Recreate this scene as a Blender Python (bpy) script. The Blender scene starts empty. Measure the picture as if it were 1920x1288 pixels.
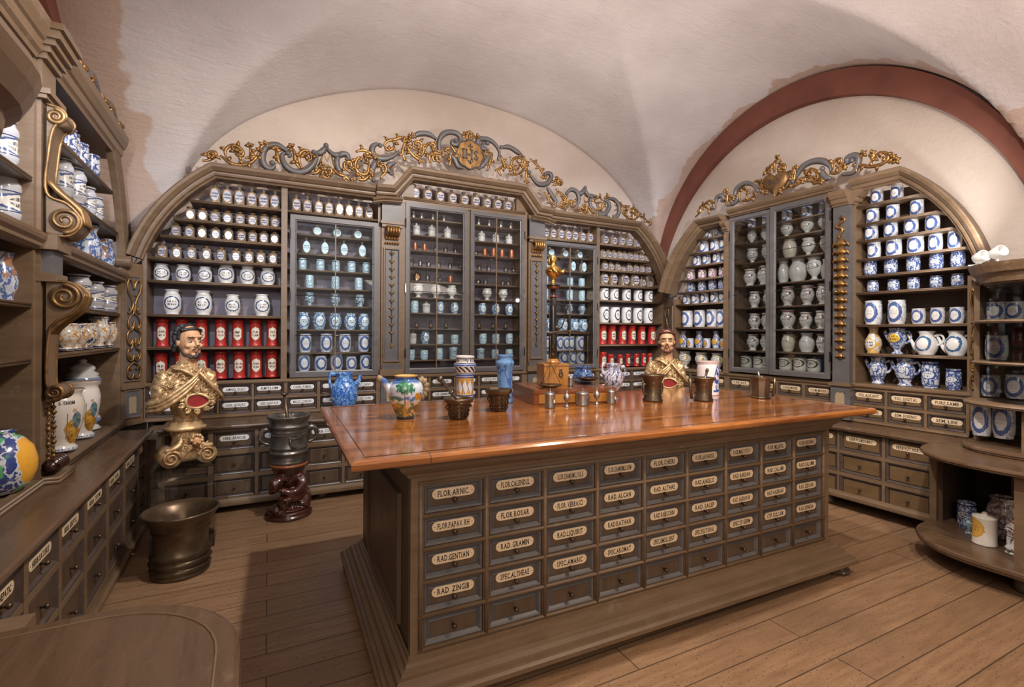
import bpy, math, random
from mathutils import Vector, Matrix
import numpy as np
R = math.radians
sc = bpy.context.scene
col = sc.collection
# ---------- camera, world, light, exposure ----------
YAW, ROLL, FPX, CAMH = R(26.5), R(.28), 918.0, 1.45
cam_d = bpy.data.cameras.new('camera'); cam = bpy.data.objects.new('camera', cam_d); col.objects.link(cam)
cam_d.sensor_width = 36; cam_d.lens = FPX / 1920 * 36; cam_d.shift_y = -17 / 1920; cam_d.clip_start = .02
cam.matrix_world = Matrix.Translation((0, 0, CAMH)) @ Matrix.Rotation(-YAW, 4, 'Z') @ Matrix.Rotation(R(90), 4, 'X') @ Matrix.Rotation(ROLL, 4, 'Z')
sc.camera = cam
sc.view_settings.view_transform = 'Standard'; sc.view_settings.look = 'None'
sc.view_settings.exposure = 0.42; sc.view_settings.gamma = 1; sc.view_settings.use_curve_mapping = False
w = bpy.data.worlds.new('world'); sc.world = w; w.use_nodes = True
w.node_tree.nodes['Background'].inputs[0].default_value = (1.0, .86, .74, 1); w.node_tree.nodes['Background'].inputs[1].default_value = .45

def light(kind, name, loc, target, energy, color=(1, 1, 1), size=.3, spot=None, blend=.6, size_y=None):
    l = bpy.data.lights.new(name, kind); o = bpy.data.objects.new(name, l); col.objects.link(o)
    l.energy = energy; l.color = color
    if kind == 'AREA':
        l.size = size
        if size_y: l.shape = 'RECTANGLE'; l.size_y = size_y
    else: l.shadow_soft_size = size
    if kind == 'SPOT': l.spot_size = R(spot or 70); l.spot_blend = blend
    o.location = loc
    o.rotation_euler = (Vector(target) - Vector(loc)).to_track_quat('-Z', 'Y').to_euler()
    return o
light('SPOT', 'spot_key', (1.35, 1.75, 3.75), (.9, 3.0, .5), 230, (1, .92, .82), .05, 150, .4)
light('SPOT', 'spot_left_bay', (-.62, 1.9, 2.9), (-.25, 5.0, 1.6), 130, (.80, .86, 1), .04, 60, .7)
light('SPOT', 'spot_right_bay', (3.2, 2.6, 3.6), (4.1, 5.0, 1.6), 130, (.90, .93, 1), .04, 80, .7)
light('SPOT', 'spot_middle', (1.9, 2.0, 3.9), (2.0, 5.0, 1.9), 90, (.95, .95, 1), .05, 70, .7)
light('SPOT', 'spot_right_wall', (2.4, 1.0, 3.2), (4.5, 2.7, 1.6), 185, (1, .94, .88), .05, 85, .7)
light('SPOT', 'spot_floor_right', (2.6, .2, 3.4), (3.0, 1.2, 0), 135, (1, .80, .58), .08, 95, .7)
light('SPOT', 'spot_cornice', (4.25, 1.50, 2.10), (4.5, 2.3, 2.5), 22, (1, .97, .93), .03, 120, .5)
light('SPOT', 'spot_vault_left', (-.75, 1.0, 2.3), (-.75, 4.6, 3.3), 55, (.88, .92, 1), .10, 75, .9)
light('SPOT', 'spot_vault_right', (3.7, .8, 2.3), (4.0, 4.9, 3.3), 75, (.97, .97, 1), .10, 60, .9)
light('SPOT', 'spot_lunette', (2.0, 1.2, 2.2), (1.4, 5.2, 3.7), 70, (1, .93, .86), .10, 75, .9)
light('AREA', 'uplight', (2.2, 2.6, 2.4), (2.0, 2.4, 4.2), 30, (1, .92, .86), 2.0)
light('AREA', 'uplight_front', (2.6, .0, 2.4), (2.6, .4, 4.2), 42, (1, .85, .74), 1.6)
light('AREA', 'room_light_behind', (-.9, -1.5, 2.9), (1.6, 3.0, 1.0), 80, (1, .87, .74), 2.2)
light('SPOT', 'spot_left_wall', (1.2, 1.4, 3.3), (-1.0, 3.6, 1.4), 80, (1, .9, .78), .06, 80, .7)

# ---------- helpers ----------
class MB:
    def __init__(s): s.v = []; s.f = []; s.m = []; s.sm = []
    def add(s, vs, fs, mi=0, smooth=False):
        b = len(s.v); s.v += [tuple(p) for p in vs]
        for f in fs: s.f.append([b + i for i in f]); s.m.append(mi); s.sm.append(smooth)
        return s
    def box(s, x0, x1, y0, y1, z0, z1, mi=0):
        return s.add([(x0,y0,z0),(x1,y0,z0),(x1,y1,z0),(x0,y1,z0),(x0,y0,z1),(x1,y0,z1),(x1,y1,z1),(x0,y1,z1)],
              [(0,3,2,1),(4,5,6,7),(0,1,5,4),(1,2,6,5),(2,3,7,6),(3,0,4,7)], mi)
    def rings(s, rs, mi=0, caps=True, smooth=False, closed=True):
        n = len(rs[0]); vs = [p for r in rs for p in r]; fs = []
        for i in range(len(rs) - 1):
            for j in range(n if closed else n - 1):
                k = (j + 1) % n; fs.append((i*n+j, i*n+k, (i+1)*n+k, (i+1)*n+j))
        if caps:
            fs.append(tuple(range(n))[::-1]); fs.append(tuple((len(rs)-1)*n + j for j in range(n)))
        return s.add(vs, fs, mi, smooth)
    def lathe(s, prof, c=(0,0,0), seg=24, mi=0, sx=1, sy=1, poly=None):
        seg = poly or seg
        rs = [[(c[0]+r*sx*math.cos(2*math.pi*(j+.5*(poly is not None))/seg), c[1]+r*sy*math.sin(2*math.pi*(j+.5*(poly is not None))/seg), c[2]+z) for j in range(seg)] for r, z in prof]
        return s.rings(rs, mi, True, poly is None)
    def tube(s, path, rad, seg=8, mi=0, flat=1.0, up=None, caps=True):
        P = [Vector(p) for p in path]; n = len(P); rs = []; N = None
        for i in range(n):
            T = (P[min(i+1,n-1)] - P[max(i-1,0)]).normalized()
            if up is not None: Bn = Vector(up); N = Bn.cross(T).normalized()
            else:
                if N is None: N = T.orthogonal().normalized()
                N = (N - T * N.dot(T)).normalized(); Bn = T.cross(N)
            r = rad[i] if isinstance(rad, (list, tuple)) else rad
            rs.append([P[i] + N*(r*math.cos(2*math.pi*j/seg)) + Bn*(r*flat*math.sin(2*math.pi*j/seg)) for j in range(seg)])
        return s.rings(rs, mi, caps, True)
    def panel(s, x0, x1, z0, z1, loops, mats):
        """nested rectangles facing -y; loops: (inset, y); mats: one per band + centre"""
        L = [[(x0+i,y,z0+i),(x1-i,y,z0+i),(x1-i,y,z1-i),(x0+i,y,z1-i)] for i, y in loops]
        for a in range(len(L)-1):
            s.add(L[a]+L[a+1], [(j,(j+1)%4,4+(j+1)%4,4+j) for j in range(4)], mats[a])
        s.add(L[-1], [(0,1,2,3)], mats[-1]); return s
    def sweep(s, path, prof, B=(0,-1,0), mi=0, closed=False, side=1):
        """profile (a along in-plane normal, b along B) mitred along path"""
        P = [Vector(p) for p in path]; B = Vector(B); n = len(P); rs = []
        for i in range(n):
            a = P[i]-P[i-1] if (closed or i > 0) else P[1]-P[0]
            b = P[(i+1)%n]-P[i] if (closed or i < n-1) else P[-1]-P[-2]
            na = B.cross(a).normalized()*side; nb = B.cross(b).normalized()*side
            m = na+nb; m = m / max(.3, m.length_squared) * 2
            rs.append([P[i] + m*u + B*v for u, v in prof])
        if closed: rs.append(rs[0])
        return s.rings(rs, mi, not closed)
    def xf(s, M):
        s.v = [tuple(M @ Vector(p)) for p in s.v]; return s
def mesh(name, b, mats, fixn=True):
    me = bpy.data.meshes.new(name); me.from_pydata(b.v, [], b.f)
    for m in mats: me.materials.append(m)
    me.polygons.foreach_set('material_index', b.m); me.polygons.foreach_set('use_smooth', b.sm)
    if fixn:
        import bmesh
        q = bmesh.new(); q.from_mesh(me); bmesh.ops.recalc_face_normals(q, faces=q.faces); q.to_mesh(me); q.free()
    me.update(); return me
def link(name, me, parent=None, loc=None, kind=None, label=None):
    o = bpy.data.objects.new(name, me); col.objects.link(o)
    if parent is not None: o.parent = parent
    if loc is not None: o.location = loc
    if kind: o['kind'] = kind
    if label: o['label'] = label
    return o
def ob(name, b, mats, parent=None, loc=None, **k):
    return link(name, mesh(name, b, mats if isinstance(mats, (list, tuple)) else [mats]), parent, loc, **k)
def thing(name, label, cat, loc=(0,0,0), rz=0, group=None):
    o = bpy.data.objects.new(name, None); col.objects.link(o); o.empty_display_size = .05
    o.location = loc; o.rotation_euler = (0,0,rz); tag(o, label, cat, group); return o
def tag(o, label, cat, group=None):
    o['label'] = label; o['category'] = cat
    if group: o['group'] = group
    return o
# wall frames: local x runs right when facing the wall, y into the wall
FRM = {'B': ((0,4.55), 0), 'L': ((-.78,3.2), 91.5), 'R': ((4.31,2.2), 272.0), 'C': ((.541,1.887), -1.0)}
def FM(k): return Matrix.Translation((*FRM[k][0], 0)) @ Matrix.Rotation(R(FRM[k][1]), 4, 'Z')
def W(k, x, y, z=0): return tuple(FM(k) @ Vector((x, y, z)))
def smooth_path(pts, n=6, closed=False):
    P = [Vector(p) for p in pts]; out = []; m = len(P)
    for i in range(m if closed else m-1):
        p0 = P[(i-1)%m] if closed or i else P[0]*2-P[1]; p1 = P[i]; p2 = P[(i+1)%m]
        p3 = P[(i+2)%m] if closed or i < m-2 else P[-1]*2-P[-2]
        for k in range(n):
            t = k/n; out.append(.5*((2*p1)+(p2-p0)*t+(2*p0-5*p1+4*p2-p3)*t*t+(3*p1-p0-3*p2+p3)*t**3))
    if not closed: out.append(P[-1])
    return out

# ---------- materials ----------
class X:
    t = None
    def __init__(s, k): s.k = k
    @staticmethod
    def op(o, *a):
        n = X.t.nodes.new('ShaderNodeMath'); n.operation = o
        for i, q in enumerate(a):
            if isinstance(q, X): X.t.links.new(q.k, n.inputs[i])
            else: n.inputs[i].default_value = q
        return X(n.outputs[0])
    def __add__(s, o): return X.op('ADD', s, o)
    __radd__ = __add__
    def __sub__(s, o): return X.op('SUBTRACT', s, o)
    def __rsub__(s, o): return X.op('SUBTRACT', o, s)
    def __mul__(s, o): return X.op('MULTIPLY', s, o)
    __rmul__ = __mul__
    def __truediv__(s, o): return X.op('DIVIDE', s, o)
    def gt(s, o): return X.op('GREATER_THAN', s, o)
    def lt(s, o): return X.op('LESS_THAN', s, o)
    def step(s, a, b):
        n = X.t.nodes.new('ShaderNodeMapRange'); n.clamp = True
        X.t.links.new(s.k, n.inputs[0]); n.inputs[1].default_value = a; n.inputs[2].default_value = b; return X(n.outputs[0])
def c4(c): return (c[0], c[1], c[2], 1)
def newmat(name):
    m = bpy.data.materials.new(name); m.use_nodes = True; X.t = m.node_tree
    return m, m.node_tree.nodes['Principled BSDF']
def node(t, **k):
    n = X.t.nodes.new(t)
    for a, b in k.items(): setattr(n, a, b)
    return n
def setv(n, i, v):
    if isinstance(v, X): X.t.links.new(v.k, n.inputs[i])
    elif v is not None: n.inputs[i].default_value = v
def mixc(f, a, b):
    n = node('ShaderNodeMix', data_type='RGBA')
    setv(n, 0, f); 
    for i, q in ((6, a), (7, b)):
        if isinstance(q, X): X.t.links.new(q.k, n.inputs[i])
        else: n.inputs[i].default_value = c4(q)
    return X(n.outputs[2])
def coord(kind='Object', scale=(1,1,1)):
    tc = node('ShaderNodeTexCoord'); mp = node('ShaderNodeMapping'); X.t.links.new(tc.outputs[kind], mp.inputs[0])
    mp.inputs[3].default_value = scale; return X(mp.outputs[0])
def noise(v, scale, detail=3, rough=.5, w=None, dist=0):
    n = node('ShaderNodeTexNoise'); n.inputs['Scale'].default_value = scale; n.inputs['Detail'].default_value = detail
    n.inputs['Roughness'].default_value = rough; n.inputs['Distortion'].default_value = dist
    X.t.links.new(v.k, n.inputs['Vector'])
    if w is not None: n.noise_dimensions = '4D'; X.t.links.new(w.k, n.inputs['W'])
    return X(n.outputs[0])
def bump(b, h, strength=.3, dist=.01):
    n = node('ShaderNodeBump'); n.inputs['Strength'].default_value = strength; n.inputs['Distance'].default_value = dist
    X.t.links.new(h.k, n.inputs['Height']); X.t.links.new(n.outputs[0], b.inputs['Normal'])
def fin(b, colr, rough=.5, metal=0, coat=0, spec=None):
    setv(b, 'Base Color', colr if isinstance(colr, X) else c4(colr)); setv(b, 'Roughness', rough); setv(b, 'Metallic', metal)
    b.inputs['Coat Weight'].default_value = coat; b.inputs['Coat Roughness'].default_value = .12
    if spec is not None: b.inputs['Specular IOR Level'].default_value = spec
def wood(name, c1, c2, rough=.45, sc_=(1.2,14,14), bs=.25, coat=0, wear=None):
    m, b = newmat(name); v = coord('Object', sc_); n = noise(v, 2.2, 5, .6, dist=.6); g = noise(coord('Object', tuple(q*5 for q in sc_)), 6, 2)
    f = (n*.75 + g*.25).step(.3, .72); cc = mixc(f, c1, c2)
    if wear:
        wn = noise(coord('Object'), 9, 6, .7); cc = mixc(wn.step(.60, .72), cc, wear)
    fin(b, cc, (n*.3+(rough-.15)), 0, coat); bump(b, n*.6+g*.4, bs, .004); return m
paint = wood('painted_brown_wood', (.122,.075,.041), (.190,.124,.076), .42, (1.5,1.5,9), .2, wear=(.22,.17,.125))
paintd = wood('dark_drawer_wood', (.058,.036,.024), (.105,.068,.043), .38, (9,3,1.2), .15)
paintw = wood('warm_drawer_wood', (.105,.063,.03), (.165,.10,.048), .40, (2,2,9), .15)
greyp = wood('blue_grey_paint', (.080,.073,.075), (.125,.116,.118), .4, (1.5,1.5,6), .15)
inner = wood('dark_back_boards', (.105,.085,.105), (.23,.20,.26), .5, (1.2,1.2,7), .25)
innerb = wood('brown_back_boards', (.045,.028,.02), (.10,.062,.04), .5, (1.2,1.2,7), .25)
worktopm = wood('dark_worktop_wood', (.075,.042,.024), (.135,.08,.046), .30, (1.2,9,9), .12, wear=(.17,.115,.075))
ochre = wood('ochre_inlay', (.30,.22,.13), (.36,.27,.17), .5, (3,3,3), .1)
mould = wood('dark_violet_moulding', (.046,.032,.028), (.078,.057,.050), .34, (2,2,8), .12)
mahog = wood('dark_mahogany', (.022,.006,.005), (.075,.02,.014), .25, (4,4,4), .2, coat=.5)
boxw = wood('red_brown_box_wood', (.16,.05,.02), (.27,.09,.03), .25, (2,9,9), .08, coat=.4)
boxo = wood('honey_box_wood', (.36,.15,.03), (.50,.23,.055), .25, (9,9,1.5), .08, coat=.4)
def tabletop():
    m, b = newmat('polished_orange_tabletop'); v = coord('Object', (.55,5,5)); n = noise(v, 2.0, 6, .62, dist=1.2); g = noise(coord('Object',(2,40,40)), 4, 3)
    br = node('ShaderNodeTexBrick'); X.t.links.new(coord('Object').k, br.inputs[0])
    br.offset = 0; br.inputs['Scale'].default_value = 1; br.inputs['Brick Width'].default_value = 50; br.inputs['Row Height'].default_value = .27; br.inputs['Mortar Size'].default_value = .0015
    br.inputs['Color1'].default_value = (.25,.25,.25,1); br.inputs['Color2'].default_value = (.7,.7,.7,1)
    f = n.step(.34, .66); cc = mixc(f, (.16,.045,.011), (.47,.17,.036)); cc = mixc(g.step(.5,.75)*.5, cc, (.12,.035,.01))
    kn = noise(coord('Object',(1.2,3,1)), 2.6, 2); cc = mixc(kn.step(.66,.76)*.7, cc, (.06,.02,.01))
    cc = mixc(X(br.outputs['Fac']), cc, (.05,.02,.01))
    fin(b, cc, n*.12+.17, 0, .8); b.inputs['Coat Roughness'].default_value = .09; bump(b, n, .12, .003); return m
tablem = tabletop()
def floorm():
    m, b = newmat('worn_floor_planks'); co = coord('Object')
    br = node('ShaderNodeTexBrick'); X.t.links.new(co.k, br.inputs[0]); br.offset = .37; br.offset_frequency = 2
    for k, q in (('Scale',1),('Brick Width',2.3),('Row Height',.165),('Mortar Size',.0035),('Mortar Smooth',.2)): br.inputs[k].default_value = q
    br.inputs['Color1'].default_value = (0,0,0,1); br.inputs['Color2'].default_value = (1,1,1,1)
    g = noise(coord('Object',(1.5,16,1)), 2.5, 5, .65); gl = noise(co, .9, 3); sp = noise(coord('Object',(22,34,1)), 3.2, 2, .5)
    cc = mixc(g.step(.3,.7), (.20,.112,.062), (.36,.22,.125)); cc = mixc(X(br.outputs['Color'])*.55, cc, (.20,.115,.062))
    cc = mixc(gl.step(.45,.68)*.55, cc, (.15,.088,.052)); cc = mixc(sp.step(.62,.68)*.8, cc, (.07,.04,.025)); cc = mixc(X(br.outputs['Fac'])*.85, cc, (.055,.03,.02))
    fin(b, cc, g*.3+.24, 0); bump(b, g*.5-X(br.outputs['Fac'])*1.0, .35, .004); return m
def plaster(name, base, alt, pink=None, sc_=1.0):
    m, b = newmat(name); co = coord('Object'); n = noise(co, 1.1*sc_, 4, .6); st = noise(coord('Object',(2,7,12)), 2.2, 5, .68, dist=.8); f2 = noise(co, 30, 3, .6)
    cc = mixc(n.step(.35,.65), base, alt)
    if pink:
        sx = node('ShaderNodeSeparateXYZ'); X.t.links.new(co.k, sx.inputs[0]); x = X(sx.outputs[0]); jag = noise(coord('Object',(1.5,2.5,2.5)), 1.6, 3, .5)*.9
        zz = X(sx.outputs[2]); msk = X.op('MAXIMUM', (x+jag*.6-zz*.25).step(4.06,4.09), (-1.0*x+jag*.5-zz*.1).step(.82,.85)); cc = mixc(msk, cc, pink)
    fin(b, cc, .85, 0, 0, .2); bump(b, st*.55+f2*.3+n*.8, .7, .018); return m
def simple(name, c, rough=.5, metal=0, c2=None, ns=20, bs=0, coat=0, bd=.004):
    m, b = newmat(name); n = noise(coord('Object'), ns, 4, .6)
    fin(b, mixc(n.step(.35,.68), c, c2 or tuple(q*.7 for q in c)), rough, metal, coat)
    if bs: bump(b, n, bs, bd)
    return m
gold = simple('worn_gilding', (.38,.205,.07), .38, .7, (.15,.078,.028), 16, .5)
goldp = simple('pale_worn_gilding', (.72,.50,.27), .42, .5, (.34,.20,.09), 26, .9)
goldd = simple('dull_gilding', (.30,.17,.065), .42, .6, (.12,.065,.03), 16, .6)
goldb = simple('bright_gilding', (.85,.56,.18), .25, 1, (.6,.35,.09), 20, .3)
bronze = simple('dark_bronze', (.17,.12,.075), .34, .75, (.075,.05,.034), 7, .3)
iron = simple('grey_cast_metal', (.22,.20,.18), .34, .75, (.09,.08,.07), 12, .5)
pewter = simple('pewter', (.42,.40,.39), .33, .85, (.25,.24,.23), 20, .2)
black = simple('black_lacquer', (.012,.012,.014), .12, 0, (.02,.018,.02), 6, 0, .6)
redtin = simple('red_painted_tin', (.50,.035,.025), .32, 0, (.33,.02,.018), 9, .1)
copper = simple('copper_tin', (.55,.20,.10), .35, .6, (.3,.1,.05), 12)
cream = simple('cream_label', (.72,.56,.38), .5, 0, (.62,.47,.31), 8)
whitel = simple('white_label', (.80,.79,.78), .4, 0, (.6,.6,.6), 12)
ink = simple('black_ink', (.012,.01,.01), .5)
whitep = simple('white_plastic', (.85,.85,.84), .3, 0, (.8,.8,.8))
redin = simple('red_lining', (.30,.012,.012), .6)
knobm = simple('dark_brass_knob', (.14,.095,.06), .35, .7, (.06,.04,.03), 20)
redband = simple('red_brown_band', (.20,.068,.045), .85, 0, (.15,.05,.034), 4, .3)
skin = simple('painted_flesh', (.62,.36,.20), .38, 0, (.55,.29,.15), 9)
hair = simple('dark_painted_hair', (.035,.03,.035), .45, 0, (.015,.012,.014), 30, .6)
hairr = simple('reddish_painted_hair', (.10,.03,.03), .45, 0, (.05,.015,.014), 30, .6)
eyew = simple('eye_white', (.7,.65,.55), .25)
lipm = simple('painted_lips', (.45,.17,.11), .4)
def glassm(name, tint, gl=.12, rough=.02):
    m = bpy.data.materials.new(name); m.use_nodes = True; X.t = m.node_tree; X.t.nodes.clear()
    o = node('ShaderNodeOutputMaterial'); tr = node('ShaderNodeBsdfTransparent'); g = node('ShaderNodeBsdfGlossy'); mx = node('ShaderNodeMixShader'); fr = node('ShaderNodeFresnel')
    tr.inputs[0].default_value = c4(tint); g.inputs['Roughness'].default_value = rough; fr.inputs[0].default_value = 1.45
    f = X(fr.outputs[0])*.8 + (gl-.05); X.t.links.new(f.k, mx.inputs[0]); X.t.links.new(tr.outputs[0], mx.inputs[1]); X.t.links.new(g.outputs[0], mx.inputs[2]); X.t.links.new(mx.outputs[0], o.inputs[0]); return m
def solidglass(name, c, mixf=.45):
    m = glassm(name, c, .14, .08); X.t = m.node_tree; o = [n for n in X.t.nodes if n.type == 'OUTPUT_MATERIAL'][0]; src = o.inputs[0].links[0].from_socket
    d = node('ShaderNodeBsdfDiffuse'); d.inputs[0].default_value = c4(c); mx = node('ShaderNodeMixShader'); mx.inputs[0].default_value = mixf
    X.t.links.new(src, mx.inputs[1]); X.t.links.new(d.outputs[0], mx.inputs[2]); X.t.links.new(mx.outputs[0], o.inputs[0]); return m
pane = glassm('window_glass', (.97,.985,.99), .05); bglass = solidglass('bottle_glass', (.42,.34,.27), .5); acryl = glassm('clear_acrylic', (.93,.94,.96), .11); amberg = glassm('amber_glass', (.55,.25,.08), .1)
def dec(name, base, ring, out=0.0, ctr=.48, rad=(.36,.30), label=None, text=(.02,.02,.03), bands=(), rw=.22, osc=4.2, accent=None, acc=.0, rough=.18, flower=None, tz=(.40,.52)):
    """glazed pot: oval label with lettering squiggles on the front, wreath, painted ground, bands"""
    m, b = newmat(name); co = coord('Object'); sx = node('ShaderNodeSeparateXYZ'); X.t.links.new(co.k, sx.inputs[0])
    x, y, z = (X(sx.outputs[i]) for i in range(3)); oi = node('ShaderNodeObjectInfo'); rnd = X(oi.outputs['Random'])*37.0
    n1 = noise(co, osc, 3, .6, w=rnd); n2 = noise(co, osc*2.4, 2, .5, w=rnd); nb = noise(co, 2, 2, .5, w=rnd)
    cc = mixc(nb.step(.3,.7), base, tuple(q*.88 for q in base))
    r = X.op('SQRT', (x/rad[0])*(x/rad[0]) + ((z-ctr)/rad[1])*((z-ctr)/rad[1])); fr = y.lt(0)
    if out: cc = mixc((.045+out*.05 - X.op('ABSOLUTE', n1-.5)).step(0,.02), cc, ring); cc = mixc(n1.step(.70-out*.10, .73-out*.10), cc, tuple(q*1.3 for q in ring)); cc = mixc((.05-X.op('ABSOLUTE', n2-.5)).step(0,.03)*.5*max(0,min(1,out*2)), cc, ring)
    if accent: cc = mixc(noise(co, osc*.8, 2, .5, w=rnd+5.0).step(.60-acc*.2,.64-acc*.2), cc, accent)
    if flower: cc = mixc(noise(co, osc*.9, 2, .5, w=rnd+9.0).step(.60,.63), cc, flower)
    if rad[0] > 0:
        rr = r + (n2-.5)*.35
        cc = mixc(rr.lt(1+rw)*fr*(n1+.25).step(.5,.6), cc, ring)
        ins = rr.lt(1.0)*fr; cc = mixc(ins, cc, label or base)
        tn = noise(coord('Object',(16,1,4)), 1.6, 2, .8, w=rnd); l1 = X.op('ABSOLUTE', z-(ctr+.055)).lt(.035); l2 = X.op('ABSOLUTE', z-(ctr-.055)).lt(.035)
        cc = mixc(ins*r.lt(.74)*(l1+l2)*tn.step(.47,.53)*.9, cc, text)
    for z0, h, c in bands: cc = mixc(X.op('ABSOLUTE', z-z0).lt(h), cc, c)
    fin(b, cc, rough, 0, .3); bump(b, nb, .08, .002); return m
Wh = (.72,.71,.70); Bl = (.045,.085,.24); DB = (.02,.035,.12); PB = (.50,.66,.74)
JM = {
 'apoth': dec('white_wreath_glaze', (.74,.73,.72), (.04,.07,.17), 0, .46, (.34,.22), bands=((.80,.006,(.35,.30,.1)),)),
 'aboth': dec('pale_blue_wreath_glaze', (.58,.70,.77), (.05,.14,.33), .12, .50, (.30,.30), (.66,.75,.80)),
 'mugb': dec('pale_blue_glaze', PB, (.10,.22,.36), 0, .5, (.36,.30), rw=.12),
 'mugw': dec('blue_wreath_mug_glaze', (.72,.72,.74), (.07,.12,.32), -.5, .50, (.26,.27), (.74,.73,.72), text=(.45,.47,.52), rw=.55),
 'mugd': dec('dark_blue_scene_glaze', (.60,.63,.70), (.045,.08,.24), .35, .5, (.33,.13), (.62,.66,.72), bands=((.9,.03,DB),(.08,.02,Bl))),
 'mugr': dec('purple_ring_glaze', (.70,.62,.62), (.16,.035,.12), .1, .5, (.26,.30), (.72,.66,.64)),
 'mugo': dec('orange_medallion_glaze', (.60,.60,.68), (.06,.10,.28), .0, .45, (.28,.28), (.62,.33,.05), text=(.2,.08,.02)),
 'mugc': dec('dark_crescent_glaze', (.76,.76,.77), (.035,.04,.06), 0, .5, (.24,.26), rw=.35),
 'urn': dec('white_urn_glaze', (.66,.66,.63), (.10,.09,.12), -.8, .6, (.34,.10), bands=((.85,.012,(.12,.12,.16)),)),
 'urnb': dec('pale_blue_urn_glaze', (.52,.64,.70), (.04,.08,.14), .15, .55, (.36,.09), (.30,.40,.48)),
 'urnf': dec('flower_band_urn_glaze', (.70,.69,.68), (.16,.03,.05), -.6, .62, (.34,.11), flower=(.10,.13,.07), bands=((.9,.02,(.3,.08,.05)),)),
 'urn2': dec('yellow_leaf_urn_glaze', (.64,.65,.64), (.45,.30,.05), -.6, .62, (.38,.16), bands=((.42,.008,DB),(.88,.012,DB))),
 'urno': dec('orange_flower_bowl_glaze', (.62,.59,.54), (.45,.20,.03), -.2, .6, (.30,.10), flower=(.04,.07,.16), bands=((.94,.012,DB),(.05,.02,DB))),
 'potl': dec('letter_scroll_pot_glaze', (.70,.71,.66), (.07,.05,.02), 0, .52, (.34,.22), rw=.25),
 'potb': dec('cream_sprig_pot_glaze', (.66,.60,.50), (.06,.09,.22), -.7, .5, (0,1)),
 'vase': dec('orange_medallion_vase_glaze', (.56,.58,.68), (.06,.10,.28), .1, .38, (.34,.16), (.70,.38,.05), text=(.2,.08,.02)),
 'vasew': dec('pink_sprig_vase_glaze', (.70,.70,.70), (.25,.06,.12), -.7, .5, (0,1)),
 'vaseb': dec('blue_leaf_vase_glaze', (.52,.56,.64), (.06,.11,.28), .3, .5, (0,1), accent=(.30,.14,.08), acc=.1),
 'vasey': dec('yellow_band_vase_glaze', (.66,.67,.72), (.62,.36,.05), .2, .36, (.30,.16), (.7,.7,.72)),
 'spouty': dec('yellow_panel_spout_glaze', (.50,.56,.70), (.05,.09,.28), .1, .62, (.32,.17), (.66,.42,.06)),
 'pitcher': dec('white_pitcher_glaze', (.74,.74,.74), (.06,.14,.30), 0, .48, (.26,.24), rw=.35, text=(.74,.74,.74)),
 'spoutb': dec('dense_blue_jug_glaze', (.58,.60,.68), (.05,.09,.26), .2, .6, (.17,.13), bands=((.27,.015,DB),)),
 'maio': dec('lettered_maiolica_glaze', (.48,.49,.53), (.06,.09,.22), .0, .48, (.46,.14), (.66,.64,.60), bands=((.93,.02,DB),(.06,.02,DB),(.66,.01,DB),(.3,.01,DB))),
 'saint': dec('saint_figure_glaze', (.66,.61,.56), (.42,.20,.03), 0, .36, (0,1), bands=((.93,.006,(.25,.22,.2)),(.075,.022,(.30,.34,.45)))),
 'urnx': dec('blue_feather_rim_glaze', (.66,.65,.66), (.10,.16,.34), 0, .5, (.3,.10), rw=.1, bands=((.70,.04,(.2,.26,.42)),(.14,.04,(.22,.28,.42)))),
 'cartoy': dec('yellow_cartouche_pot_glaze', (.68,.62,.55), (.55,.30,.04), 0, .5, (.34,.26), (.62,.36,.08), text=(.45,.22,.05), rw=.15),
 'figure': dec('dark_figure_jar_glaze', (.55,.50,.46), (.14,.09,.10), .25, .5, (0,1)),
 'bigpot': dec('yellow_green_blue_maiolica_glaze', (.035,.06,.24), (.55,.57,.60), -.1, .5, (.30,.36), (.72,.36,.04), text=(.66,.32,.04), osc=4, accent=(.10,.38,.16), acc=.3, rw=.06),
 'blue': dec('streaked_blue_glaze', (.16,.34,.66), (.05,.13,.42), -.2, .5, (0,1), osc=2.5, rough=.1),
 'bluejug': dec('blue_sponged_glaze', (.15,.33,.66), (.03,.10,.36), .2, .5, (0,1), osc=7, rough=.1, flower=(.40,.55,.75)),
 'bluejar': dec('light_blue_scroll_glaze', (.22,.42,.68), (.03,.06,.24), .6, .5, (0,1), osc=9, bands=((.15,.10,(.30,.50,.72)),)),
 'ewer': dec('white_blue_vine_glaze', (.62,.60,.68), (.05,.08,.24), -.1, .5, (0,1), osc=5),
 'bwjar': dec('white_blue_crest_glaze', (.72,.64,.66), (.03,.09,.34), 0, .45, (0,1)),
}
# ---------- setting ----------
vaultm = plaster('white_vault_plaster', (.64,.585,.58), (.54,.485,.48), (.50,.375,.315))
wallm = plaster('cream_wall_plaster', (.62,.53,.47), (.54,.45,.39))
ob('floor', MB().box(-2.2, 5.6, -3.2, 5.6, -.06, 0), floorm(), kind='structure')
def wallobj(name, k, x0, x1, y):
    ob(name, MB().box(x0, x1, y, y+.08, 0, 4.7).xf(FM(k)), wallm, kind='structure')
wallobj('wall_back', 'B', -1.6, 5.4, .66); wallobj('wall_left', 'L', -6.2, 2.2, .57); wallobj('wall_right', 'R', -3.2, 5.2, .66)
def hz(x, y):
    yy = y if y > 1.34 else 2.68-y
    while yy > 5.17: yy = 10.34-yy
    dx = (x-2.0)/2.75; dy = (yy-3.25)/1.93
    dome = .26
    A = 2.37+1.73*math.sqrt(1-dx*dx) + dome*max(0, 1-dy*dy) if abs(dx) < 1 else 2.2
    Bv = 1.96+2.1*math.sqrt(1-dy*dy) + dome*max(0, 1-((x-2)/3.0)**2) if abs(dy) < 1 else 2.2
    return max(A, Bv)
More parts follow.
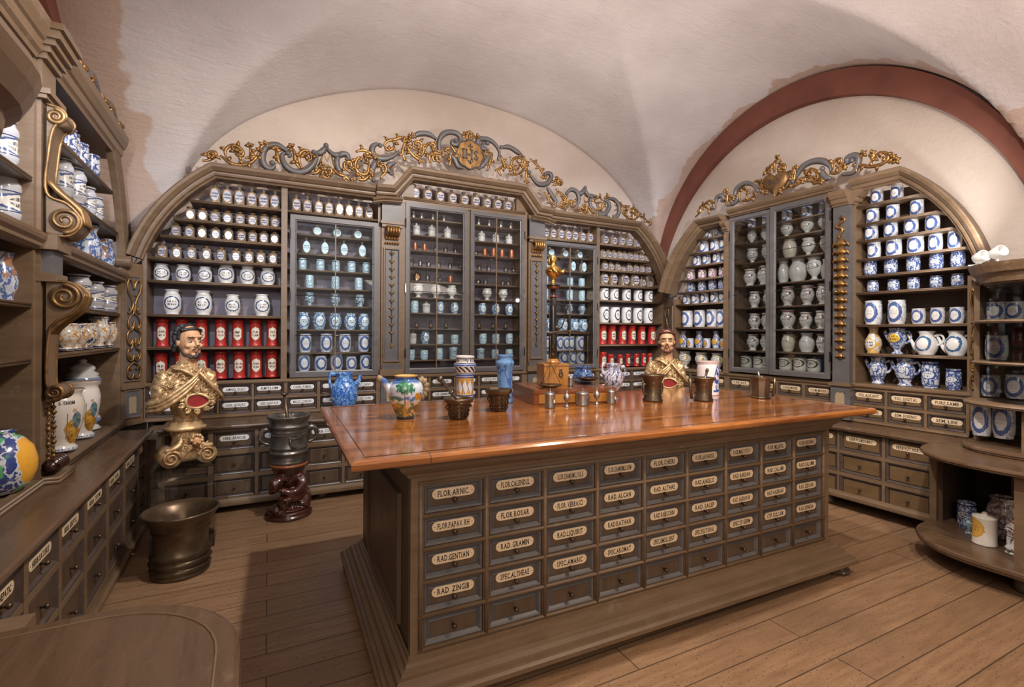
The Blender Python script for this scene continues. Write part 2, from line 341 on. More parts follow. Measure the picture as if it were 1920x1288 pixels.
def build_vault():
    xs = np.linspace(-1.42, 5.25, 150); ys = np.linspace(-3.2, 5.22, 190); b = MB(); rnd = random.Random(3)
    vs = [(x, y, hz(x, y) + .012*math.sin(3.1*x+1.3*y)*math.sin(2.3*y-.7*x)) for y in ys for x in xs]; n = len(xs)
    b.add(vs, [(j*n+i, (j+1)*n+i, (j+1)*n+i+1, j*n+i+1) for j in range(len(ys)-1) for i in range(n-1)], 0, True)
    b.v += [(x, y, z+.15) for x, y, z in vs]; N = len(vs)
    for j in range(len(ys)-1):
        for i in range(n-1): b.f.append([N+j*n+i, N+j*n+i+1, N+(j+1)*n+i+1, N+(j+1)*n+i]); b.m.append(0); b.sm.append(True)
    me = mesh('ceiling', b, [vaultm], False); return link('ceiling', me, kind='structure')
build_vault()
def arch_band(name, k, yloc, c, mirror=1):
    b = MB(); rs = []
    for i in range(61):
        t = R(-4 + 188*i/60); x = c - 1.93*math.cos(t)*mirror; z = 1.98 + 2.08*math.sin(t)
        th = .03 + .22*max(0, math.sin(t*.92+.12))**1.2
        ix = c - (1.93-th)*math.cos(t)*mirror; iz = 1.98 + (2.08-th)*math.sin(t)
        rs.append([(x, yloc, z), (ix, yloc, iz), (ix, yloc+.12, iz), (x, yloc+.12, z)])
    b.rings(rs); b.xf(FM(k)); return ob(name, b, redband, kind='structure')
arch_band('trim_1', 'R', .57, -1.05, -1); arch_band('trim_2', 'L', .48, .10)

# ---------- drawers, plates, lettering ----------
_tc = {}; _gl = {}
SER = dict(A='bLbR', B='tLbL', D='tLbL', E='tLbL', F='tLbL', H='tLtRbLbR', I='tCbC', J='tC', K='tLtRbLbR', L='tLbL', M='tLtRbLbR', N='tLtRbL', P='tLbL', R='tLbLbR', T='bC', U='tLtR', V='tLtR', X='tLtRbLbR', Y='tLtRbC')
def glyph(c):
    if c not in _gl:
        cu = bpy.data.curves.new('t', 'FONT'); cu.body = c; cu.size = 1; cu.offset = .022; cu.resolution_u = 2
        o = bpy.data.objects.new('t', cu); col.objects.link(o); dg = bpy.context.evaluated_depsgraph_get(); me = o.evaluated_get(dg).to_mesh()
        vs = [(v.co.x, v.co.y) for v in me.vertices]; fs = [tuple(p.vertices) for p in me.polygons]
        o.evaluated_get(dg).to_mesh_clear(); bpy.data.objects.remove(o); bpy.data.curves.remove(cu)
        x0 = min([v[0] for v in vs] or [0]); vs = [(x-x0, y) for x, y in vs]; wd = max([v[0] for v in vs] or [.28])
        q = SER.get(c, '')
        for i in range(0, len(q), 2):
            y = .0 if q[i] == 'b' else .66; xc = {'L': .05, 'R': wd-.05, 'C': wd/2}[q[i+1]]; n = len(vs); vs += [(xc-.13, y-.005), (xc+.13, y-.005), (xc+.13, y+.045), (xc-.13, y+.045)]; fs.append((n, n+1, n+2, n+3))
        _gl[c] = (vs, fs, wd)
    return _gl[c]
def text_mb(s, wmax, h, mi=0):
    """bold slab lettering built letter by letter, condensed to its plate"""
    if s not in _tc:
        vs, fs, x = [], [], 0
        for c in s:
            if c == ' ': x += .26; continue
            gv, gf, wd = glyph(c); n = len(vs); vs += [(a+x, b) for a, b in gv]; fs += [tuple(n+i for i in f) for f in gf]; x += wd+(.13 if c != '.' else .08)
        _tc[s] = (vs, fs)
    vs, fs = _tc[s]; x0 = min(v[0] for v in vs); x1 = max(v[0] for v in vs); sy = h/.7
    sx = min(wmax/(x1-x0), sy*.95); cx = (x0+x1)/2
    return [((x-cx)*sx, 0, (y-.35)*sy) for x, y in vs], fs
def plate_mb(w_, h_, s, hand=True):
    b = MB(); r = h_/2; n = 7
    ps = [(w_/2-r+r*math.cos(a), r*math.sin(a)) for a in [R(-90+180*i/n) for i in range(n+1)]] + [(-w_/2+r+r*math.cos(a), r*math.sin(a)) for a in [R(90+180*i/n) for i in range(n+1)]]
    b.rings([[(x, 0, z) for x, z in ps], [(x, -.0015, z) for x, z in ps]], 0)
    if s:
        v, f = text_mb(s, w_*.76, h_*.56); b.add([(x, -.0022, z) for x, y, z in v], f, 1)
    for q in (-1, 1): b.lathe([(.0022,0),(.0022,.002)], (0,0,0), 6, 1).xf(Matrix.Identity(4)) if False else None
    for q in (-1, 1):
        cx = q*(w_/2-r*.55); b.add([(cx+.002*math.cos(R(60*i)), -.0023, .002*math.sin(R(60*i))) for i in range(6)], [(0,1,2,3,4,5)], 1)
    return b
RX = Matrix.Rotation(R(90), 4, 'X')
knob_me = mesh('knob', MB().lathe([(.006,0),(.0045,.008),(.006,.012),(.0105,.016),(.011,.021),(.007,.027),(.001,.029)], seg=10).xf(RX), [knobm])
def drawer(parent, x0, x1, z0, z1, y=0, text=None, face=None, m1=None, lab=None, plate=.80, pmat=None):
    face = face or paintd; m1 = m1 or mould; hh = z1-z0
    b = MB().panel(x0, x1, z0, z1, [(0,y+.002),(.004,y-.003),(.011,y+.001),(.02,y+.013),(.026,y+.008),(.030,y+.008)], [0,0,0,0,1,1])
    b.box(x0+.004, x1-.004, y+.014, y+.05, z0+.004, z1-.004, 1)
    d = ob('drawer', b, [m1, face], parent)
    zc = (z0+z1)/2
    if text is not None:
        pw = (x1-x0)*plate-.02; ph = min(.042, hh*.36)
        p = ob('label_plate', plate_mb(pw, ph, text), [pmat or cream, ink], d, ((x0+x1)/2, y+.0075, zc+hh*.12))
    link('knob', knob_me, d, ((x0+x1)/2, y+.006, zc - (hh*.09 if text is not None else 0)))
    return d
def frame_front(b, xs, zs, y, t=.018, mi=0, d=.03):
    """face frame: vertical stiles xs=(centre,width), rails zs=(z0,z1)"""
    return b
def grid_front(parent, x0, x1, z0, z1, cols, rows, y, name='face_frame', mat=None):
    b = MB(); edges = [x0] + [q for c in cols for q in c] + [x1]
    for i in range(0, len(edges), 2):
        if edges[i+1]-edges[i] > .001: b.box(edges[i], edges[i+1], y-.006, y+.03, z0, z1)
    rz = [z0] + [q for r in sorted(rows) for q in r] + [z1]
    for c in cols:
        for i in range(0, len(rz), 2):
            if rz[i+1]-rz[i] > .001: b.box(c[0]-.0005, c[1]+.0005, y-.005, y+.03, rz[i], rz[i+1])
    return ob(name, b, mat or paint, parent)
def lower_cabinet(k, label, x0, x1, ztop, zbot, cols, rows, texts, depth, face, pm=None, endl=False):
    t = thing('drawer_cabinet', label, 'cabinet', (*FRM[k][0], 0), R(FRM[k][1]))
    ob('body', MB().box(x0-(.10 if k == 'B' else 0), x1+(.14 if k == 'L' else 0), .03, depth, zbot+.02, ztop-.03), paintd if k == 'L' else paint, t)
    grid_front(t, x0, x1, zbot+.045, ztop-.03, cols, rows, 0)
    prof = [(0,0),(0,.022),(.012,.026),(.03,.026),(.04,.012),(.055,.006),(.055,0)]
    b = MB().sweep([(x0,0,zbot),(x1,0,zbot)], prof, (0,-1,0), side=1)
    b.box(x0, x1, 0, .06, zbot, zbot+.05); ob('plinth', b, paint, t)
    n = 0; cx = x0+.08
    while cx < x1-.05:
        f = MB().lathe([(.03,0),(.042,.012),(.046,.028),(.034,.045),(.03,zbot+.002)] if zbot > .05 else [(.03,0),(.04,.02),(.03,zbot)], (cx,.09,0), 12); ob('foot', f, paintd, t); cx += 1.1
    rws = sorted(rows, reverse=True)
    for ci, c in enumerate(cols):
        for ri, r in enumerate(rws):
            tx = texts[ci] if (ri == 0 and ci < len(texts)) else None
            drawer(t, c[0]+.003, c[1]-.003, r[0], r[1], 0, tx, face, pmat=pm)
    return t
TOPP = [(0,0),(0,.006),(.006,.014),(.012,.014),(.018,.02),(.030,.016),(.036,.006),(.036,0)]
RW = [(.51,.655),(.31,.47),(.126,.275)]
bl = []; x = -.70
bcols = [(-.70,-.42),(-.385,-.092),(-.065,.27),(.30,.59),(.615,.90),(.93,1.22),(1.25,1.54),(1.57,1.86),(1.89,2.18),(2.21,2.50),(2.53,2.82),(2.85,3.14),(3.17,3.46),(3.49,3.78)]
lower_cabinet('B', 'long brown drawer cabinet along the back wall, under the small drawers', -.745, 3.86, .715, .06, bcols, RW, ['', 'HERB. ARNICAE', 'HERB. CARD', 'HERB. CONII', 'HERB. MENTH'], .60, paintd, whitel)
lcols = [(-1.22,-.94),(-.90,-.59),(-.555,-.24),(-.20,.16),(.21,.56),(.61,.98),(1.03,1.26)]
lower_cabinet('L', 'long brown drawer cabinet along the left wall', -1.62, 1.30, .715, .03, lcols, [(.515,.655),(.325,.49),(.12,.30)], ['HERB. HEPATIC', 'HERB SATUREI', 'HERB. SERPYLL', 'HERB. THYMI', 'HERB. TUSSIL', 'HERB. URTIC', ''], .50, paintd)
rcols = [(-1.50,-1.20),(-1.175,-.875),(-.85,-.56),(-.545,-.265),(-.25,.065),(.085,.385)]
lower_cabinet('R', 'brown drawer cabinet along the right wall, behind the counter', -1.56, .405, .695, .10, rcols, [(.50,.662),(.316,.471),(.124,.284)], ['', '', '', 'HERB. FOL', 'HERB PULMON.MAC', 'HERB RUT HORT.'], .60, paintw)
def slab(name, pts, z0, z1, label, cat='worktop', mat=None, parent=None, prof=None, k=None):
    """flat board with moulded edge; pts counter-clockwise, sweep outside"""
    prof = prof or TOPP; h = z1-z0; P = [Vector((x, y, z0)) for x, y in pts]
    b = MB(); b.rings([[(p.x,p.y,z0+.0005) for p in P], [(p.x,p.y,z1) for p in P]])
    b.sweep([tuple(p) for p in P], [(v*1.0, u*h/.036) for u, v in prof], (0,0,1), closed=True, side=-1)
    o = ob(name, b, mat or worktopm, parent)
    if parent is None:
        o.location = (*FRM[k][0], 0); o.rotation_euler = (0,0,R(FRM[k][1])); tag(o, label, cat)
    return o
slab('worktop', [(-.73,-.035),(3.70,-.035),(3.70,.60),(-.73,.60)], .685, .718, 'dark brown worktop along the back wall, behind the busts', k='B')
slab('worktop', [(-1.40,-.035),(1.25,-.035),(1.30,.51),(-1.40,.51)], .70, .733, 'dark worn worktop along the left wall, under the saint jars', k='L')
slab('worktop', [(-1.45,-.03),(.40,-.03),(.40,.62),(-1.45,.62)], .665, .70, 'dark brown worktop along the right wall, behind the counter', k='R')
# ---------- upper cabinets ----------
CORN = [(0,0),(0,.02),(.012,.028),(.02,.05),(.034,.056),(.045,.056),(.05,.075),(.075,.105),(.095,.112),(.105,.105),(.105,0)]
CORS = [(u*.75, v*.7) for u, v in CORN]
ARCP = [(0,0),(0,.022),(.018,.03),(.028,.022),(.05,.035),(.075,.05),(.095,.05),(.10,0)]
def arc_pts(p0, p1, bulge, n=10):
    a = Vector(p0); b = Vector(p1); d = b-a; nrm = Vector((-d.z, 0, d.x)).normalized()
    return [a + d*t + nrm*(bulge*4*t*(1-t)) for t in [i/n for i in range(n+1)]]
def upper_root(k, name, label): return thing(name, label, 'cabinet', (*FRM[k][0], 0), R(FRM[k][1]))
def shelf(t, x0, x1, z, y0, y1, mat=None, th=.022):
    b = MB().box(x0, x1, y0+.006, y1, z-th, z)
    b.tube([(x0,y0+.006,z-th*.28),(x1,y0+.006,z-th*.28)], th*.27, 8); b.tube([(x0,y0+.006,z-th*.75),(x1,y0+.006,z-th*.75)], th*.25, 8)
    return ob('shelf', b, mat or paint, t)
def glazed_door(t, x0, x1, z0, z1, y, fw=.05, vbar=None, hbars=(), mat=None, hinge=1, name='glass_door'):
    mat = mat or greyp; b = MB(); fr = [(0,0),(0,.016),(fw*.75,.016),(fw*.82,.008),(fw,.004),(fw,0)]
    b.sweep([(x0,y,z0),(x1,y,z0),(x1,y,z1),(x0,y,z1)], fr, (0,-1,0), closed=True, side=1)
    d = ob(name, b, mat, t)
    ob('glass_pane', MB().box(x0+fw, x1-fw, y-.001, y+.001, z0+fw, z1-fw), pane, d)
    if vbar is not None: ob('glazing_bar', MB().box(vbar-.005, vbar+.005, y-.006, y+.004, z0+fw, z1-fw), paint, d)
    for h in hbars: ob('iron_rod', MB().tube([(x0+fw*.6,y-.007,h),(x1-fw*.6,y-.007,h)], .0028, 6), black, d)
    hx = x0 if hinge < 0 else x1
    for hzq in (z0+(z1-z0)*.12, z0+(z1-z0)*.5, z0+(z1-z0)*.88): ob('hinge', MB().box(hx-.006, hx+.006, y-.021, y-.012, hzq-.045, hzq+.045), black, d)
    return d
def scroll_disc(b, c, r, y0, y1, mi=0, turns=2.2, dirn=1, start=0):
    """solid volute cylinder with raised spiral on its face"""
    b.lathe([(r*.94,0),(r*.94,y1-y0)], (0,0,0), 20, mi).xf(Matrix.Identity(4)) if False else None
    cyl = MB().lathe([(r*.93,0),(r*.93,abs(y1-y0))], (0,0,0), 22).xf(Matrix.Translation((c[0], y1, c[1])) @ RX)
    b.add(cyl.v, cyl.f, mi, False)
    P = []; n = int(26*turns)
    for i in range(n+1):
        t = i/n; a = start + dirn*2*math.pi*turns*t; rr = r*(1-.88*t); P.append((c[0]+rr*math.cos(a), y0, c[1]+rr*math.sin(a)))
    b.tube(P, [r*.13*(1-.5*i/n) for i in range(n+1)], 7, mi, 1.0)
    b.lathe([(.001,0),(r*.14,.002),(r*.16,r*.08),(r*.1,r*.16),(.001,r*.19)], (0,0,0), 8, mi).xf(Matrix.Identity(4)) if False else None
    return b
def gilt_panel(t, cx, z0, z1, y, wd, mat=None, name='gilt_carving', seed=1):
    """heart topped strapwork carved strip"""
    b = MB(); h = (z1-z0)
    def add(pts, r=.0075): b.tube(smooth_path([(cx+wd*x, y-.006, z1-h*q) for x, q in pts], 5), r, 7)
    for s in (-1, 1):
        add([(0,.10),(s*.12,.03),(s*.36,.0),(s*.5,.05),(s*.42,.13),(s*.2,.19),(s*.08,.26),(s*.3,.33),(s*.45,.34)])
        add([(s*.08,.26),(s*.05,.34),(s*.3,.38),(s*.46,.45),(s*.3,.5),(s*.1,.47)], .006)
        add([(0,.42),(s*.1,.50),(s*.42,.53),(s*.5,.60),(s*.3,.66),(s*.06,.60)], .0075)
        add([(s*.06,.62),(s*.2,.70),(s*.44,.72),(s*.42,.80),(s*.12,.82),(0,.76)], .0075)
        add([(0,.84),(s*.2,.86),(s*.46,.90),(s*.42,.98),(s*.15,1.0),(0,.95)], .0075)
        for q in (.16,.3,.48,.64,.78,.9): add([(s*.1,q),(s*.25,q+.015),(s*.33,q-.02)], .005)
    return ob(name, b, mat or gold, t)
def husk_drop(t, cx, z0, z1, y, n, r0, r1, mat=None):
    b = MB()
    b.tube([(cx,y,z0),(cx,y,z1)], .004, 6)
    for s in (0,1):
        P = [(cx+(.035-.02*s)*math.sin(q*1.25)*1.0, y-.008, z1-.02-.12*q/6-(.09*s)) for q in [i/3 for i in range(19)]]
        b.tube(P, [.011*(1-.4*i/18) for i in range(19)], 7)
    for i in range(n):
        f = i/(n-1); z = z1-.26-(z1-.26-z0)*f; r = r0+(r1-r0)*f
        b.lathe([(.002,r*1.0),(r*.45,r*.85),(r*.95,r*.15),(r*1.05,-r*.25),(r*.75,-r*.15),(r*.5,-r*.3),(r*.45,-r*.75),(.002,-r*1.0)], (cx,y,z), 10, sy=.55)
        for s in (-1,1): b.tube([(cx+s*r*.6,y-.004,z+r*.3),(cx+s*r*1.1,y-.006,z),(cx+s*r*1.25,y-.004,z-r*.45)], [r*.28,r*.22,r*.05], 6)
    return ob('gilt_husk_drop', b, mat or gold, t)
# --- back wall ---
U = .35; Bk = upper_root('B', 'apothecary_cabinet', 'wide carved apothecary cabinet covering the back wall, raised glazed middle under the crest')
BZ = [1.035,1.33,1.604,1.885,2.075,2.26,2.41,2.577]
def back_poly(t, pts, y, mat): ob('back_panel', MB().rings([[(x, y, z) for x, z in pts], [(x, y+.02, z) for x, z in pts]]), mat, t)
def bay(t, x0, x1, zs, z0, z1, y0, depth, clip=None, th=.022, bmat=None):
    for z in zs:
        a, b2 = (x0, x1) if not clip else clip(z, x0, x1); shelf(t, a, b2, z, y0, y0+depth, th=th)
def stile(b, x0, x1, y0, y1, z0, z1): b.box(x0, x1, y0, y1, z0, z1)
def clipA(z, x0, x1):
    if z < 2.09: return x0, x1
    return x0+ (z-2.07)*.62*(.8+.35*(z-2.07)), x1
def clipR(z, x0, x1):
    a, b2 = clipA(z, -x1, -x0); return -b2, -a
bay(Bk, -.90, .105, BZ, 1.03, 2.80, U, .28, clipA); bay(Bk, 3.635, 4.66, BZ, 1.03, 2.80, U, .28, lambda z, a, b2: (a, b2-(clipA(z,0,1)[0])))
def inner_shelves(t, x0, x1, zs, y0, depth, top=2.577, bm=None):
    ob('back_panel', MB().box(x0, x1, y0+depth, y0+depth+.02, 1.03, top), bm or inner, t)
    for z in zs: shelf(t, x0, x1, z, y0+.06, y0+depth, th=.014)
inner_shelves(Bk, .155, .975, [2.38,2.20,2.05,1.88,1.713,1.488,1.27,1.092], U, .28, 2.80)
inner_shelves(Bk, 2.80, 3.62, [2.383,2.215,2.04,1.867,1.70,1.475,1.26,1.095], U, .28, 2.80)
inner_shelves(Bk, 1.22, 2.61, [2.65,2.475,2.318,2.15,2.0,1.83,1.67,1.504,1.345,1.18], U, .28, 2.80)
shelf(Bk, .155, .975, 2.577, U, U+.28); shelf(Bk, 2.80, 3.62, 2.577, U, U+.28); shelf(Bk, 1.215, 2.60, 2.835, U-.01, U+.28, th=.034)
b = MB()
for x0, x1, zt in ((-.915,-.885,2.12),(.105,.155,2.78),(.965,.99,2.8),(1.195,1.235,2.84),(2.585,2.625,2.84),(2.82,2.85,2.8),(3.595,3.64,2.78),(4.655,4.685,2.12)): ob('stile', MB().box(x0, x1, U-.004, U+.29, 1.03, zt), paint, Bk)
ob('stile', MB().box(1.90,1.94,U+.012,U+.03,1.05,2.80), paint, Bk); ob('rail', MB().box(1.21,2.62,U-.003,U+.03,2.78,2.805), paint, Bk)
b = MB().box(-.90,4.67,U+.02,U+.30,1.0,1.035); b.sweep([(-.90,U,1.005),(1.0,U,1.005),(2.8,U,1.005),(4.67,U,1.005)], [(0,0),(0,.012),(.01,.02),(.024,.02),(.034,.008),(.034,-.02),(0,-.02)], (0,-1,0), side=1)
ob('ledge', b, paint, Bk)
# small drawers
UC = [(-.89,-.64),(-.625,-.39),(-.373,-.127),(-.108,.133),(.162,.411),(.439,.69),(.71,.953),(1.235,1.481),(1.505,1.76),(1.777,2.031),(2.057,2.31),(2.328,2.566),(2.84,3.08),(3.095,3.335),(3.35,3.59),(3.64,3.89),(3.905,4.145),(4.16,4.40),(4.415,4.65)]
URW = [(.888,1.0),(.752,.866)]
grid_front(Bk, -.90, 4.67, .735, 1.005, UC, URW, U)
ob('drawer_carcase', MB().box(-.90, 4.67, U+.03, U+.30, .72, 1.0), paint, Bk)
ob('base_rail', MB().sweep([(-.90,U,.719),(4.67,U,.719)], [(0,0),(0,.014),(.008,.02),(.014,.012),(.02,.004),(.02,0)], (0,-1,0), side=1), paint, Bk)
T1 = ['', '', 'AMIGD. DULC', 'AMYLUM', 'CAND. FUMAL', 'CAPS', 'CAPUT. PAPAV', 'CARBON', 'CERA. AL', 'CITATION', 'CETACEU', 'CONT', 'COPAL', 'CROC', 'CORT', 'CINNAB', 'CUM. SEM', 'ELAEOS', 'FAB']
T2 = ['', '', 'LIGN. QUAJAC', 'LIGN. SANTALR', 'MACUS. CONDON', 'MASS', 'NUCIST. CORR', 'NUX', 'OS SEMIN', 'OSS. SEP', 'NATR', 'OPIUM', 'PIC', 'RESIN', 'SACCH', 'NUCES', 'NUC. VOM', 'SEM', 'TART']
for c, a, b2 in zip(UC, T1, T2):
    for rr, s in ((URW[0], a), (URW[1], b2)): drawer(Bk, c[0]+.003, c[1]-.003, rr[0], rr[1], U, s, paintd, pmat=whitel, plate=.92)
# doors
glazed_door(Bk, .178, .966, 1.048, 2.535, U-.004, .055, .57, (2.13,1.80,1.433), hinge=-1)
glazed_door(Bk, 2.838, 3.595, 1.048, 2.535, U-.004, .052, 3.205, (2.13,1.80,1.433), hinge=1)
glazed_door(Bk, 1.235, 1.905, 1.05, 2.775, U-.004, .052, 1.565, (2.264,1.883,1.492), hinge=-1)
glazed_door(Bk, 1.935, 2.588, 1.05, 2.775, U-.004, .052, 2.245, (2.264,1.883,1.492), hinge=1)
# pilasters
for cx, s in ((1.093, 1), (2.735, -1)):
    b = MB().box(cx-.10, cx+.10, U-.03, U+.05, 1.03, 2.80)
    b.box(cx-.115, cx+.115, U-.055, U+.05, 1.035, 1.10); b.box(cx-.095, cx+.095, U-.045, U+.05, 1.10, 1.15, 1)
    b.panel(cx-.085, cx+.085, 1.17, 2.30, [(0,U-.031),(.004,U-.048),(.014,U-.048),(.026,U-.034)], [0,0,1,1])
    b.box(cx-.10, cx+.10, U-.055, U, 2.50, 2.53); b.box(cx-.115, cx+.115, U-.07, U, 2.53, 2.555); b.box(cx-.10, cx+.10, U-.05, U, 2.555, 2.76, 1)
    p = ob('pilaster', b, [paint, greyp], Bk)
    b = MB(); z = 2.10
    b.tube([(cx,U-.04,1.36),(cx,U-.04,2.28)], .004, 6)
    for i in range(11):
        z = 2.24-i*.078; b.lathe([(.001,.014),(.012,.008),(.015,-.004),(.006,-.014),(.001,-.02)], (cx,U-.046,z), 8)
        for q in (-1,1): b.tube([(cx+q*.008,U-.043,z+.006),(cx+q*.022,U-.045,z+.014),(cx+q*.026,U-.043,z+.001)], [.006,.005,.001], 6)
    b.box(cx-.012,cx+.012,U-.05,U-.036,1.32,1.36); ob('gilt_drop', b, gold, p)
    b = MB()
    for i in range(5):
        xx = cx-.052+i*.026
        b.tube(smooth_path([(xx,U-.04,2.50),(xx,U-.10,2.49),(xx,U-.115,2.45),(xx,U-.085,2.415),(xx,U-.045,2.42),(xx,U-.04,2.38)],4), .0145, 8)
    for i in range(6): b.lathe([(.001,.012),(.011,.006),(.011,-.006),(.001,-.012)], (cx-.06+i*.024,U-.05,2.345), 8)
    ob('gilt_bracket', b, [gold], p)
    sq = [(-.10,-.03),(.10,-.03)]
    b = MB().box(cx-.11, cx+.11, U-.05, U+.05, .74, .76); b.box(cx-.10, cx+.10, U-.03, U+.05, .76, 1.0, 1)
    oc = [(-.03,-.10),(.03,-.10),(.03,.06),(.015,.085),(.0,.075),(-.015,.085),(-.03,.06)]
    b.rings([[(cx+x_*1.5,U-.03,.88+z_) for x_,z_ in oc],[(cx+x_*1.5,U-.036,.88+z_) for x_,z_ in oc]],2)
    ob('pedestal_block', b, [paint, greyp, ochre], p)
# cornices
def cornice(t, path, y, prof=CORN, name='cornice', back=.10):
    P = [(x, y, z) for x, z in path]; b = MB().sweep(P, prof+[(.105,-back),(0,-back)] if prof is CORN else prof, (0,-1,0), side=1); return ob(name, b, paint, t)
aL = [(p.x, p.z) for p in arc_pts((-.905,0,2.04), (-.40,0,2.77), .075, 12)]
cornice(Bk, aL + [(1.0,2.77)], U-.02)
aR = [(4.675-(x+.905), z) for x, z in aL][::-1]
cornice(Bk, [(2.80,2.77)] + aR, U-.02)
cornice(Bk, [(.93,2.775),(1.13,2.785),(1.30,2.995),(2.52,2.995),(2.70,2.785),(2.90,2.775)], U-.055)
cornice(Bk, [(.90,2.70),(1.0,2.725),(1.18,2.735)], U-.075, [(u*.45, v*.6) for u, v in CORN], 'capital'); cornice(Bk, [(2.64,2.735),(2.82,2.725),(2.92,2.70)], U-.075, [(u*.45, v*.6) for u, v in CORN], 'capital')
b = MB().rings([[(x_,U+.02,z_) for x_,z_ in [(1.16,2.80),(1.30,3.0),(1.33,3.0),(1.33,2.84),(1.25,2.84)]],[(x_,U+.05,z_) for x_,z_ in [(1.16,2.80),(1.30,3.0),(1.33,3.0),(1.33,2.84),(1.25,2.84)]]])
ob('raised_corner_panel', b, paint, Bk); b = MB().rings([[(3.83-x_,U+.02,z_) for x_,z_ in [(1.16,2.80),(1.30,3.0),(1.33,3.0),(1.33,2.84),(1.25,2.84)]],[(3.83-x_,U+.05,z_) for x_,z_ in [(1.16,2.80),(1.30,3.0),(1.33,3.0),(1.33,2.84),(1.25,2.84)]]])
ob('raised_corner_panel', b, paint, Bk)
# side boards closing the quarter arches
def spandrel(t, pts, y0, y1, mat=None):
    ob('side_board', MB().rings([[(p[0],y0,p[1]) for p in pts],[(p[0],y1,p[1]) for p in pts]]), mat or paint, t)

back_poly(Bk, [(.105,2.80),(.105,1.03),(-.895,1.03)] + [(x+.02, z+.02) for x, z in aL], U+.28, inner)
back_poly(Bk, [(3.635,1.03),(3.635,2.80)] + [(x-.02, z+.02) for x, z in aR] + [(4.66,1.03)], U+.28, inner)
back_poly(Bk, [(1.22,2.80),(2.61,2.80),(2.55,3.02),(1.27,3.02)], U+.28, inner)
# --- right wall (local x = -s) ---
V = .30; Rk = upper_root('R', 'apothecary_cabinet', 'tall carved cabinet on the right wall with two glass doors and a heart crest')
RZ = [1.04,1.30,1.55,1.83,1.975,2.12,2.28,2.425,2.585]
def clipRr(z, x0, x1):
    tab = [(1.80,.475),(1.90,.475),(2.12,.46),(2.28,.375),(2.425,.285),(2.585,.175),(2.8,.05)]
    for (a, u), (c, v) in zip(tab, tab[1:]):
        if a <= z <= c: return x0, u+(v-u)*(z-a)/(c-a)
    return x0, .475
def clipRl(z, x0, x1):
    tab = [(1.8,-2.33),(1.975,-2.30),(2.12,-2.25),(2.28,-2.18),(2.425,-2.10),(2.585,-2.0),(2.8,-1.85)]
    for (a, u), (c, v) in zip(tab, tab[1:]):
        if a <= z <= c: return u+(v-u)*(z-a)/(c-a), x1
    return -2.33, x1
bay(Rk, -.285, .475, RZ, 1.03, 2.72, V, .26, clipRr, bmat=innerb); bay(Rk, -2.33, -1.60, RZ, 1.03, 2.72, V, .26, clipRl, bmat=innerb)
inner_shelves(Rk, -1.53, -.46, [2.60,2.445,2.23,1.985,1.748,1.515,1.288,1.10], V-.02, .28, 2.74, innerb)
for x0, x1, zt in ((-2.36,-2.33,1.9),(-1.605,-1.535,2.73),(-.46,-.435,2.73),(-.315,-.28,2.70),(.475,.50,1.9)): ob('stile', MB().box(x0, x1, V-.004, V+.27, 1.03, zt), paint, Rk)
ob('ledge', MB().box(-2.35,.49,V+.02,V+.28,1.0,1.035).sweep([(-2.35,V,1.005),(.50,V,1.005)], [(0,0),(0,.012),(.01,.02),(.024,.02),(.034,.008),(.034,-.02),(0,-.02)], (0,-1,0), side=1), paint, Rk)
RC = [(-2.33,-2.10),(-2.085,-1.855),(-1.84,-1.61),(-1.55,-1.29),(-1.275,-1.005),(-.99,-.745),(-.715,-.48),(-.305,-.055),(-.035,.215),(.235,.47)]
RW2 = [(.868,.985),(.735,.845)]
grid_front(Rk, -2.35, .49, .715, 1.005, RC, RW2, V); ob('drawer_carcase', MB().box(-2.35,.49,V+.03,V+.28,.705,1.0), paint, Rk)
ob('base_rail', MB().sweep([(-2.35,V,.702),(.49,V,.702)], [(0,0),(0,.014),(.008,.02),(.014,.012),(.02,.004),(.02,0)], (0,-1,0), side=1), paint, Rk)
for c, a, b2 in zip(RC, ['','','CALC.', 'CAR.JUST.', 'CORT.QUIN', 'CORN.MINER', 'CUM.MINER', 'FOL.ALKANT', 'FOL. DIGITAL', 'FURF.SAMB'], ['','','', 'GUM. ARAB', 'MYRRH', 'RAD.IRID', 'SEM. ANIS', 'SEM.CORNICE', 'SEM. FOENIC', 'SEM. LINI']):
    for rr, s in ((RW2[0], a), (RW2[1], b2)): drawer(Rk, c[0]+.003, c[1]-.003, rr[0], rr[1], V, s, paintw, plate=.92)
gd = V-.05
glazed_door(Rk, -1.53, -1.06, 1.06, 2.73, V-.02, .05, None, (2.27,1.89,1.495), hinge=-1)
glazed_door(Rk, -1.045, -.465, 1.06, 2.74, V-.04, .055, None, (2.30,1.90,1.50), hinge=1)
back_poly(Rk, [(-.285,1.03),(-.285,2.74)] + [(p.x-.02, p.z+.02) for p in arc_pts((.06,0,2.70), (.545,0,1.90), .085, 12)] + [(.475,1.03)], V+.26, innerb)
back_poly(Rk, [(-1.60,2.72),(-1.60,1.03),(-2.33,1.03)] + [(p.x+.02, p.z+.02) for p in arc_pts((-2.40,0,1.97), (-1.90,0,2.68), .07, 12)], V+.26, innerb)
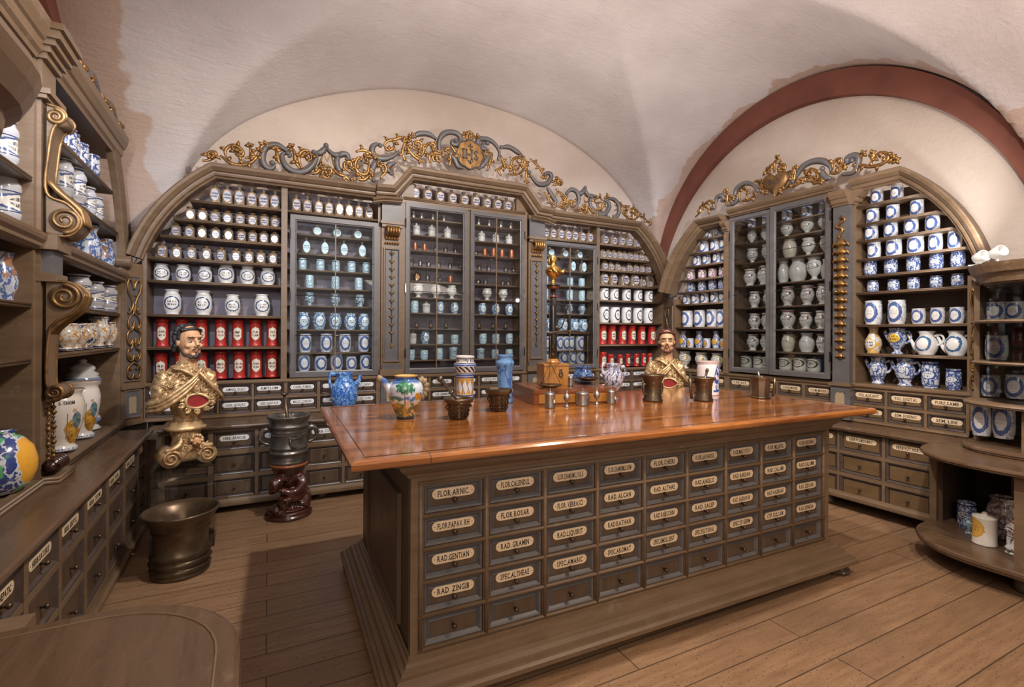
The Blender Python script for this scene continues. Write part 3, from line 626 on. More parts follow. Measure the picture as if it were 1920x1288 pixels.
# pilaster with husk drop between doors and right bay
b = MB().box(-.44,-.30,V-.06,V+.05,1.03,2.62,1); b.box(-.45,-.29,V-.07,V+.05,.715,1.03,1); b.box(-.46,-.28,V-.09,V,1.01,1.035)
b.sweep([(-.44,V-.06,2.60),(-.30,V-.06,2.60)], [(u*1.2,v*.8) for u,v in CORN], (0,-1,0), side=1)
b.sweep([(-.30,V-.06,2.60),(-.30,V+.06,2.60)], [(u*1.2,v*.8) for u,v in CORN], (1,0,0), side=1); b.sweep([(-.44,V+.06,2.60),(-.44,V-.06,2.60)], [(u*1.2,v*.8) for u,v in CORN], (-1,0,0), side=1)
b.box(-.44,-.30,V-.06,V+.05,2.60,2.72)
oc = [(-.03,-.10),(.03,-.10),(.03,.06),(.015,.085),(0,.075),(-.015,.085),(-.03,.06)]
b.rings([[(-.37+a*1.25,V-.071,.87+z) for a,z in oc],[(-.37+a*1.25,V-.077,.87+z) for a,z in oc]],2)
p = ob('pilaster', b, [paint, greyp, ochre], Rk); husk_drop(p, -.37, 1.27, 2.52, V-.068, 15, .056, .032)
b = MB().box(-1.61,-1.545,V-.03,V+.03,1.03,2.62); b.sweep([(-1.61,V-.03,2.60),(-1.545,V-.03,2.60)], [(u*1.0,v*.7) for u,v in CORN], (0,-1,0), side=1)
b.sweep([(-1.545,V-.03,2.60),(-1.545,V+.06,2.60)], [(u*1.0,v*.7) for u,v in CORN], (1,0,0), side=1); b.box(-1.61,-1.545,V-.03,V+.03,2.60,2.70); ob('pilaster', b, paint, Rk)
arR = arc_pts((.06,0,2.70), (.545,0,1.90), .085, 12); aR2 = [(p.x, p.z) for p in arR]
cornice(Rk, [(-.28,2.70)] + aR2, V-.02, [(u,v*1.0) for u,v in CORN])
arL = [(p.x, p.z) for p in arc_pts((-2.40,0,1.97), (-1.90,0,2.68), .07, 12)]
cornice(Rk, arL + [(-1.60,2.68)], V-.02, CORN)
cornice(Rk, [(-1.545,2.745),(-.44,2.745)], V-.01, [(u*.8,v*.6) for u,v in CORN])
b = MB().box(-1.55,-.43,V+.0,V+.28,2.74,2.76); ob('top_board', b, paint, Rk)
b = MB(); scroll_disc(b, (.575, 1.885), .062, V-.075, V+.05, turns=1.8, start=1.2); ob('volute', b, paint, Rk)
b = MB().box(.495,.555,V-.01,V+.2,.76,1.85); p = ob('pilaster', b, paint, Rk); gilt_panel(p, .525, 1.07, 1.80, V-.012, .055, gold)
0 and spandrel(Rk, [(.02,2.72),(.10,2.74),(.50,2.05),(.53,1.86),(.48,1.86)], V+.0, V+.012)
# --- left wall (local x = s) ---
T = .20; Lk = upper_root('L', 'apothecary_cabinet', 'carved cabinet on the left wall with deep open shelves and gilded scroll brackets')
LD = .35
ob('back_panel', MB().box(-1.50, 1.53, T+LD, T+LD+.015, .755, 2.78), innerb, Lk)
for z, x0, x1 in ((1.335,.0,1.53),(1.60,.0,1.53),(2.21,.0,1.46),(2.48,.0,1.30),(1.33,-1.50,-.17),(1.585,-1.50,-.17),(2.17,-1.50,-.17)): shelf(Lk, x0, x1, z, T, T+LD, worktopm, .026)
for x0, x1, zt in ((-.185,-.14,2.72),(-.02,.02,2.72),(1.53,1.56,1.95)): ob('stile', MB().box(x0, x1, T-.004, T+LD, .733, zt), paint, Lk)
LG = [(0,0),(0,.012),(.015,.03),(.03,.03),(.045,.045),(.06,.05),(.075,.05),(.075,-.02),(0,-.02)]
for x0, x1 in ((-1.50,-.14),(.02,1.56)): ob('ledge', MB().box(x0,x1,T+.01,T+LD,1.86,1.91).sweep([(x0,T,1.835),(x1,T,1.835)], LG, (0,-1,0), side=1), paint, Lk)
ob('base_rail', MB().sweep([(-1.50,T-.0,.734),(-.16,T,.734),(-.14,T-.12,.734),(.03,T-.12,.734),(.05,T,.734),(1.55,T,.734)], [(0,0),(.012,0),(.03,.006),(.04,.02),(.04,.0)], (0,0,1), side=1), paint, Lk) if False else None
b = MB(); b.box(-1.50,-.16,T-.035,T,.734,.765); b.box(.05,1.55,T-.035,T,.734,.765); b.box(-.17,.06,T-.09,T,.734,.765); b.box(-1.50,1.55,T,T+LD,.734,.755)
for y_, z_ in ((T-.035,.758),(T-.035,.742)): b.tube([(-1.50,y_,z_),(-.17,y_,z_),(-.17,y_-.055,z_),(.06,y_-.055,z_),(.06,y_,z_),(1.55,y_,z_)], .009, 8)
ob('base_rail', b, paint, Lk)
LC = [(u*1.75, v*.62) for u, v in CORN]
cornice(Lk, [(-1.50,2.72),(-.18,2.72)], T-.0, LC+[(.18,-.3),(0,-.3)])
aLf = [(p.x, p.z) for p in arc_pts((1.20,0,2.74), (1.555,0,1.98), .075, 12)]
cornice(Lk, [(.04,2.74),(1.42,2.74)], T-.0, LC+[(.18,-.3),(0,-.3)])
FL = [(0,0),(0,.02)]+[q for i in range(6) for q in ((.008+.024*i,.03),(.018+.024*i,.03),(.022+.024*i,.018),(.030+.024*i,.018))]+[(.155,.03),(.155,-.02),(0,-.02)]
cornice(Lk, aLf, T+.005, FL, 'arch_moulding')
b = MB()
for i, (o_, h0, h1) in enumerate(((.0,2.56,2.70),(.02,2.70,2.73),(.035,2.73,2.76),(.055,2.76,2.79),(.075,2.79,2.83),(.09,2.83,2.86),(.02,2.515,2.535),(.035,2.535,2.56))):
    b.box(-.16-o_*.6, .02+o_*.6, T-.025-o_, T+.02, h0+.03, h1+.03)
cap = ob('pilaster_capital', b, paint, Lk)
b = MB().box(-.15,.01,T-.02,T,.765,2.60); b.box(-.14,.0,T-.06,T,1.73,1.84,1); b.box(-.155,.015,T-.075,T,1.69,1.73); b.box(-.17,.03,T-.085,T,1.84,1.91)
pl = ob('pilaster', b, [paint, greyp], Lk)
def console(parent, x0, x1, ztop, zbot, yb, flip=False):
    """S bracket: volutes top and bottom seen from the side, gilt edges"""
    b = MB(); h = ztop-zbot; up, lo = (.045,.075) if not flip else (.075,.045)
    pts = [(yb-.02,ztop),(yb-up*1.6,ztop-up*.3),(yb-up*2.0,ztop-up*1.2),(yb-up*1.0,ztop-up*2.4),(yb-.025,ztop-h*.40),(yb-.02,zbot+lo*2.6),(yb-lo*1.3,zbot+lo*2.0),(yb-lo*2.0,zbot+lo*.95),(yb-lo*1.4,zbot),(yb-.02,zbot)]
    if flip: pts = [(yb-.02,ztop),(yb-up*1.5,ztop-up*.05),(yb-up*2.1,ztop-up*.95),(yb-up*1.6,ztop-up*1.9),(yb-.06,ztop-h*.33),(yb-.03,ztop-h*.45),(yb-.025,zbot+lo*1.8),(yb-lo*1.3,zbot+lo*1.5),(yb-lo*1.6,zbot+lo*.5),(yb-.02,zbot)]
    P = smooth_path([(0,a,c) for a, c in pts], 5)
    b.rings([[(x0,p.y,p.z) for p in P],[(x1,p.y,p.z) for p in P]])
    for cz_, r_, yy_ in ((ztop-up*(1.2 if not flip else .95), up*.78, up), (zbot+lo*.95, lo*.78, lo)): b.tube([(x0-.004,yb-yy_*1.15,cz_),(x1+.004,yb-yy_*1.15,cz_)], r_, 18)
    o = ob('scroll_bracket', b, paint, parent)
    g = MB()
    for xx in (x0-.002, x1+.002): g.tube([(xx,p.y,p.z) for p in P], .007, 6)
    for cz, r, st in ((ztop-up*(1.2 if not flip else .95), up*.8, 1.5),(zbot+lo*.95, lo*.8, -1.5)):
        sp = []
        for i in range(46):
            t = i/45; a = st+ (1 if st > 0 else -1)*2*math.pi*1.9*t; rr = r*(1-.85*t); sp.append((x0-.006, yb-(up if st > 0 else lo)*1.15+rr*math.cos(a), cz+rr*math.sin(a)))
        g.tube(sp, [.011*(1-.5*i/45) for i in range(46)], 7)
        g.tube([(q[0]+(x1-x0)+.012, q[1], q[2]) for q in sp], [.011*(1-.5*i/45) for i in range(46)], 7)
    for i in range(5):
        xx = x0+(x1-x0)*(i+.5)/5; zc = (zbot+lo*2.1) if not flip else (ztop-up*2.0)
        sgn = 1 if not flip else -1
        g.tube(smooth_path([(xx,yb-.02,zc+sgn*.10),(xx,yb-.06,zc+sgn*.05),(xx,yb-(lo if not flip else up)*1.85,zc-sgn*.03),(xx,yb-(lo if not flip else up)*2.1,zc-sgn*.10)],4), [.006]+[.013]*8+[.009]*4, 7)
    ob('gilt_acanthus', g, goldd, o)
console(pl, -.135, -.01, 2.53, 1.915, T-.015); console(pl, -.135, -.01, 1.69, 1.12, T-.015, True)
for x_, k_ in ((.0,1.0),(-.07,.8)):
    b = MB().tube([(x_,T-.028,.765),(x_,T-.028,1.32)], .003, 6)
    for i in range(22): rr = (.011+.004*math.sin(i*2.1))*k_; b.lathe([(.001,rr),(rr,0),(rr*.5,-rr),(.001,-rr)], (x_,T-.028,1.30-i*.0245), 8)
    ob('gilt_bead_chain', b, goldd, pl)
b = MB(); b.tube([(-.13,T-.055,.81),(-.01,T-.055,.81)], .033, 16)
for i in range(5): b.tube([(-.13+.03*i,T-.055,.81),(-.118+.03*i,T-.055,.81)], .036, 16)
b.tube([(-.145,T-.055,.81),(-.135,T-.055,.81)], .022, 12); ob('rolled_foot', b, mahog, pl)
b = MB(); b.tube([(1.50,T-.03,2.0),(1.50,T+.06,2.0)],.001,6); scroll_disc(b, (1.56, 2.0), .05, T-.06, T+.03, turns=1.5); ob('volute', b, paint, Lk)
b = MB().sweep([(1.56,T+.0,1.95),(1.60,T+.0,1.95)], CORS, (0,-1,0)); 
# --- diagonal corner posts ---
def corner_post(p0, p1, ztop, label, z0=.72, ct=.04):
    a = Vector((*p0,0)); c = Vector((*p1,0)); d = (c-a); L = d.length; ang = math.atan2(d.y, d.x)
    t = thing('corner_post', label, 'corner post', (p0[0],p0[1],0), ang)
    b = MB().box(0, L, 0, .05, z0, ztop); b.panel(.025, L-.025, 1.06, ztop-.10, [(0,-.001),(.004,-.012),(.012,-.012),(.018,-.004)], [0,0,1,1])
    b.panel(.025, L-.025, z0+.05, 1.0, [(0,-.001),(.004,-.012),(.012,-.012),(.018,-.004)], [0,0,1,1]); b.box(-.004,L+.004,-.02,.02,1.005,1.03); b.box(-.004,L+.004,-.02,.02,z0,z0+.03)
    m = L/2; oc2 = [(-.03,-.07),(.03,-.07),(.032,.05),(.015,.065),(0,.058),(-.015,.065),(-.032,.05)]
    b.rings([[(m+x_,-.005,.88+z_) for x_,z_ in oc2],[(m+x_,-.009,.88+z_) for x_,z_ in oc2]],2)
    ob('post', b, [paint, greyp, ochre], t); gilt_panel(t, m, 1.09, ztop-.13, -.012, min(.115, L*.62)); return t
pa = W('L', 1.545, T); pb = W('B', -.905, U); corner_post(pa, pb, 2.0, 'diagonal corner post with gilded strapwork where left and back cabinets meet')
pa = W('B', 4.68, U); pb = W('R', -2.355, V); corner_post(pa, pb, 1.92, 'diagonal corner post with gilt heart strapwork where back and right cabinets meet')
# --- rounded end units ---
def arcpoly(x0, x1, y0, y1, r, side, n=10):
    """rectangle with one front corner rounded; side=-1 left-front corner, 1 right-front"""
    P = []
    if side < 0:
        P = [(x0,y1)] + [(x0+r-r*math.cos(R(90*i/n)), y0+r-r*math.sin(R(90*i/n))) for i in range(n+1)] + [(x1,y0),(x1,y1)]
    else:
        P = [(x0,y1),(x0,y0)] + [(x1-r+r*math.sin(R(90*i/n)), y0+r-r*math.cos(R(90*i/n))) for i in range(n+1)] + [(x1,y1)]
    return P
EU = thing('rounded_end_counter', 'open fronted end counter with rounded corner on the right, jars on its low shelf', 'counter', (*FRM['R'][0],0), R(FRM['R'][1]))
slab('top', arcpoly(.43,1.9,-.60,.60,.42,-1), .665, .70, None, parent=EU)
slab('low_shelf', arcpoly(.43,1.9,-.655,.60,.42,-1), .115, .16, None, parent=EU)
ob('side_panel', MB().box(.415,.455,-.13,.55,.16,.665), paint, EU); ob('post', MB().box(.965,1.02,-.54,-.46,.16,.665), paint, EU)
ob('inner_panel', MB().box(.455,.48,-.10,.50,.16,.665), innerb, EU); ob('back_panel', MB().box(.46,1.9,.44,.46,.16,.665), innerb, EU)
ob('divider', MB().box(.80,.82,.0,.44,.16,.665), innerb, EU)
for x_, y_ in ((.62,-.2),(1.0,-.5),(.6,.4)): ob('foot', MB().lathe([(.03,0),(.045,.02),(.045,.06),(.035,.09),(.03,.116)], (x_,y_,0), 12), paintd, EU)
CC = thing('corner_cabinet', 'rounded glazed corner cabinet at the far right edge, above the end counter', 'cabinet', (*FRM['R'][0],0), R(FRM['R'][1]))
slab('base_board', arcpoly(.575,1.9,-.245,.55,.26,-1), .70, .74, None, parent=CC)
slab('ledge', arcpoly(.58,1.9,-.275,.55,.30,-1), 1.0, 1.03, None, mat=paint, parent=CC)
for z in (1.29,1.56): slab('shelf', arcpoly(.61,1.9,-.20,.53,.26,-1), z-.022, z, None, mat=paint, parent=CC)
ob('side_panel', MB().box(.59,.62,.06,.55,1.03,1.80), paint, CC); ob('side_panel', MB().box(.59,.62,.06,.55,.74,1.0), paint, CC); ob('post', MB().box(.905,.935,-.215,-.16,.74,1.0), paint, CC)
ob('back_panel', MB().box(.62,1.9,.50,.55,.74,1.80), innerb, CC)
pp = arcpoly(.655,1.9,-.225,.55,.28,-1)
b = MB(); b.rings([[(x_,y_,1.79) for x_,y_ in pp],[(x_,y_,1.81) for x_,y_ in pp]]); b.sweep([(x_,y_,1.80) for x_,y_ in pp], [(0,0),(.02,.0),(.03,.03),(.045,.05),(.06,.06),(.075,.10),(.08,.12),(0,.12)], (0,0,1), closed=True, side=-1)
b.rings([[(x_,y_,1.905) for x_,y_ in pp],[(x_,y_,1.92) for x_,y_ in pp]]); ob('cornice', b, paint, CC)
gp = pp[2:-1]; b = MB(); b.rings([[(x_+.01,y_+.012,1.035) for x_,y_ in gp],[(x_+.01,y_+.012,1.795) for x_,y_ in gp]], caps=False, closed=False); b.rings([[(x_+.013,y_+.016,1.035) for x_,y_ in gp],[(x_+.013,y_+.016,1.795) for x_,y_ in gp]], caps=False, closed=False); ob('curved_glass', b, pane, CC)
LE = thing('rounded_end_counter', 'dark scratched counter with a rounded corner at the bottom left', 'counter', (*FRM['L'][0],0), R(FRM['L'][1]))
slab('top', arcpoly(-3.2,-1.66,-.66,.50,.30,1), .715, .75, None, parent=LE)
slab('low_shelf', arcpoly(-3.2,-1.68,-.62,.50,.30,1), .10, .14, None, parent=LE)
ob('side_panel', MB().box(-1.502,-1.69,-.2,.48,.14,.715), paint, LE); ob('post', MB().box(-2.22,-2.16,-.55,-.47,.14,.715), paint, LE)
for x_, y_ in ((-1.85,.3),(-2.2,-.45)): ob('foot', MB().lathe([(.03,0),(.045,.02),(.045,.06),(.03,.101)], (x_,y_,0), 12), paintd, LE)
LCn = thing('rounded_canopy_cabinet', 'rounded heavy cornice of the nearest left cabinet, cut by the top left edge', 'cabinet', (*FRM['L'][0],0), R(FRM['L'][1]))
pp = arcpoly(-3.2,-1.62,-.20,.50,.28,1)
b = MB(); b.rings([[(x_,y_,1.84) for x_,y_ in pp],[(x_,y_,1.86) for x_,y_ in pp]]); b.sweep([(x_,y_,1.82) for x_,y_ in pp], [(0,0),(.015,.02),(.03,.03),(.045,.05),(.05,.08),(.075,.10),(.095,.14),(.105,.17),(.10,.19),(0,.19)], (0,0,1), closed=True, side=-1)
b.rings([[(x_,y_,1.99) for x_,y_ in pp],[(x_,y_,2.01) for x_,y_ in pp]]); ob('cornice', b, paint, LCn)
ob('side_panel', MB().box(-1.68,-1.65,.08,.48,.77,1.85), paint, LCn); ob('back_panel', MB().box(-3.2,-1.68,.46,.50,.77,1.85), innerb, LCn)
slab('base_board', arcpoly(-3.2,-1.64,-.18,.50,.26,1), .752, .78, None, parent=LCn)
# ---------- island counter ----------
IS = thing('drawer_counter', 'large free standing counter of labelled drawers in the middle of the room', 'counter', (*FRM['C'][0],0), R(FRM['C'][1]))
ob('body', MB().box(-.035, 2.565, .03, 1.20, .12, .96), paintd, IS)
CW = 2.515/9; ic = [(i*CW+.012, (i+1)*CW-.012) for i in range(9)]; ir = [(.213+i*.131, .213+i*.131+.113) for i in range(5)]
grid_front(IS, -.04, 2.57, .19, .965, ic, ir, 0)
NM = [['FLOR ARNIC.','FLOR.CALENDUL','FLOR.CHAMOMILL.VULG','FLOR.CHAMOMILL.ROM','FLOR.CHEIRI','FLOR.LAVANDUL','FLOR.MALV SYLV','FLOR. MILLEFOL','FLOR.PAEONIAE'],
 ['FLOR.PAPAV. RH','FLOR ROSAR','FLOR. VERBASCI','RAD. ALCAN','RAD. ALTHAE','RAD.ANGELIC','RAD. BARDAN','RAD. CALAMI','RAD.CALUMB'],
 ['RAD.GENTIAN','RAD. GRAMIN','RAD.LIQUIRIT','RAD.RATHAN','RAD RHEI.CHIN','RAD. SALEP','RAD. SARSAPAR','RAD VALERIAN','RAD. ZEDOAR'],
 ['RAD  ZINGIB','SPEC.ALTHEAE','SPEC.AMARIC','SPEC.AROMAT','SPEC.EMOLLIENT','SPEC.PECTORAL','SPEC ST GERM','STIP. DULCAM','RAD.SENEGA']]
for ri in range(5):
    for ci in range(9): drawer(IS, ic[ci][0]+.002, ic[ci][1]-.002, ir[4-ri][0], ir[4-ri][1], 0, NM[ri][ci] if ri < 4 else None, paintd, m1=greyp)
fr = MB()
for c0 in [q for c in ic for q in ()]: pass
for i in range(5): fr.tube([(-.01,-.006,.2055+i*.131+.125*0),(2.53,-.006,.2055+i*.131)], .0085, 8)
fr.tube([(-.01,-.006,.8625),(2.53,-.006,.8625)], .008, 8)
for i in range(10): fr.tube([(i*CW,-.006,.205),(i*CW,-.006,.865)], .0095, 8)
ob('rounded_rails', fr, paint, IS)
b = MB().box(-.06,2.59,-.02,1.22,.90,.945); b.sweep([(-.04,-.005,.885),(2.57,-.005,.885),(2.57,1.2,.885),(-.04,1.2,.885)], [(0,0),(.012,.004),(.02,.02),(.035,.03),(.05,.045),(.055,.06),(.075,.068),(.08,.085),(0,.085)], (0,0,1), closed=True, side=-1); ob('frieze', b, paint, IS)
b = MB().panel(0,1,0,1,[(0,0)],[0]) if False else MB()
b.panel(.17,.92,.22,.70,[(0,-.001),(.006,-.018),(.022,-.020),(.034,-.010),(.05,-.010)],[0,0,0,0,0]).xf(Matrix.Translation((-.035,0,0)) @ Matrix.Rotation(R(90),4,'Z') @ Matrix.Translation((0,0,0)) @ Matrix.Scale(-1,4,(0,1,0)) )
b2_ = MB().panel(.17,.95,.22,.78,[(0,-.001),(.006,-.018),(.022,-.020),(.034,-.010),(.05,-.010)],[0]*5)
b2_.v = [(-.035 + y, x, z) for x, y, z in b2_.v]; ob('side_panel', b2_, paintd, IS)
b = MB().sweep([(-.04,-.005,.06),(2.57,-.005,.06),(2.57,1.2,.06),(-.04,1.2,.06)], [(0,0),(.10,0),(.114,.008),(.116,.028),(.104,.036),(.102,.044),(.086,.046),(.084,.056),(.066,.066),(.060,.084),(.044,.086),(.042,.096),(.024,.102),(.020,.116),(.008,.118),(.008,.132),(0,.134)], (0,0,1), closed=True, side=-1)
b.box(-.03,2.56,0,1.19,.062,.13); ob('plinth', b, paint, IS)
for x_, y_ in ((-.07,-.03),(2.60,-.03),(-.07,1.22),(2.60,1.22)): ob('foot', MB().lathe([(.05,0),(.078,.008),(.084,.022),(.070,.036),(.064,.045),(.075,.062)], (x_,y_,0), 8, poly=8), paintd, IS)
TT = slab('counter_top', [(-.265,-.13),(2.80,-.13),(2.80,1.25),(-.265,1.25)], .970, 1.008, 'broad polished orange brown wooden tabletop of the island counter', 'tabletop', tablem, prof=[(0,0),(0,.004),(.004,.012),(.010,.016),(.024,.016),(.032,.010),(.036,.0)], k='C')
b = MB()
for p0, p1 in (((-.225,-.092),(2.76,-.092)),((-.225,-.092),(-.225,1.21)),((2.76,-.092),(2.76,1.21)),((-.225,1.21),(2.76,1.21))): b.tube([(*p0,1.0075),(*p1,1.0075)], .0022, 6)
ob('grooved_line', b, mahog, TT)

rim = arcpoly(-3.2,-1.69,-.63,.50,.28,1)[1:-1]
ob('edge_moulding', MB().tube([(x_,y_,.7505) for x_,y_ in rim]+[(-1.69,.48,.7505)], .003, 6), paint, LE)
ob('joint_line', MB().tube([(-1.72,.0,.7502),(-2.0,.03,.7502),(-3.0,.10,.7502)], .0016, 4), mould, LE)
# ---------- jar shapes (unit: radius .5, height 1) ----------
def jar_mb(prof, seg=22): return MB().lathe(prof, seg=seg)
PR = {
 'apoth': [(.30,0),(.37,.01),(.38,.05),(.36,.08),(.44,.16),(.49,.30),(.50,.48),(.48,.66),(.42,.80),(.35,.87),(.345,.93),(.41,.96),(.415,.99),(.36,1.0),(.33,.97)],
 'can': [(.46,0),(.50,.01),(.50,.05),(.45,.07),(.435,.12),(.43,.50),(.435,.84),(.45,.87),(.49,.89),(.49,.93),(.46,.95),(.44,.985),(.38,1.0)],
 'mug': [(.40,0),(.42,.02),(.41,.07),(.46,.14),(.485,.30),(.48,.60),(.47,.82),(.44,.90),(.455,.95),(.48,.99),(.44,1.0),(.42,.96)],
 'aboth': [(.32,0),(.36,.03),(.34,.08),(.44,.20),(.50,.42),(.50,.60),(.44,.80),(.37,.87),(.38,.93),(.43,.99),(.38,1.0),(.35,.96)],
 'globe': [(.2,0),(.38,.06),(.49,.25),(.5,.48),(.44,.70),(.28,.85),(.16,.90),(.14,.96),(.20,1.0)],
 'flask': [(.3,0),(.42,.04),(.50,.20),(.50,.42),(.42,.58),(.22,.70),(.14,.76),(.12,.92),(.18,.94),(.18,1.0)],
 'urn': [(.30,0),(.32,.03),(.24,.07),(.16,.12),(.20,.20),(.36,.32),(.48,.50),(.50,.66),(.44,.78),(.38,.84),(.42,.93),(.47,.98),(.42,1.0),(.38,.96)],
 'urnw': [(.34,0),(.38,.03),(.30,.07),(.26,.12),(.36,.24),(.48,.42),(.50,.60),(.42,.74),(.36,.82),(.40,.93),(.46,.98),(.41,1.0),(.37,.95)],
 'vase': [(.32,0),(.36,.02),(.34,.06),(.44,.18),(.50,.34),(.47,.50),(.34,.66),(.25,.78),(.26,.88),(.33,.97),(.33,1.0),(.27,.99)],
 'vasew': [(.32,0),(.38,.03),(.36,.07),(.46,.22),(.50,.42),(.45,.62),(.34,.76),(.32,.84),(.38,.95),(.40,1.0),(.34,.98)],
 'round': [(.28,0),(.34,.02),(.34,.06),(.44,.18),(.50,.38),(.48,.55),(.38,.70),(.30,.78),(.30,.88),(.37,.97),(.37,1.0),(.31,.97)],
 'maio': [(.34,0),(.44,.02),(.42,.08),(.34,.13),(.44,.20),(.46,.30),(.42,.36),(.42,.64),(.46,.72),(.44,.80),(.36,.88),(.36,.94),(.42,.98),(.40,1.0)],
 'bowl': [(.28,0),(.34,.04),(.24,.10),(.22,.16),(.42,.32),(.50,.55),(.48,.72),(.40,.84),(.44,.92),(.40,1.0)],
 'lidpot': [(.38,0),(.44,.03),(.46,.3),(.46,.62),(.50,.66),(.46,.72),(.30,.82),(.10,.86),(.10,.92),(.14,.96),(.06,1.0)],
 'lidmug': [(.42,0),(.46,.02),(.46,.74),(.50,.76),(.50,.80),(.40,.88),(.12,.91),(.08,.95),(.12,.98),(.05,1.0)],
 'potl': [(.42,0),(.46,.02),(.47,.20),(.47,.74),(.50,.76),(.49,.80),(.36,.87),(.20,.89),(.14,.90)],
 'vial': [(.40,0),(.48,.05),(.50,.5),(.42,.66),(.22,.74),(.20,.86),(.32,.88),(.32,.95),(.1,1.0)],
 'urnx': [(.40,0),(.50,.02),(.42,.06),(.36,.09),(.48,.12),(.5,.15),(.48,.18),(.42,.2),(.42,.62),(.49,.65),(.5,.69),(.48,.73),(.40,.76),(.44,.79),(.30,.83),(.34,.86),(.33,.89),(.20,.93),(.08,.95),(.12,.975),(.06,1.0)],
}
_jm = {}
def square_bottle(neck):
    b = MB(); rs = []
    prof = [(.44,0),(.49,.03),(.50,.10),(.50,.58 if neck else .70),(.44,.70 if neck else .80),(.26,.77 if neck else .85)]
    for r, z in prof:
        ring = []
        for i in range(20):
            a = 2*math.pi*i/20; cxx, cyy = math.cos(a), math.sin(a); q = (abs(cxx)**5+abs(cyy)**5)**(-1/5) if r > .3 else 1
            ring.append((r*cxx*q*.96, r*cyy*q*.96, z))
        rs.append(ring)
    b.rings(rs, 0, True, True)
    if neck: b.lathe([(.17,.76),(.14,.80),(.14,.88),(.20,.89),(.20,.92),(.12,.93)], (0,0,0), 14); b.lathe([(.11,.925),(.18,.935),(.20,.97),(.14,1.0)], (0,0,0), 12)
    else: b.lathe([(.28,.84),(.24,.87),(.26,.90),(.36,.91),(.37,.95),(.30,.98),(.10,1.0)], (0,0,0), 16)
    return b
def disc_label(cx, cz, rx, rz, y, n=24, oct_=False):
    P = [(cx+rx*math.cos(2*math.pi*i/n), cz+rz*math.sin(2*math.pi*i/n)) for i in range(n)]
    b = MB().rings([[(x,y,z) for x,z in P],[(x,y-.02,z) for x,z in P]], 0); return P, b
def labmat():
    m, b = newmat('lettered_glass_label'); co = coord('Object'); sx = node('ShaderNodeSeparateXYZ'); X.t.links.new(co.k, sx.inputs[0]); x, z = X(sx.outputs[0]), X(sx.outputs[2])
    oi = node('ShaderNodeObjectInfo'); w_ = X(oi.outputs['Random'])*31.0
    n = noise(coord('Object',(14,1,5)), 1.6, 2, .8, w=w_); rows = X.op('ABSOLUTE', z-.47).lt(.045) + X.op('ABSOLUTE', z-.33).lt(.04)
    cc = mixc(rows*X.op('ABSOLUTE', x).lt(.30)*n.step(.40,.46), (.40,.40,.47), (.03,.03,.06)); cc = mixc(noise(co, 9, 2, .5, w=w_).step(.6,.66)*.55, cc, (.10,.12,.22))
    fin(b, cc, .25, 0, .3); return m
glab = labmat(); bluelab = dec('round_blue_label', (.56,.72,.80), (.2,.3,.4), 0, .42, (.5,.4), (.58,.74,.82), (.05,.12,.16))
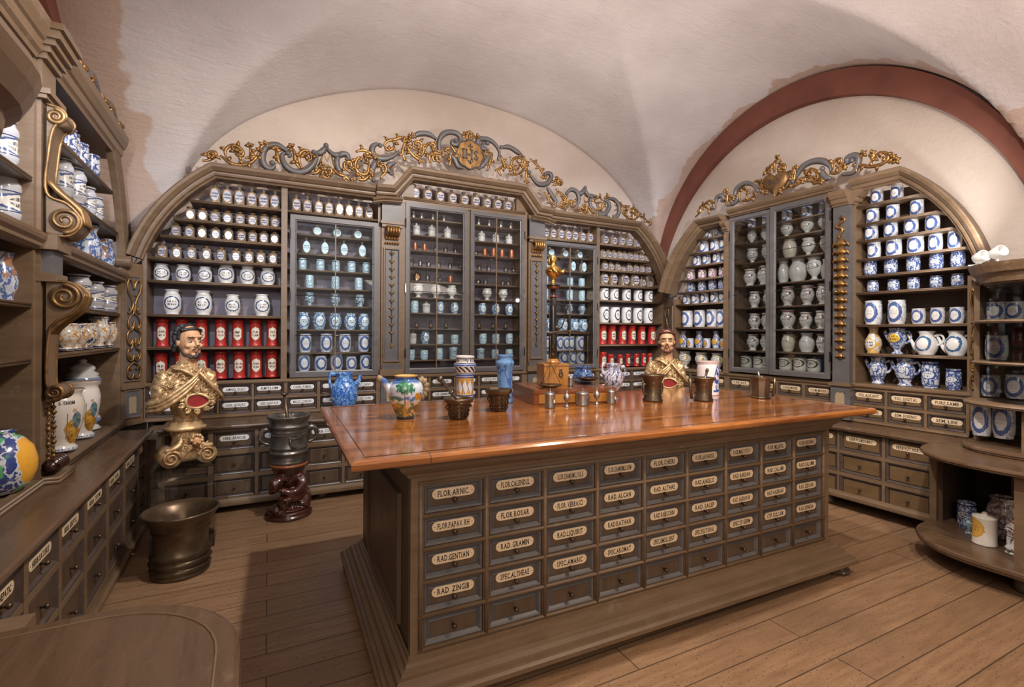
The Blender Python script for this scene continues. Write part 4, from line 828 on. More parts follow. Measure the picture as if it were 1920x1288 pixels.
def make_proto(kind):
    if kind in _jm: return _jm[kind]
    parts = []
    if kind in ('bottle','glassjar'):
        bme = mesh('bottle', square_bottle(kind == 'bottle'), [bglass])
        P, lb = disc_label(0, .40, .40, .31, -.515, 8); g = MB().tube([(x,-.525,z) for x, z in P]+[(P[0][0],-.525,P[0][1])], .035, 6, 1); lb.add(g.v, g.f, 1)
        parts.append(('label', mesh('label', lb, [glab, gold])))
        if kind == 'glassjar': parts.append(('silver_lid', mesh('lid', MB().lathe([(.30,.85),(.39,.905),(.40,.955),(.30,.985),(.08,1.0)], seg=14), [goldd])))
        nm = 'glass_bottle' if kind == 'bottle' else 'glass_jar'
    elif kind in ('globe','flask'):
        bme = mesh('flask', jar_mb(PR[kind]), [bglass]); P, lb = disc_label(0, .42, .38, .34, -.52, 20); parts.append(('label', mesh('label', lb, [bluelab]))); nm = 'flask'
    elif kind == 'can':
        bme = mesh('can', jar_mb(PR['can']), [redtin])
        sh = [(-.22,.28),(-.12,.24),(0,.21),(.12,.24),(.22,.28),(.30,.36),(.28,.50),(.31,.60),(.22,.68),(.10,.69),(0,.72),(-.10,.69),(-.22,.68),(-.31,.60),(-.28,.50),(-.30,.36)]
        rs = []
        for k_, e in ((1.0,.005),(1.0,.022)): rs.append([(x*k_, -math.sqrt(max(.01,.19-x*x))-e, z) for x, z in sh])
        b = MB()
        for i in range(len(sh)):
            pass
        cvs = [(0,-.46,.46)]; b.add([(0,-.462,.46)]+rs[1], [(0,1+i,1+(i+1)%len(sh)) for i in range(len(sh))], 0); b.rings(rs, 1, False)
        b.tube(rs[1]+[rs[1][0]], .012, 5, 1)
        parts.append(('shield_label', mesh('label', b, [canlab, goldd]))); nm = 'red_canister'
    else:
        spec = {'apoth':('apoth','apoth','drug_jar'),'aboth':('aboth','aboth','drug_jar'),'mugb':('mug','mugb','ointment_jar'),'mugw':('mug','mugw','ointment_jar'),'mugd':('mug','mugd','ointment_jar'),'mugr':('mug','mugr','ointment_jar'),'mugo':('mug','mugo','ointment_jar'),'mugc':('mug','mugc','ointment_jar'),
          'urn':('urn','urn','footed_urn'),'urnb':('urnw','urnb','footed_urn'),'urnf':('urnw','urnf','footed_urn'),'urn2':('urn','urn2','footed_urn'),'urno':('bowl','urno','footed_bowl'),'urnx':('urnx','urnx','lidded_jar'),'vase':('vase','vase','vase'),'vasew':('vasew','vasew','vase'),'vaseb':('vasew','vaseb','vase'),'vasey':('vase','vasey','vase'),
          'maio':('maio','maio','drug_jar'),'lidpot':('lidpot','urn','lidded_pot'),'lidmug':('lidmug','mugb','lidded_pot'),'potl':('potl','potl','lidded_pot'),'potb':('aboth','potb','drug_jar'),'spouty':('urn','spouty','spouted_jug'),'pitcher':('round','pitcher','spouted_pitcher'),'spoutb':('urnw','spoutb','spouted_jug'),
          'small':('mug',None,'small_pot'),'vial':('vial',None,'glass_vial'),'dark':('vial',None,'dark_bottle'),'copper':('mug',None,'copper_canister'),'amber':('mug',None,'amber_bottle')}[kind]
        mt = JM.get(spec[1]) or {'small':pewter,'vial':bglass2,'dark':black,'copper':copper,'amber':amberg}[kind]
        bme = mesh(kind, jar_mb(PR[spec[0]]) if kind != 'amber' else square_bottle(False), [mt]); nm = spec[2]
        if kind == 'potl': parts.append(('orange_knob', mesh('k', MB().lathe([(.08,.88),(.05,.91),(.09,.95),(.05,1.0)], seg=10), [ochre])))
        if kind == 'dark': parts.append(('gilt_label', mesh('l', MB().lathe([(.505,.25),(.515,.27),(.515,.38),(.505,.40)], seg=16).lathe([(.49,.5),(.50,.52),(.49,.56)], seg=16), [gold])))
        if kind == 'amber': parts.append(('gilt_label', mesh('l', disc_label(0,.4,.3,.25,-.5,8)[1], [gold])))
        if kind in ('spouty','spoutb','pitcher'):
            b = MB()
            if kind == 'pitcher': b.tube(smooth_path([(-.36,0,.22),(-.55,0,.34),(-.70,0,.62),(-.86,0,.86)],5), [.15,.14,.13,.12,.11,.10,.09,.085,.08,.075,.07,.065,.06,.06,.06,.06], 10)
            else: b.tube(smooth_path([(-.40,0,.55),(-.55,0,.66),(-.72,0,.86)],5), [.12,.115,.11,.105,.10,.10,.095,.09,.09,.085,.085], 10)
            parts.append(('spout', mesh('spout', b, [mt])))
            parts.append(('handle', mesh('handle', MB().tube(smooth_path([(.34,0,.80),(.62,0,.84),(.74,0,.66),(.62,0,.48),(.44,0,.42)],5), .05, 8), [mt])))
    _jm[kind] = (nm, bme, parts); return _jm[kind]
bglass2 = glassm('clear_vial_glass', (.80,.78,.76), .20, .05)
canlab = simple('cream_can_label', (.66,.60,.50), .4)
def _cl():
    m, b = newmat('lettered_cream_shield'); co = coord('Object'); sx = node('ShaderNodeSeparateXYZ'); X.t.links.new(co.k, sx.inputs[0]); x, z = X(sx.outputs[0]), X(sx.outputs[2]); w_ = X(node('ShaderNodeObjectInfo').outputs['Random'])*31.0
    n = noise(coord('Object',(16,1,4)), 1.6, 2, .8, w=w_); rows = X.op('ABSOLUTE', z-.52).lt(.04) + X.op('ABSOLUTE', z-.40).lt(.035)
    cc = mixc(rows*X.op('ABSOLUTE', x).lt(.22)*n.step(.46,.52), (.68,.62,.52), (.05,.03,.02)); fin(b, cc, .4); return m
canlab = _cl()
TH = {'bottle':'bottle','glassjar':'jar','globe':'flask','flask':'flask','can':'canister','urn':'urn','urnb':'urn','urnf':'urn','urn2':'urn','urno':'bowl','vase':'vase','vasew':'vase','vaseb':'vase','vasey':'vase','vial':'vial','dark':'bottle','copper':'canister','amber':'bottle','small':'pot','lidpot':'pot','lidmug':'pot','potl':'pot','spouty':'jug','spoutb':'jug','pitcher':'pitcher'}
_used = {}
def put_jar(kind, loc, rz, w_, h, label, group=None):
    nm, me, parts = make_proto(kind)
    if kind not in _used:
        o = link(nm, me); ch = [link(n, m, o) for n, m in parts]; _used[kind] = (o, ch)
    else:
        src, chs = _used[kind]; o = src.copy(); col.objects.link(o)
        for c in chs: d = c.copy(); d.parent = o; col.objects.link(d)
    o.location = loc; o.rotation_euler = (0,0,rz); o.scale = (w_, w_, h)
    if 'group' in o: del o['group']
    return tag(o, label, TH.get(kind, 'jar'), group)
ORD = ['first','second','third','fourth','fifth','sixth','seventh','eighth','ninth','tenth']
CNT = ['','one','two','three','four','five','six','seven','eight','nine','ten']
def place_rows():
    rj = random.Random(5)
    for k, z, d, ss, kind, H, Wd, desc, place, grp in ROWS:
        sg = -1 if k == 'R' else 1; xs = [sg*s for s in ss]; order = sorted(range(len(xs)), key=lambda i: xs[i]); n = len(xs)
        for rank, i in enumerate(order):
            h = H[i] if isinstance(H, list) else H; wd = Wd[i] if isinstance(Wd, list) else Wd
            pos = '' if n == 1 else (('left one' if rank == 0 else 'right one') if n == 2 else ('leftmost' if rank == 0 else 'rightmost' if rank == n-1 else ORD[rank]+' from left'))
            lab = desc + (', '+pos if pos else '') + ', ' + place
            put_jar(kind, W(k, xs[i], -d+rj.uniform(-.006,.006), z+.0005), R(FRM[k][1]+rj.uniform(-5,5)), wd, h*rj.uniform(.985,1.015), lab, grp or None)
# metric positions of everything on the shelves: wall, shelf height, depth, places along the wall, kind, heights, widths, look, place, group
ROWS=[
('B', 2.577, -0.47, [-0.421, -0.328, -0.233, -0.137, -0.039, 0.056], 'bottle', 0.19, [0.086, 0.086, 0.087, 0.088, 0.089, 0.09], 'necked glass bottle with white label', 'top shelf, left back bay', 'necked glass bottles'),
('B', 2.41, -0.47, [-0.602, -0.512, -0.417, -0.323, -0.229, -0.129, -0.034, 0.055], 'glassjar', 0.125, [0.075, 0.076, 0.077, 0.078, 0.079, 0.08, 0.08, 0.081], 'squat labelled glass jar', 'second shelf, left back bay', 'squat glass jars'),
('B', 2.26, -0.47, [-0.703, -0.605, -0.515, -0.414, -0.315, -0.217, -0.127, -0.036, 0.054], 'glassjar', 0.125, [0.07, 0.071, 0.072, 0.073, 0.074, 0.074, 0.075, 0.076, 0.077], 'squat labelled glass jar', 'third shelf, left back bay', 'squat glass jars'),
('B', 2.075, -0.47, [-0.799, -0.699, -0.591, -0.481, -0.37, -0.256, -0.154, -0.06, 0.041], 'glassjar', 0.13, [0.069, 0.07, 0.071, 0.072, 0.073, 0.074, 0.075, 0.076, 0.076], 'squat labelled glass jar', 'fourth shelf, left back bay', 'squat glass jars'),
('B', 1.885, -0.5, [-0.809, -0.656, -0.496, -0.336, -0.169, -0.003], 'apoth', [0.15, 0.15, 0.145, 0.185, 0.17, 0.165], [0.114, 0.112, 0.11, 0.13, 0.123, 0.125], 'blue-wreathed white jar', 'fifth shelf, left back bay', 'wreathed white jars'),
('B', 1.604, -0.5, [-0.734, -0.508, -0.284, -0.05], 'apoth', [0.215, 0.215, 0.19, 0.2], [0.131, 0.135, 0.126, 0.134], 'large blue-wreathed white jar', 'sixth shelf, left back bay', 'wreathed white jars'),
('B', 1.33, -0.5, [-0.803, -0.663, -0.52, -0.377, -0.242, -0.103, 0.036], 'can', 0.245, [0.098, 0.1, 0.101, 0.103, 0.105, 0.106, 0.108], 'red canister with cream label', 'upper red row, left back bay', 'red canisters'),
('B', 1.043, -0.5, [-0.81, -0.67, -0.519, -0.376, -0.23, -0.096, 0.035], 'can', [0.235, 0.245, 0.245, 0.25, 0.25, 0.25, 0.25], [0.102, 0.104, 0.106, 0.107, 0.109, 0.111, 0.112], 'red canister with cream label', 'lowest row, left back bay', 'red canisters'),
('B', 2.577, -0.47, [0.233, 0.329, 0.428, 0.521, 0.613, 0.705, 0.8, 0.893], 'bottle', 0.175, [0.082, 0.083, 0.084, 0.084, 0.085, 0.085, 0.086, 0.086], 'necked glass bottle with white label', 'open shelf above left back glass door', 'necked glass bottles'),
('B', 2.38, -0.5, [0.415, 0.601, 0.79], 'globe', 0.11, [0.093, 0.094, 0.095], 'globe flask with pale label', 'top shelf, left back glass door', 'flasks behind glass'),
('B', 2.2, -0.5, [0.323, 0.489, 0.664, 0.838], 'flask', 0.165, [0.083, 0.084, 0.085, 0.086], 'necked flask with pale label', 'second shelf, left back glass door', 'flasks behind glass'),
('B', 2.05, -0.5, [0.29, 0.449, 0.59, 0.737, 0.88], 'mugb', 0.11, [0.078, 0.079, 0.08, 0.081, 0.081], 'small pale blue lettered jar', 'third shelf, left back glass door', 'jars behind glass'),
('B', 1.88, -0.5, [0.354, 0.588, 0.808], 'mugb', 0.125, [0.079, 0.08, 0.081], 'straight pale blue lettered jar', 'fourth shelf, left back glass door', 'jars behind glass'),
('B', 1.713, -0.5, [0.354, 0.589, 0.818], 'urnb', 0.125, [0.092, 0.094, 0.095], 'footed pale blue jar', 'fifth shelf, left back glass door', 'jars behind glass'),
('B', 1.488, -0.5, [0.301, 0.443, 0.588, 0.73, 0.863], 'aboth', 0.16, [0.115, 0.116, 0.118, 0.119, 0.12], 'rounded jar with a blue wreath', 'sixth shelf, left back glass door', 'jars behind glass'),
('B', 1.27, -0.5, [0.318, 0.507, 0.679, 0.86], 'mugw', 0.175, [0.115, 0.117, 0.118, 0.12], 'cylindrical blue wreath jar', 'seventh shelf, left back glass door', 'jars behind glass'),
('B', 1.092, -0.5, [0.307, 0.457, 0.603, 0.74, 0.874], 'mugw', [0.155, 0.145, 0.165, 0.13, 0.15], [0.115, 0.116, 0.118, 0.105, 0.11], 'cylindrical blue wreath jar', 'lowest shelf, left back glass door', 'jars behind glass'),
('B', 2.835, -0.47, [1.36, 1.49, 1.63, 1.767, 1.904, 2.033, 2.17, 2.299, 2.424, 2.54], 'bottle', 0.17, [0.098, 0.099, 0.099, 0.099, 0.1, 0.1, 0.1, 0.1, 0.1, 0.1], 'necked glass bottle with white label', 'open shelf above middle glass doors', 'necked glass bottles'),
('B', 2.65, -0.49, [1.355, 1.442, 1.563, 1.687], 'small', 0.07, 0.059, 'small dim glass pot', 'top shelf, left middle door', 'pots behind the middle doors'),
('B', 2.475, -0.49, [1.388, 1.553, 1.73], 'lidpot', 0.135, [0.083, 0.084, 0.084], 'white lidded pot with knob', 'second shelf, left middle door', 'pots behind the middle doors'),
('B', 2.318, -0.49, [1.374, 1.472], 'copper', [0.085, 0.08], 0.054, 'small copper canister', 'third shelf, left middle door', 'pots behind the middle doors'),
('B', 2.318, -0.49, [1.599, 1.71, 1.821], 'vial', [0.095, 0.095, 0.09], [0.049, 0.05, 0.05], 'tiny clear glass vial', 'third shelf, left middle door', 'pots behind the middle doors'),
('B', 2.15, -0.49, [1.336, 1.429, 1.521, 1.633, 1.759, 1.875], 'vial', 0.095, [0.049, 0.049, 0.049, 0.049, 0.05, 0.05], 'tiny clear glass vial', 'fourth shelf, left middle door', 'pots behind the middle doors'),
('B', 2.0, -0.49, [1.393], 'amber', 0.105, 0.074, 'amber square bottle with gilt label', 'fifth shelf, left middle door', 'pots behind the middle doors'),
('B', 2.0, -0.49, [1.511, 1.645], 'vial', [0.12, 0.08], 0.049, 'tiny clear glass vial', 'fifth shelf, left middle door', 'pots behind the middle doors'),
('B', 2.0, -0.49, [1.764], 'copper', 0.08, 0.055, 'small copper canister', 'fifth shelf, left middle door', 'pots behind the middle doors'),
('B', 1.83, -0.49, [1.409, 1.601, 1.779], 'urn', 0.145, [0.108, 0.109, 0.109], 'white footed urn', 'sixth shelf, left middle door', 'pots behind the middle doors'),
('B', 1.67, -0.49, [1.369], 'mugb', 0.125, 0.088, 'small white lettered jar', 'seventh shelf, left middle door', 'pots behind the middle doors'),
('B', 1.67, -0.49, [1.497], 'lidpot', 0.125, 0.089, 'white lidded pot with knob', 'seventh shelf, left middle door', 'pots behind the middle doors'),
('B', 1.67, -0.49, [1.647, 1.815], 'aboth', 0.125, 0.089, 'rounded jar with a blue wreath', 'seventh shelf, left middle door', 'pots behind the middle doors'),
('B', 1.504, -0.49, [1.395, 1.547, 1.716], 'dark', 0.095, [0.044, 0.044, 0.045], 'tiny gilt banded dark bottle', 'eighth shelf, left middle door', 'pots behind the middle doors'),
('B', 1.345, -0.49, [1.357], 'lidpot', 0.14, 0.083, 'white lidded pot with knob', 'ninth shelf, left middle door', 'pots behind the middle doors'),
('B', 1.345, -0.49, [1.486], 'aboth', 0.14, 0.094, 'rounded jar with a blue wreath', 'ninth shelf, left middle door', 'pots behind the middle doors'),
('B', 1.345, -0.49, [1.644, 1.816], 'mugb', 0.1, 0.089, 'small white lettered jar', 'ninth shelf, left middle door', 'pots behind the middle doors'),
('B', 1.18, -0.49, [1.341, 1.478, 1.643], 'mugb', [0.105, 0.1, 0.12], [0.078, 0.084, 0.084], 'small white lettered jar', 'lowest shelf, left middle door', 'pots behind the middle doors'),
('B', 1.18, -0.49, [1.801], 'lidmug', 0.15, 0.099, 'white lidded jar with lettered front', 'lowest shelf, left middle door', 'pots behind the middle doors'),
('B', 2.65, -0.49, [2.088, 2.216, 2.362, 2.486], 'small', 0.075, 0.06, 'small dim glass pot', 'top shelf, right middle door', 'pots behind the middle doors'),
('B', 2.475, -0.49, [2.126, 2.3, 2.466], 'lidpot', 0.125, 0.085, 'white lidded pot with knob', 'second shelf, right middle door', 'pots behind the middle doors'),
('B', 2.318, -0.49, [2.061], 'vial', 0.08, 0.05, 'tiny clear glass vial', 'third shelf, right middle door', 'pots behind the middle doors'),
('B', 2.318, -0.49, [2.164, 2.276, 2.377, 2.501], 'copper', [0.085, 0.1, 0.095, 0.1], [0.06, 0.065, 0.06, 0.065], 'small copper canister', 'third shelf, right middle door', 'pots behind the middle doors'),
('B', 2.15, -0.49, [2.103, 2.214, 2.429, 2.525], 'vial', 0.095, 0.055, 'tiny clear glass vial', 'fourth shelf, right middle door', 'pots behind the middle doors'),
('B', 2.0, -0.49, [2.092, 2.178, 2.392, 2.456], 'vial', 0.085, 0.055, 'tiny clear glass vial', 'fifth shelf, right middle door', 'pots behind the middle doors'),
('B', 1.83, -0.49, [2.196, 2.398], 'urn', 0.13, 0.11, 'white footed urn', 'sixth shelf, right middle door', 'pots behind the middle doors'),
('B', 1.67, -0.49, [2.138, 2.304, 2.471], 'aboth', 0.125, 0.095, 'rounded jar with a blue wreath', 'seventh shelf, right middle door', 'pots behind the middle doors'),
('B', 1.504, -0.49, [2.099, 2.268, 2.433], 'dark', 0.095, 0.045, 'tiny gilt banded dark bottle', 'eighth shelf, right middle door', 'pots behind the middle doors'),
('B', 1.345, -0.49, [2.149, 2.306, 2.48], 'mugb', [0.115, 0.11, 0.115], 0.09, 'small white lettered jar', 'ninth shelf, right middle door', 'pots behind the middle doors'),
('B', 1.18, -0.49, [2.121], 'lidmug', 0.125, 0.095, 'white lidded jar with lettered front', 'lowest shelf, right middle door', 'pots behind the middle doors'),
('B', 1.18, -0.49, [2.299, 2.478], 'mugb', 0.1, [0.085, 0.09], 'small white lettered jar', 'lowest shelf, right middle door', 'pots behind the middle doors'),
('B', 2.577, -0.47, [2.923, 3.024, 3.129, 3.235, 3.336, 3.448, 3.562], 'bottle', 0.175, [0.095, 0.095, 0.095, 0.094, 0.094, 0.094, 0.094], 'necked glass bottle with white label', 'open shelf above right back glass door', 'necked glass bottles'),
('B', 2.383, -0.5, [3.012, 3.211, 3.417], 'globe', 0.11, [0.1, 0.099, 0.099], 'globe flask with pale label', 'top shelf, right back glass door', 'jars behind glass'),
('B', 2.215, -0.5, [2.955, 3.328, 3.486], 'flask', 0.165, [0.09, 0.089, 0.089], 'necked flask with pale label', 'second shelf, right back glass door', 'jars behind glass'),
('B', 2.04, -0.5, [2.956, 3.304, 3.479], 'mugb', 0.11, [0.085, 0.084, 0.084], 'small pale blue lettered jar', 'third shelf, right back glass door', 'jars behind glass'),
('B', 1.867, -0.5, [2.957, 3.3, 3.485], 'mugb', 0.13, [0.085, 0.084, 0.084], 'straight pale blue lettered jar', 'fourth shelf, right back glass door', 'jars behind glass'),
('B', 1.7, -0.5, [2.957, 3.294, 3.486], 'urnb', 0.125, [0.1, 0.099, 0.099], 'footed pale blue jar', 'fifth shelf, right back glass door', 'jars behind glass'),
('B', 1.475, -0.5, [3.006, 3.202, 3.362, 3.495], 'aboth', 0.165, [0.13, 0.129, 0.129, 0.129], 'rounded jar with a blue wreath', 'sixth shelf, right back glass door', 'jars behind glass'),
('B', 1.26, -0.5, [2.96, 3.15, 3.24, 3.316, 3.451], 'mugw', 0.17, [0.115, 0.114, 0.114, 0.114, 0.114], 'cylindrical blue wreath jar', 'seventh shelf, right back glass door', 'jars behind glass'),
('B', 1.095, -0.5, [2.961, 3.207, 3.332, 3.464], 'mugw', 0.155, [0.12, 0.119, 0.119, 0.119], 'cylindrical blue wreath jar', 'lowest shelf, right back glass door', 'jars behind glass'),
('B', 2.577, -0.47, [3.791, 3.93, 4.052, 4.176, 4.298], 'bottle', 0.165, [0.098, 0.098, 0.098, 0.097, 0.097], 'necked glass bottle with white label', 'top shelf, right back bay', 'necked glass bottles'),
('B', 2.41, -0.47, [3.765, 3.85, 3.936, 4.023, 4.111, 4.203, 4.296, 4.393, 4.486], 'glassjar', 0.12, [0.084, 0.083, 0.083, 0.083, 0.083, 0.083, 0.082, 0.082, 0.082], 'squat labelled glass jar', 'second shelf, right back bay', 'squat glass jars'),
('B', 2.26, -0.47, [3.793, 3.891, 3.994, 4.09, 4.19, 4.3, 4.4, 4.51], 'glassjar', [0.125, 0.12, 0.12, 0.08, 0.12, 0.12, 0.12, 0.12], [0.084, 0.083, 0.083, 0.083, 0.083, 0.082, 0.082, 0.082], 'squat labelled glass jar', 'third shelf, right back bay', 'squat glass jars'),
('B', 2.075, -0.47, [3.783, 3.927, 4.105, 4.27, 4.407, 4.535], 'bottle', [0.2, 0.2, 0.2, 0.21, 0.15, 0.12], [0.108, 0.103, 0.117, 0.116, 0.087, 0.082], 'necked glass bottle with white label', 'fourth shelf, right back bay', 'necked glass bottles'),
('B', 1.885, -0.47, [3.797, 3.955, 4.153, 4.35, 4.53], 'mugc', 0.15, [0.123, 0.122, 0.122, 0.121, 0.12], 'white jar with dark crescent', 'fifth shelf, right back bay', 'white crescent jars'),
('B', 1.604, -0.47, [3.804, 3.971, 4.152, 4.344, 4.523], 'mugc', 0.2, [0.138, 0.137, 0.136, 0.136, 0.135], 'tall white crescent jar', 'sixth shelf, right back bay', 'white crescent jars'),
('B', 1.33, -0.47, [3.777, 3.924, 4.093, 4.243, 4.408, 4.578], 'can', 0.245, [0.118, 0.118, 0.117, 0.117, 0.116, 0.115], 'red canister with cream label', 'upper red row, right back bay', 'red canisters'),
('B', 1.043, -0.47, [3.787, 3.909, 4.056, 4.183, 4.321, 4.445, 4.556], 'can', [0.19, 0.16, 0.155, 0.165, 0.165, 0.165, 0.165], [0.098, 0.093, 0.083, 0.078, 0.078, 0.077, 0.077], 'small red labelled canister', 'lowest row, right back bay', 'red canisters'),
('R', 2.585, -0.42, [1.934, 1.802, 1.703], 'mugw', 0.13, [0.097, 0.097, 0.096], 'small blue wreath mug jar', 'top shelf, left bay, right wall', 'white jars with blue painting'),
('R', 2.425, -0.42, [1.99, 1.843, 1.717], 'mugw', 0.145, [0.112, 0.111, 0.11], 'small blue wreath mug jar', 'second shelf, left bay, right wall', 'white jars with blue painting'),
('R', 2.28, -0.42, [2.094, 1.961, 1.812, 1.699], 'mugw', 0.14, [0.108, 0.107, 0.106, 0.105], 'small blue wreath mug jar', 'third shelf, left bay, right wall', 'white jars with blue painting'),
('R', 2.12, -0.42, [2.19, 2.023, 1.882, 1.737], 'mugr', 0.115, [0.103, 0.103, 0.102, 0.101], 'small purple ring mug jar', 'fourth shelf, left bay, right wall', 'white jars with blue painting'),
('R', 1.975, -0.42, [2.192, 2.025, 1.876, 1.736], 'mugd', 0.125, [0.103, 0.103, 0.102, 0.101], 'small dark blue scene jar', 'fifth shelf, left bay, right wall', 'white jars with blue painting'),
('R', 1.83, -0.42, [2.253, 2.119, 1.987, 1.85, 1.731], 'mugw', 0.125, [0.104, 0.103, 0.102, 0.102, 0.101], 'small blue wreath mug jar', 'sixth shelf, left bay, right wall', 'white jars with blue painting'),
('R', 1.55, -0.42, [2.234, 2.055, 1.881, 1.739], 'mugw', 0.2, [0.141, 0.14, 0.139, 0.138], 'large blue wreath mug jar', 'seventh shelf, left bay, right wall', 'white jars with blue painting'),
('R', 1.3, -0.42, [2.313, 2.072, 1.819], 'vase', 0.2, [0.104, 0.103, 0.102], 'blue vase with orange medallion', 'eighth shelf, left bay, right wall', 'orange medallion vases'),
('R', 1.3, -0.42, [2.199, 1.95, 1.723], 'mugo', 0.115, [0.089, 0.088, 0.087], 'little white jar with orange medallion', 'eighth shelf, left bay, right wall', 'little jars between the vases'),
('R', 1.04, -0.42, [2.277, 2.033, 1.805], 'urn2', 0.21, [0.151, 0.149, 0.148], 'lettered white urn with yellow leaf', 'lowest shelf, left bay, right wall', 'footed urns'),
('R', 2.6, -0.46, [1.4, 1.236], 'mugw', 0.12, [0.09, 0.089], 'small grey white jar', 'top shelf, left door of right wall', 'urns behind glass'),
('R', 2.445, -0.46, [1.397, 1.241], 'urn', 0.15, [0.099, 0.098], 'small footed white urn', 'second shelf, left door of right wall', 'urns behind glass'),
('R', 2.23, -0.46, [1.393, 1.219], 'urn', [0.165, 0.18], [0.117, 0.115], 'footed white urn', 'third shelf, left door of right wall', 'urns behind glass'),
('R', 1.985, -0.46, [1.416, 1.255], 'urnf', [0.19, 0.21], [0.135, 0.133], 'round urn with flower bands', 'fourth shelf, left door of right wall', 'urns behind glass'),
('R', 1.748, -0.46, [1.363, 1.2], 'urnf', 0.18, [0.116, 0.115], 'footed urn with flower bands', 'fifth shelf, left door of right wall', 'urns behind glass'),
('R', 1.515, -0.46, [1.361, 1.216], 'urnf', 0.175, [0.125, 0.124], 'wide urn with flower bands', 'sixth shelf, left door of right wall', 'urns behind glass'),
('R', 1.288, -0.46, [1.38, 1.223], 'urnf', 0.18, [0.126, 0.124], 'white vase with dark flowers', 'seventh shelf, left door of right wall', 'urns behind glass'),
('R', 1.1, -0.46, [1.456, 1.31, 1.197], 'potl', 0.145, [0.126, 0.125, 0.124], 'white pot with dark letter scroll', 'lowest shelf, left door of right wall', 'urns behind glass'),
('R', 2.6, -0.46, [1.006, 0.804, 0.638], 'mugw', 0.145, [0.105, 0.103, 0.101], 'small grey white jar', 'top shelf, right door of right wall', 'urns behind glass'),
('R', 2.445, -0.46, [1.005, 0.801, 0.633], 'urn', 0.155, [0.118, 0.116, 0.114], 'small footed white urn', 'second shelf, right door of right wall', 'urns behind glass'),
('R', 2.23, -0.46, [0.973], 'potb', 0.2, 0.13, 'cream pot with blue sprig', 'third shelf, right door of right wall', 'urns behind glass'),
('R', 2.23, -0.46, [0.785, 0.623], 'urn', [0.175, 0.17], [0.12, 0.101], 'footed white urn', 'third shelf, right door of right wall', 'urns behind glass'),
('R', 1.985, -0.46, [1.038, 0.887, 0.615], 'vasew', [0.24, 0.25, 0.2], [0.114, 0.164, 0.101], 'rounded white vase with pink sprig', 'fourth shelf, right door of right wall', 'urns behind glass'),
('R', 1.985, -0.46, [0.725], 'urn', 0.23, 0.136, 'footed white urn', 'fourth shelf, right door of right wall', 'urns behind glass'),
('R', 1.748, -0.46, [0.989, 0.795, 0.644], 'urnf', 0.2, [0.126, 0.124, 0.122], 'footed urn with flower bands', 'fifth shelf, right door of right wall', 'urns behind glass'),
('R', 1.515, -0.46, [0.991, 0.812, 0.664], 'urnf', [0.2, 0.17, 0.18], [0.144, 0.12, 0.11], 'wide urn with flower bands', 'sixth shelf, right door of right wall', 'urns behind glass'),
('R', 1.288, -0.46, [0.986], 'potb', 0.175, 0.122, 'cream pot with blue sprig', 'seventh shelf, right door of right wall', 'urns behind glass'),
('R', 1.288, -0.46, [0.799], 'vasew', 0.19, 0.141, 'rounded white vase with pink sprig', 'seventh shelf, right door of right wall', 'urns behind glass'),
('R', 1.288, -0.46, [0.657], 'urnf', 0.18, 0.101, 'footed urn with flower bands', 'seventh shelf, right door of right wall', 'urns behind glass'),
('R', 1.1, -0.46, [1.009, 0.863, 0.725], 'potl', 0.15, [0.131, 0.129, 0.128], 'white pot with orange knob', 'lowest shelf, right door of right wall', 'urns behind glass'),
('R', 2.585, -0.41, [0.171, 0.021], 'mugw', 0.125, [0.096, 0.094], 'white jar with blue wreath', 'top shelf, right bay, right wall', 'white jars with blue painting'),
('R', 2.425, -0.41, [0.204, 0.051, -0.115], 'mugw', 0.13, [0.101, 0.099, 0.096], 'white jar with blue wreath', 'second shelf, right bay, right wall', 'white jars with blue painting'),
('R', 2.28, -0.41, [0.215, 0.067, -0.077, -0.218], 'mugw', 0.135, [0.105, 0.103, 0.101, 0.099], 'white jar with blue wreath', 'third shelf, right bay, right wall', 'white jars with blue painting'),
('R', 2.12, -0.41, [0.19, -0.107, 0.045, -0.238, -0.359], 'mugw', 0.14, [0.105, 0.116, 0.118, 0.095, 0.089], 'white jar with blue wreath', 'fourth shelf, right bay, right wall', 'white jars with blue painting'),
('R', 1.975, -0.41, [0.218, 0.067, -0.093, -0.247, -0.377], 'mugd', 0.13, [0.097, 0.099, 0.097, 0.094, 0.092], 'white jar with blue landscape', 'fifth shelf, right bay, right wall', 'white jars with blue painting'),
('R', 1.83, -0.41, [0.199, 0.048, -0.095, -0.244, -0.377], 'mugd', 0.1, [0.089, 0.087, 0.085, 0.083, 0.081], 'low white jar with blue landscape', 'sixth shelf, right bay, right wall', 'white jars with blue painting'),
('R', 1.55, -0.41, [0.195, 0.018], 'mugw', 0.205, [0.133, 0.13], 'large white jar with blue wreath', 'seventh shelf, right bay, right wall', 'white jars with blue painting'),
('R', 1.55, -0.41, [-0.129, -0.256, -0.375], 'mugw', 0.125, [0.096, 0.094, 0.093], 'squat white jar with blue wreath', 'seventh shelf, right bay, right wall', 'white jars with blue painting'),
('R', 1.3, -0.41, [0.196], 'vasey', 0.23, 0.125, 'white vase with yellow band and lettered scroll', 'pitcher shelf, right bay, right wall', ''),
('R', 1.3, -0.41, [0.018], 'spouty', 0.22, 0.134, 'footed spouted jar with yellow panel', 'pitcher shelf, right bay, right wall', ''),
('R', 1.3, -0.41, [-0.185, -0.37], 'pitcher', 0.195, [0.153, 0.148], 'white curved spout pitcher', 'pitcher shelf, right bay, right wall', 'white spouted pitchers'),
('R', 1.04, -0.41, [0.159, -0.041], 'spoutb', 0.235, [0.136, 0.14], 'blue and white spouted jug', 'lowest shelf, right bay, right wall', 'blue spouted jugs'),
('R', 1.04, -0.41, [-0.211], 'mugd', 0.21, 0.118, 'tall blue and white tapering jar', 'lowest shelf, right bay, right wall', ''),
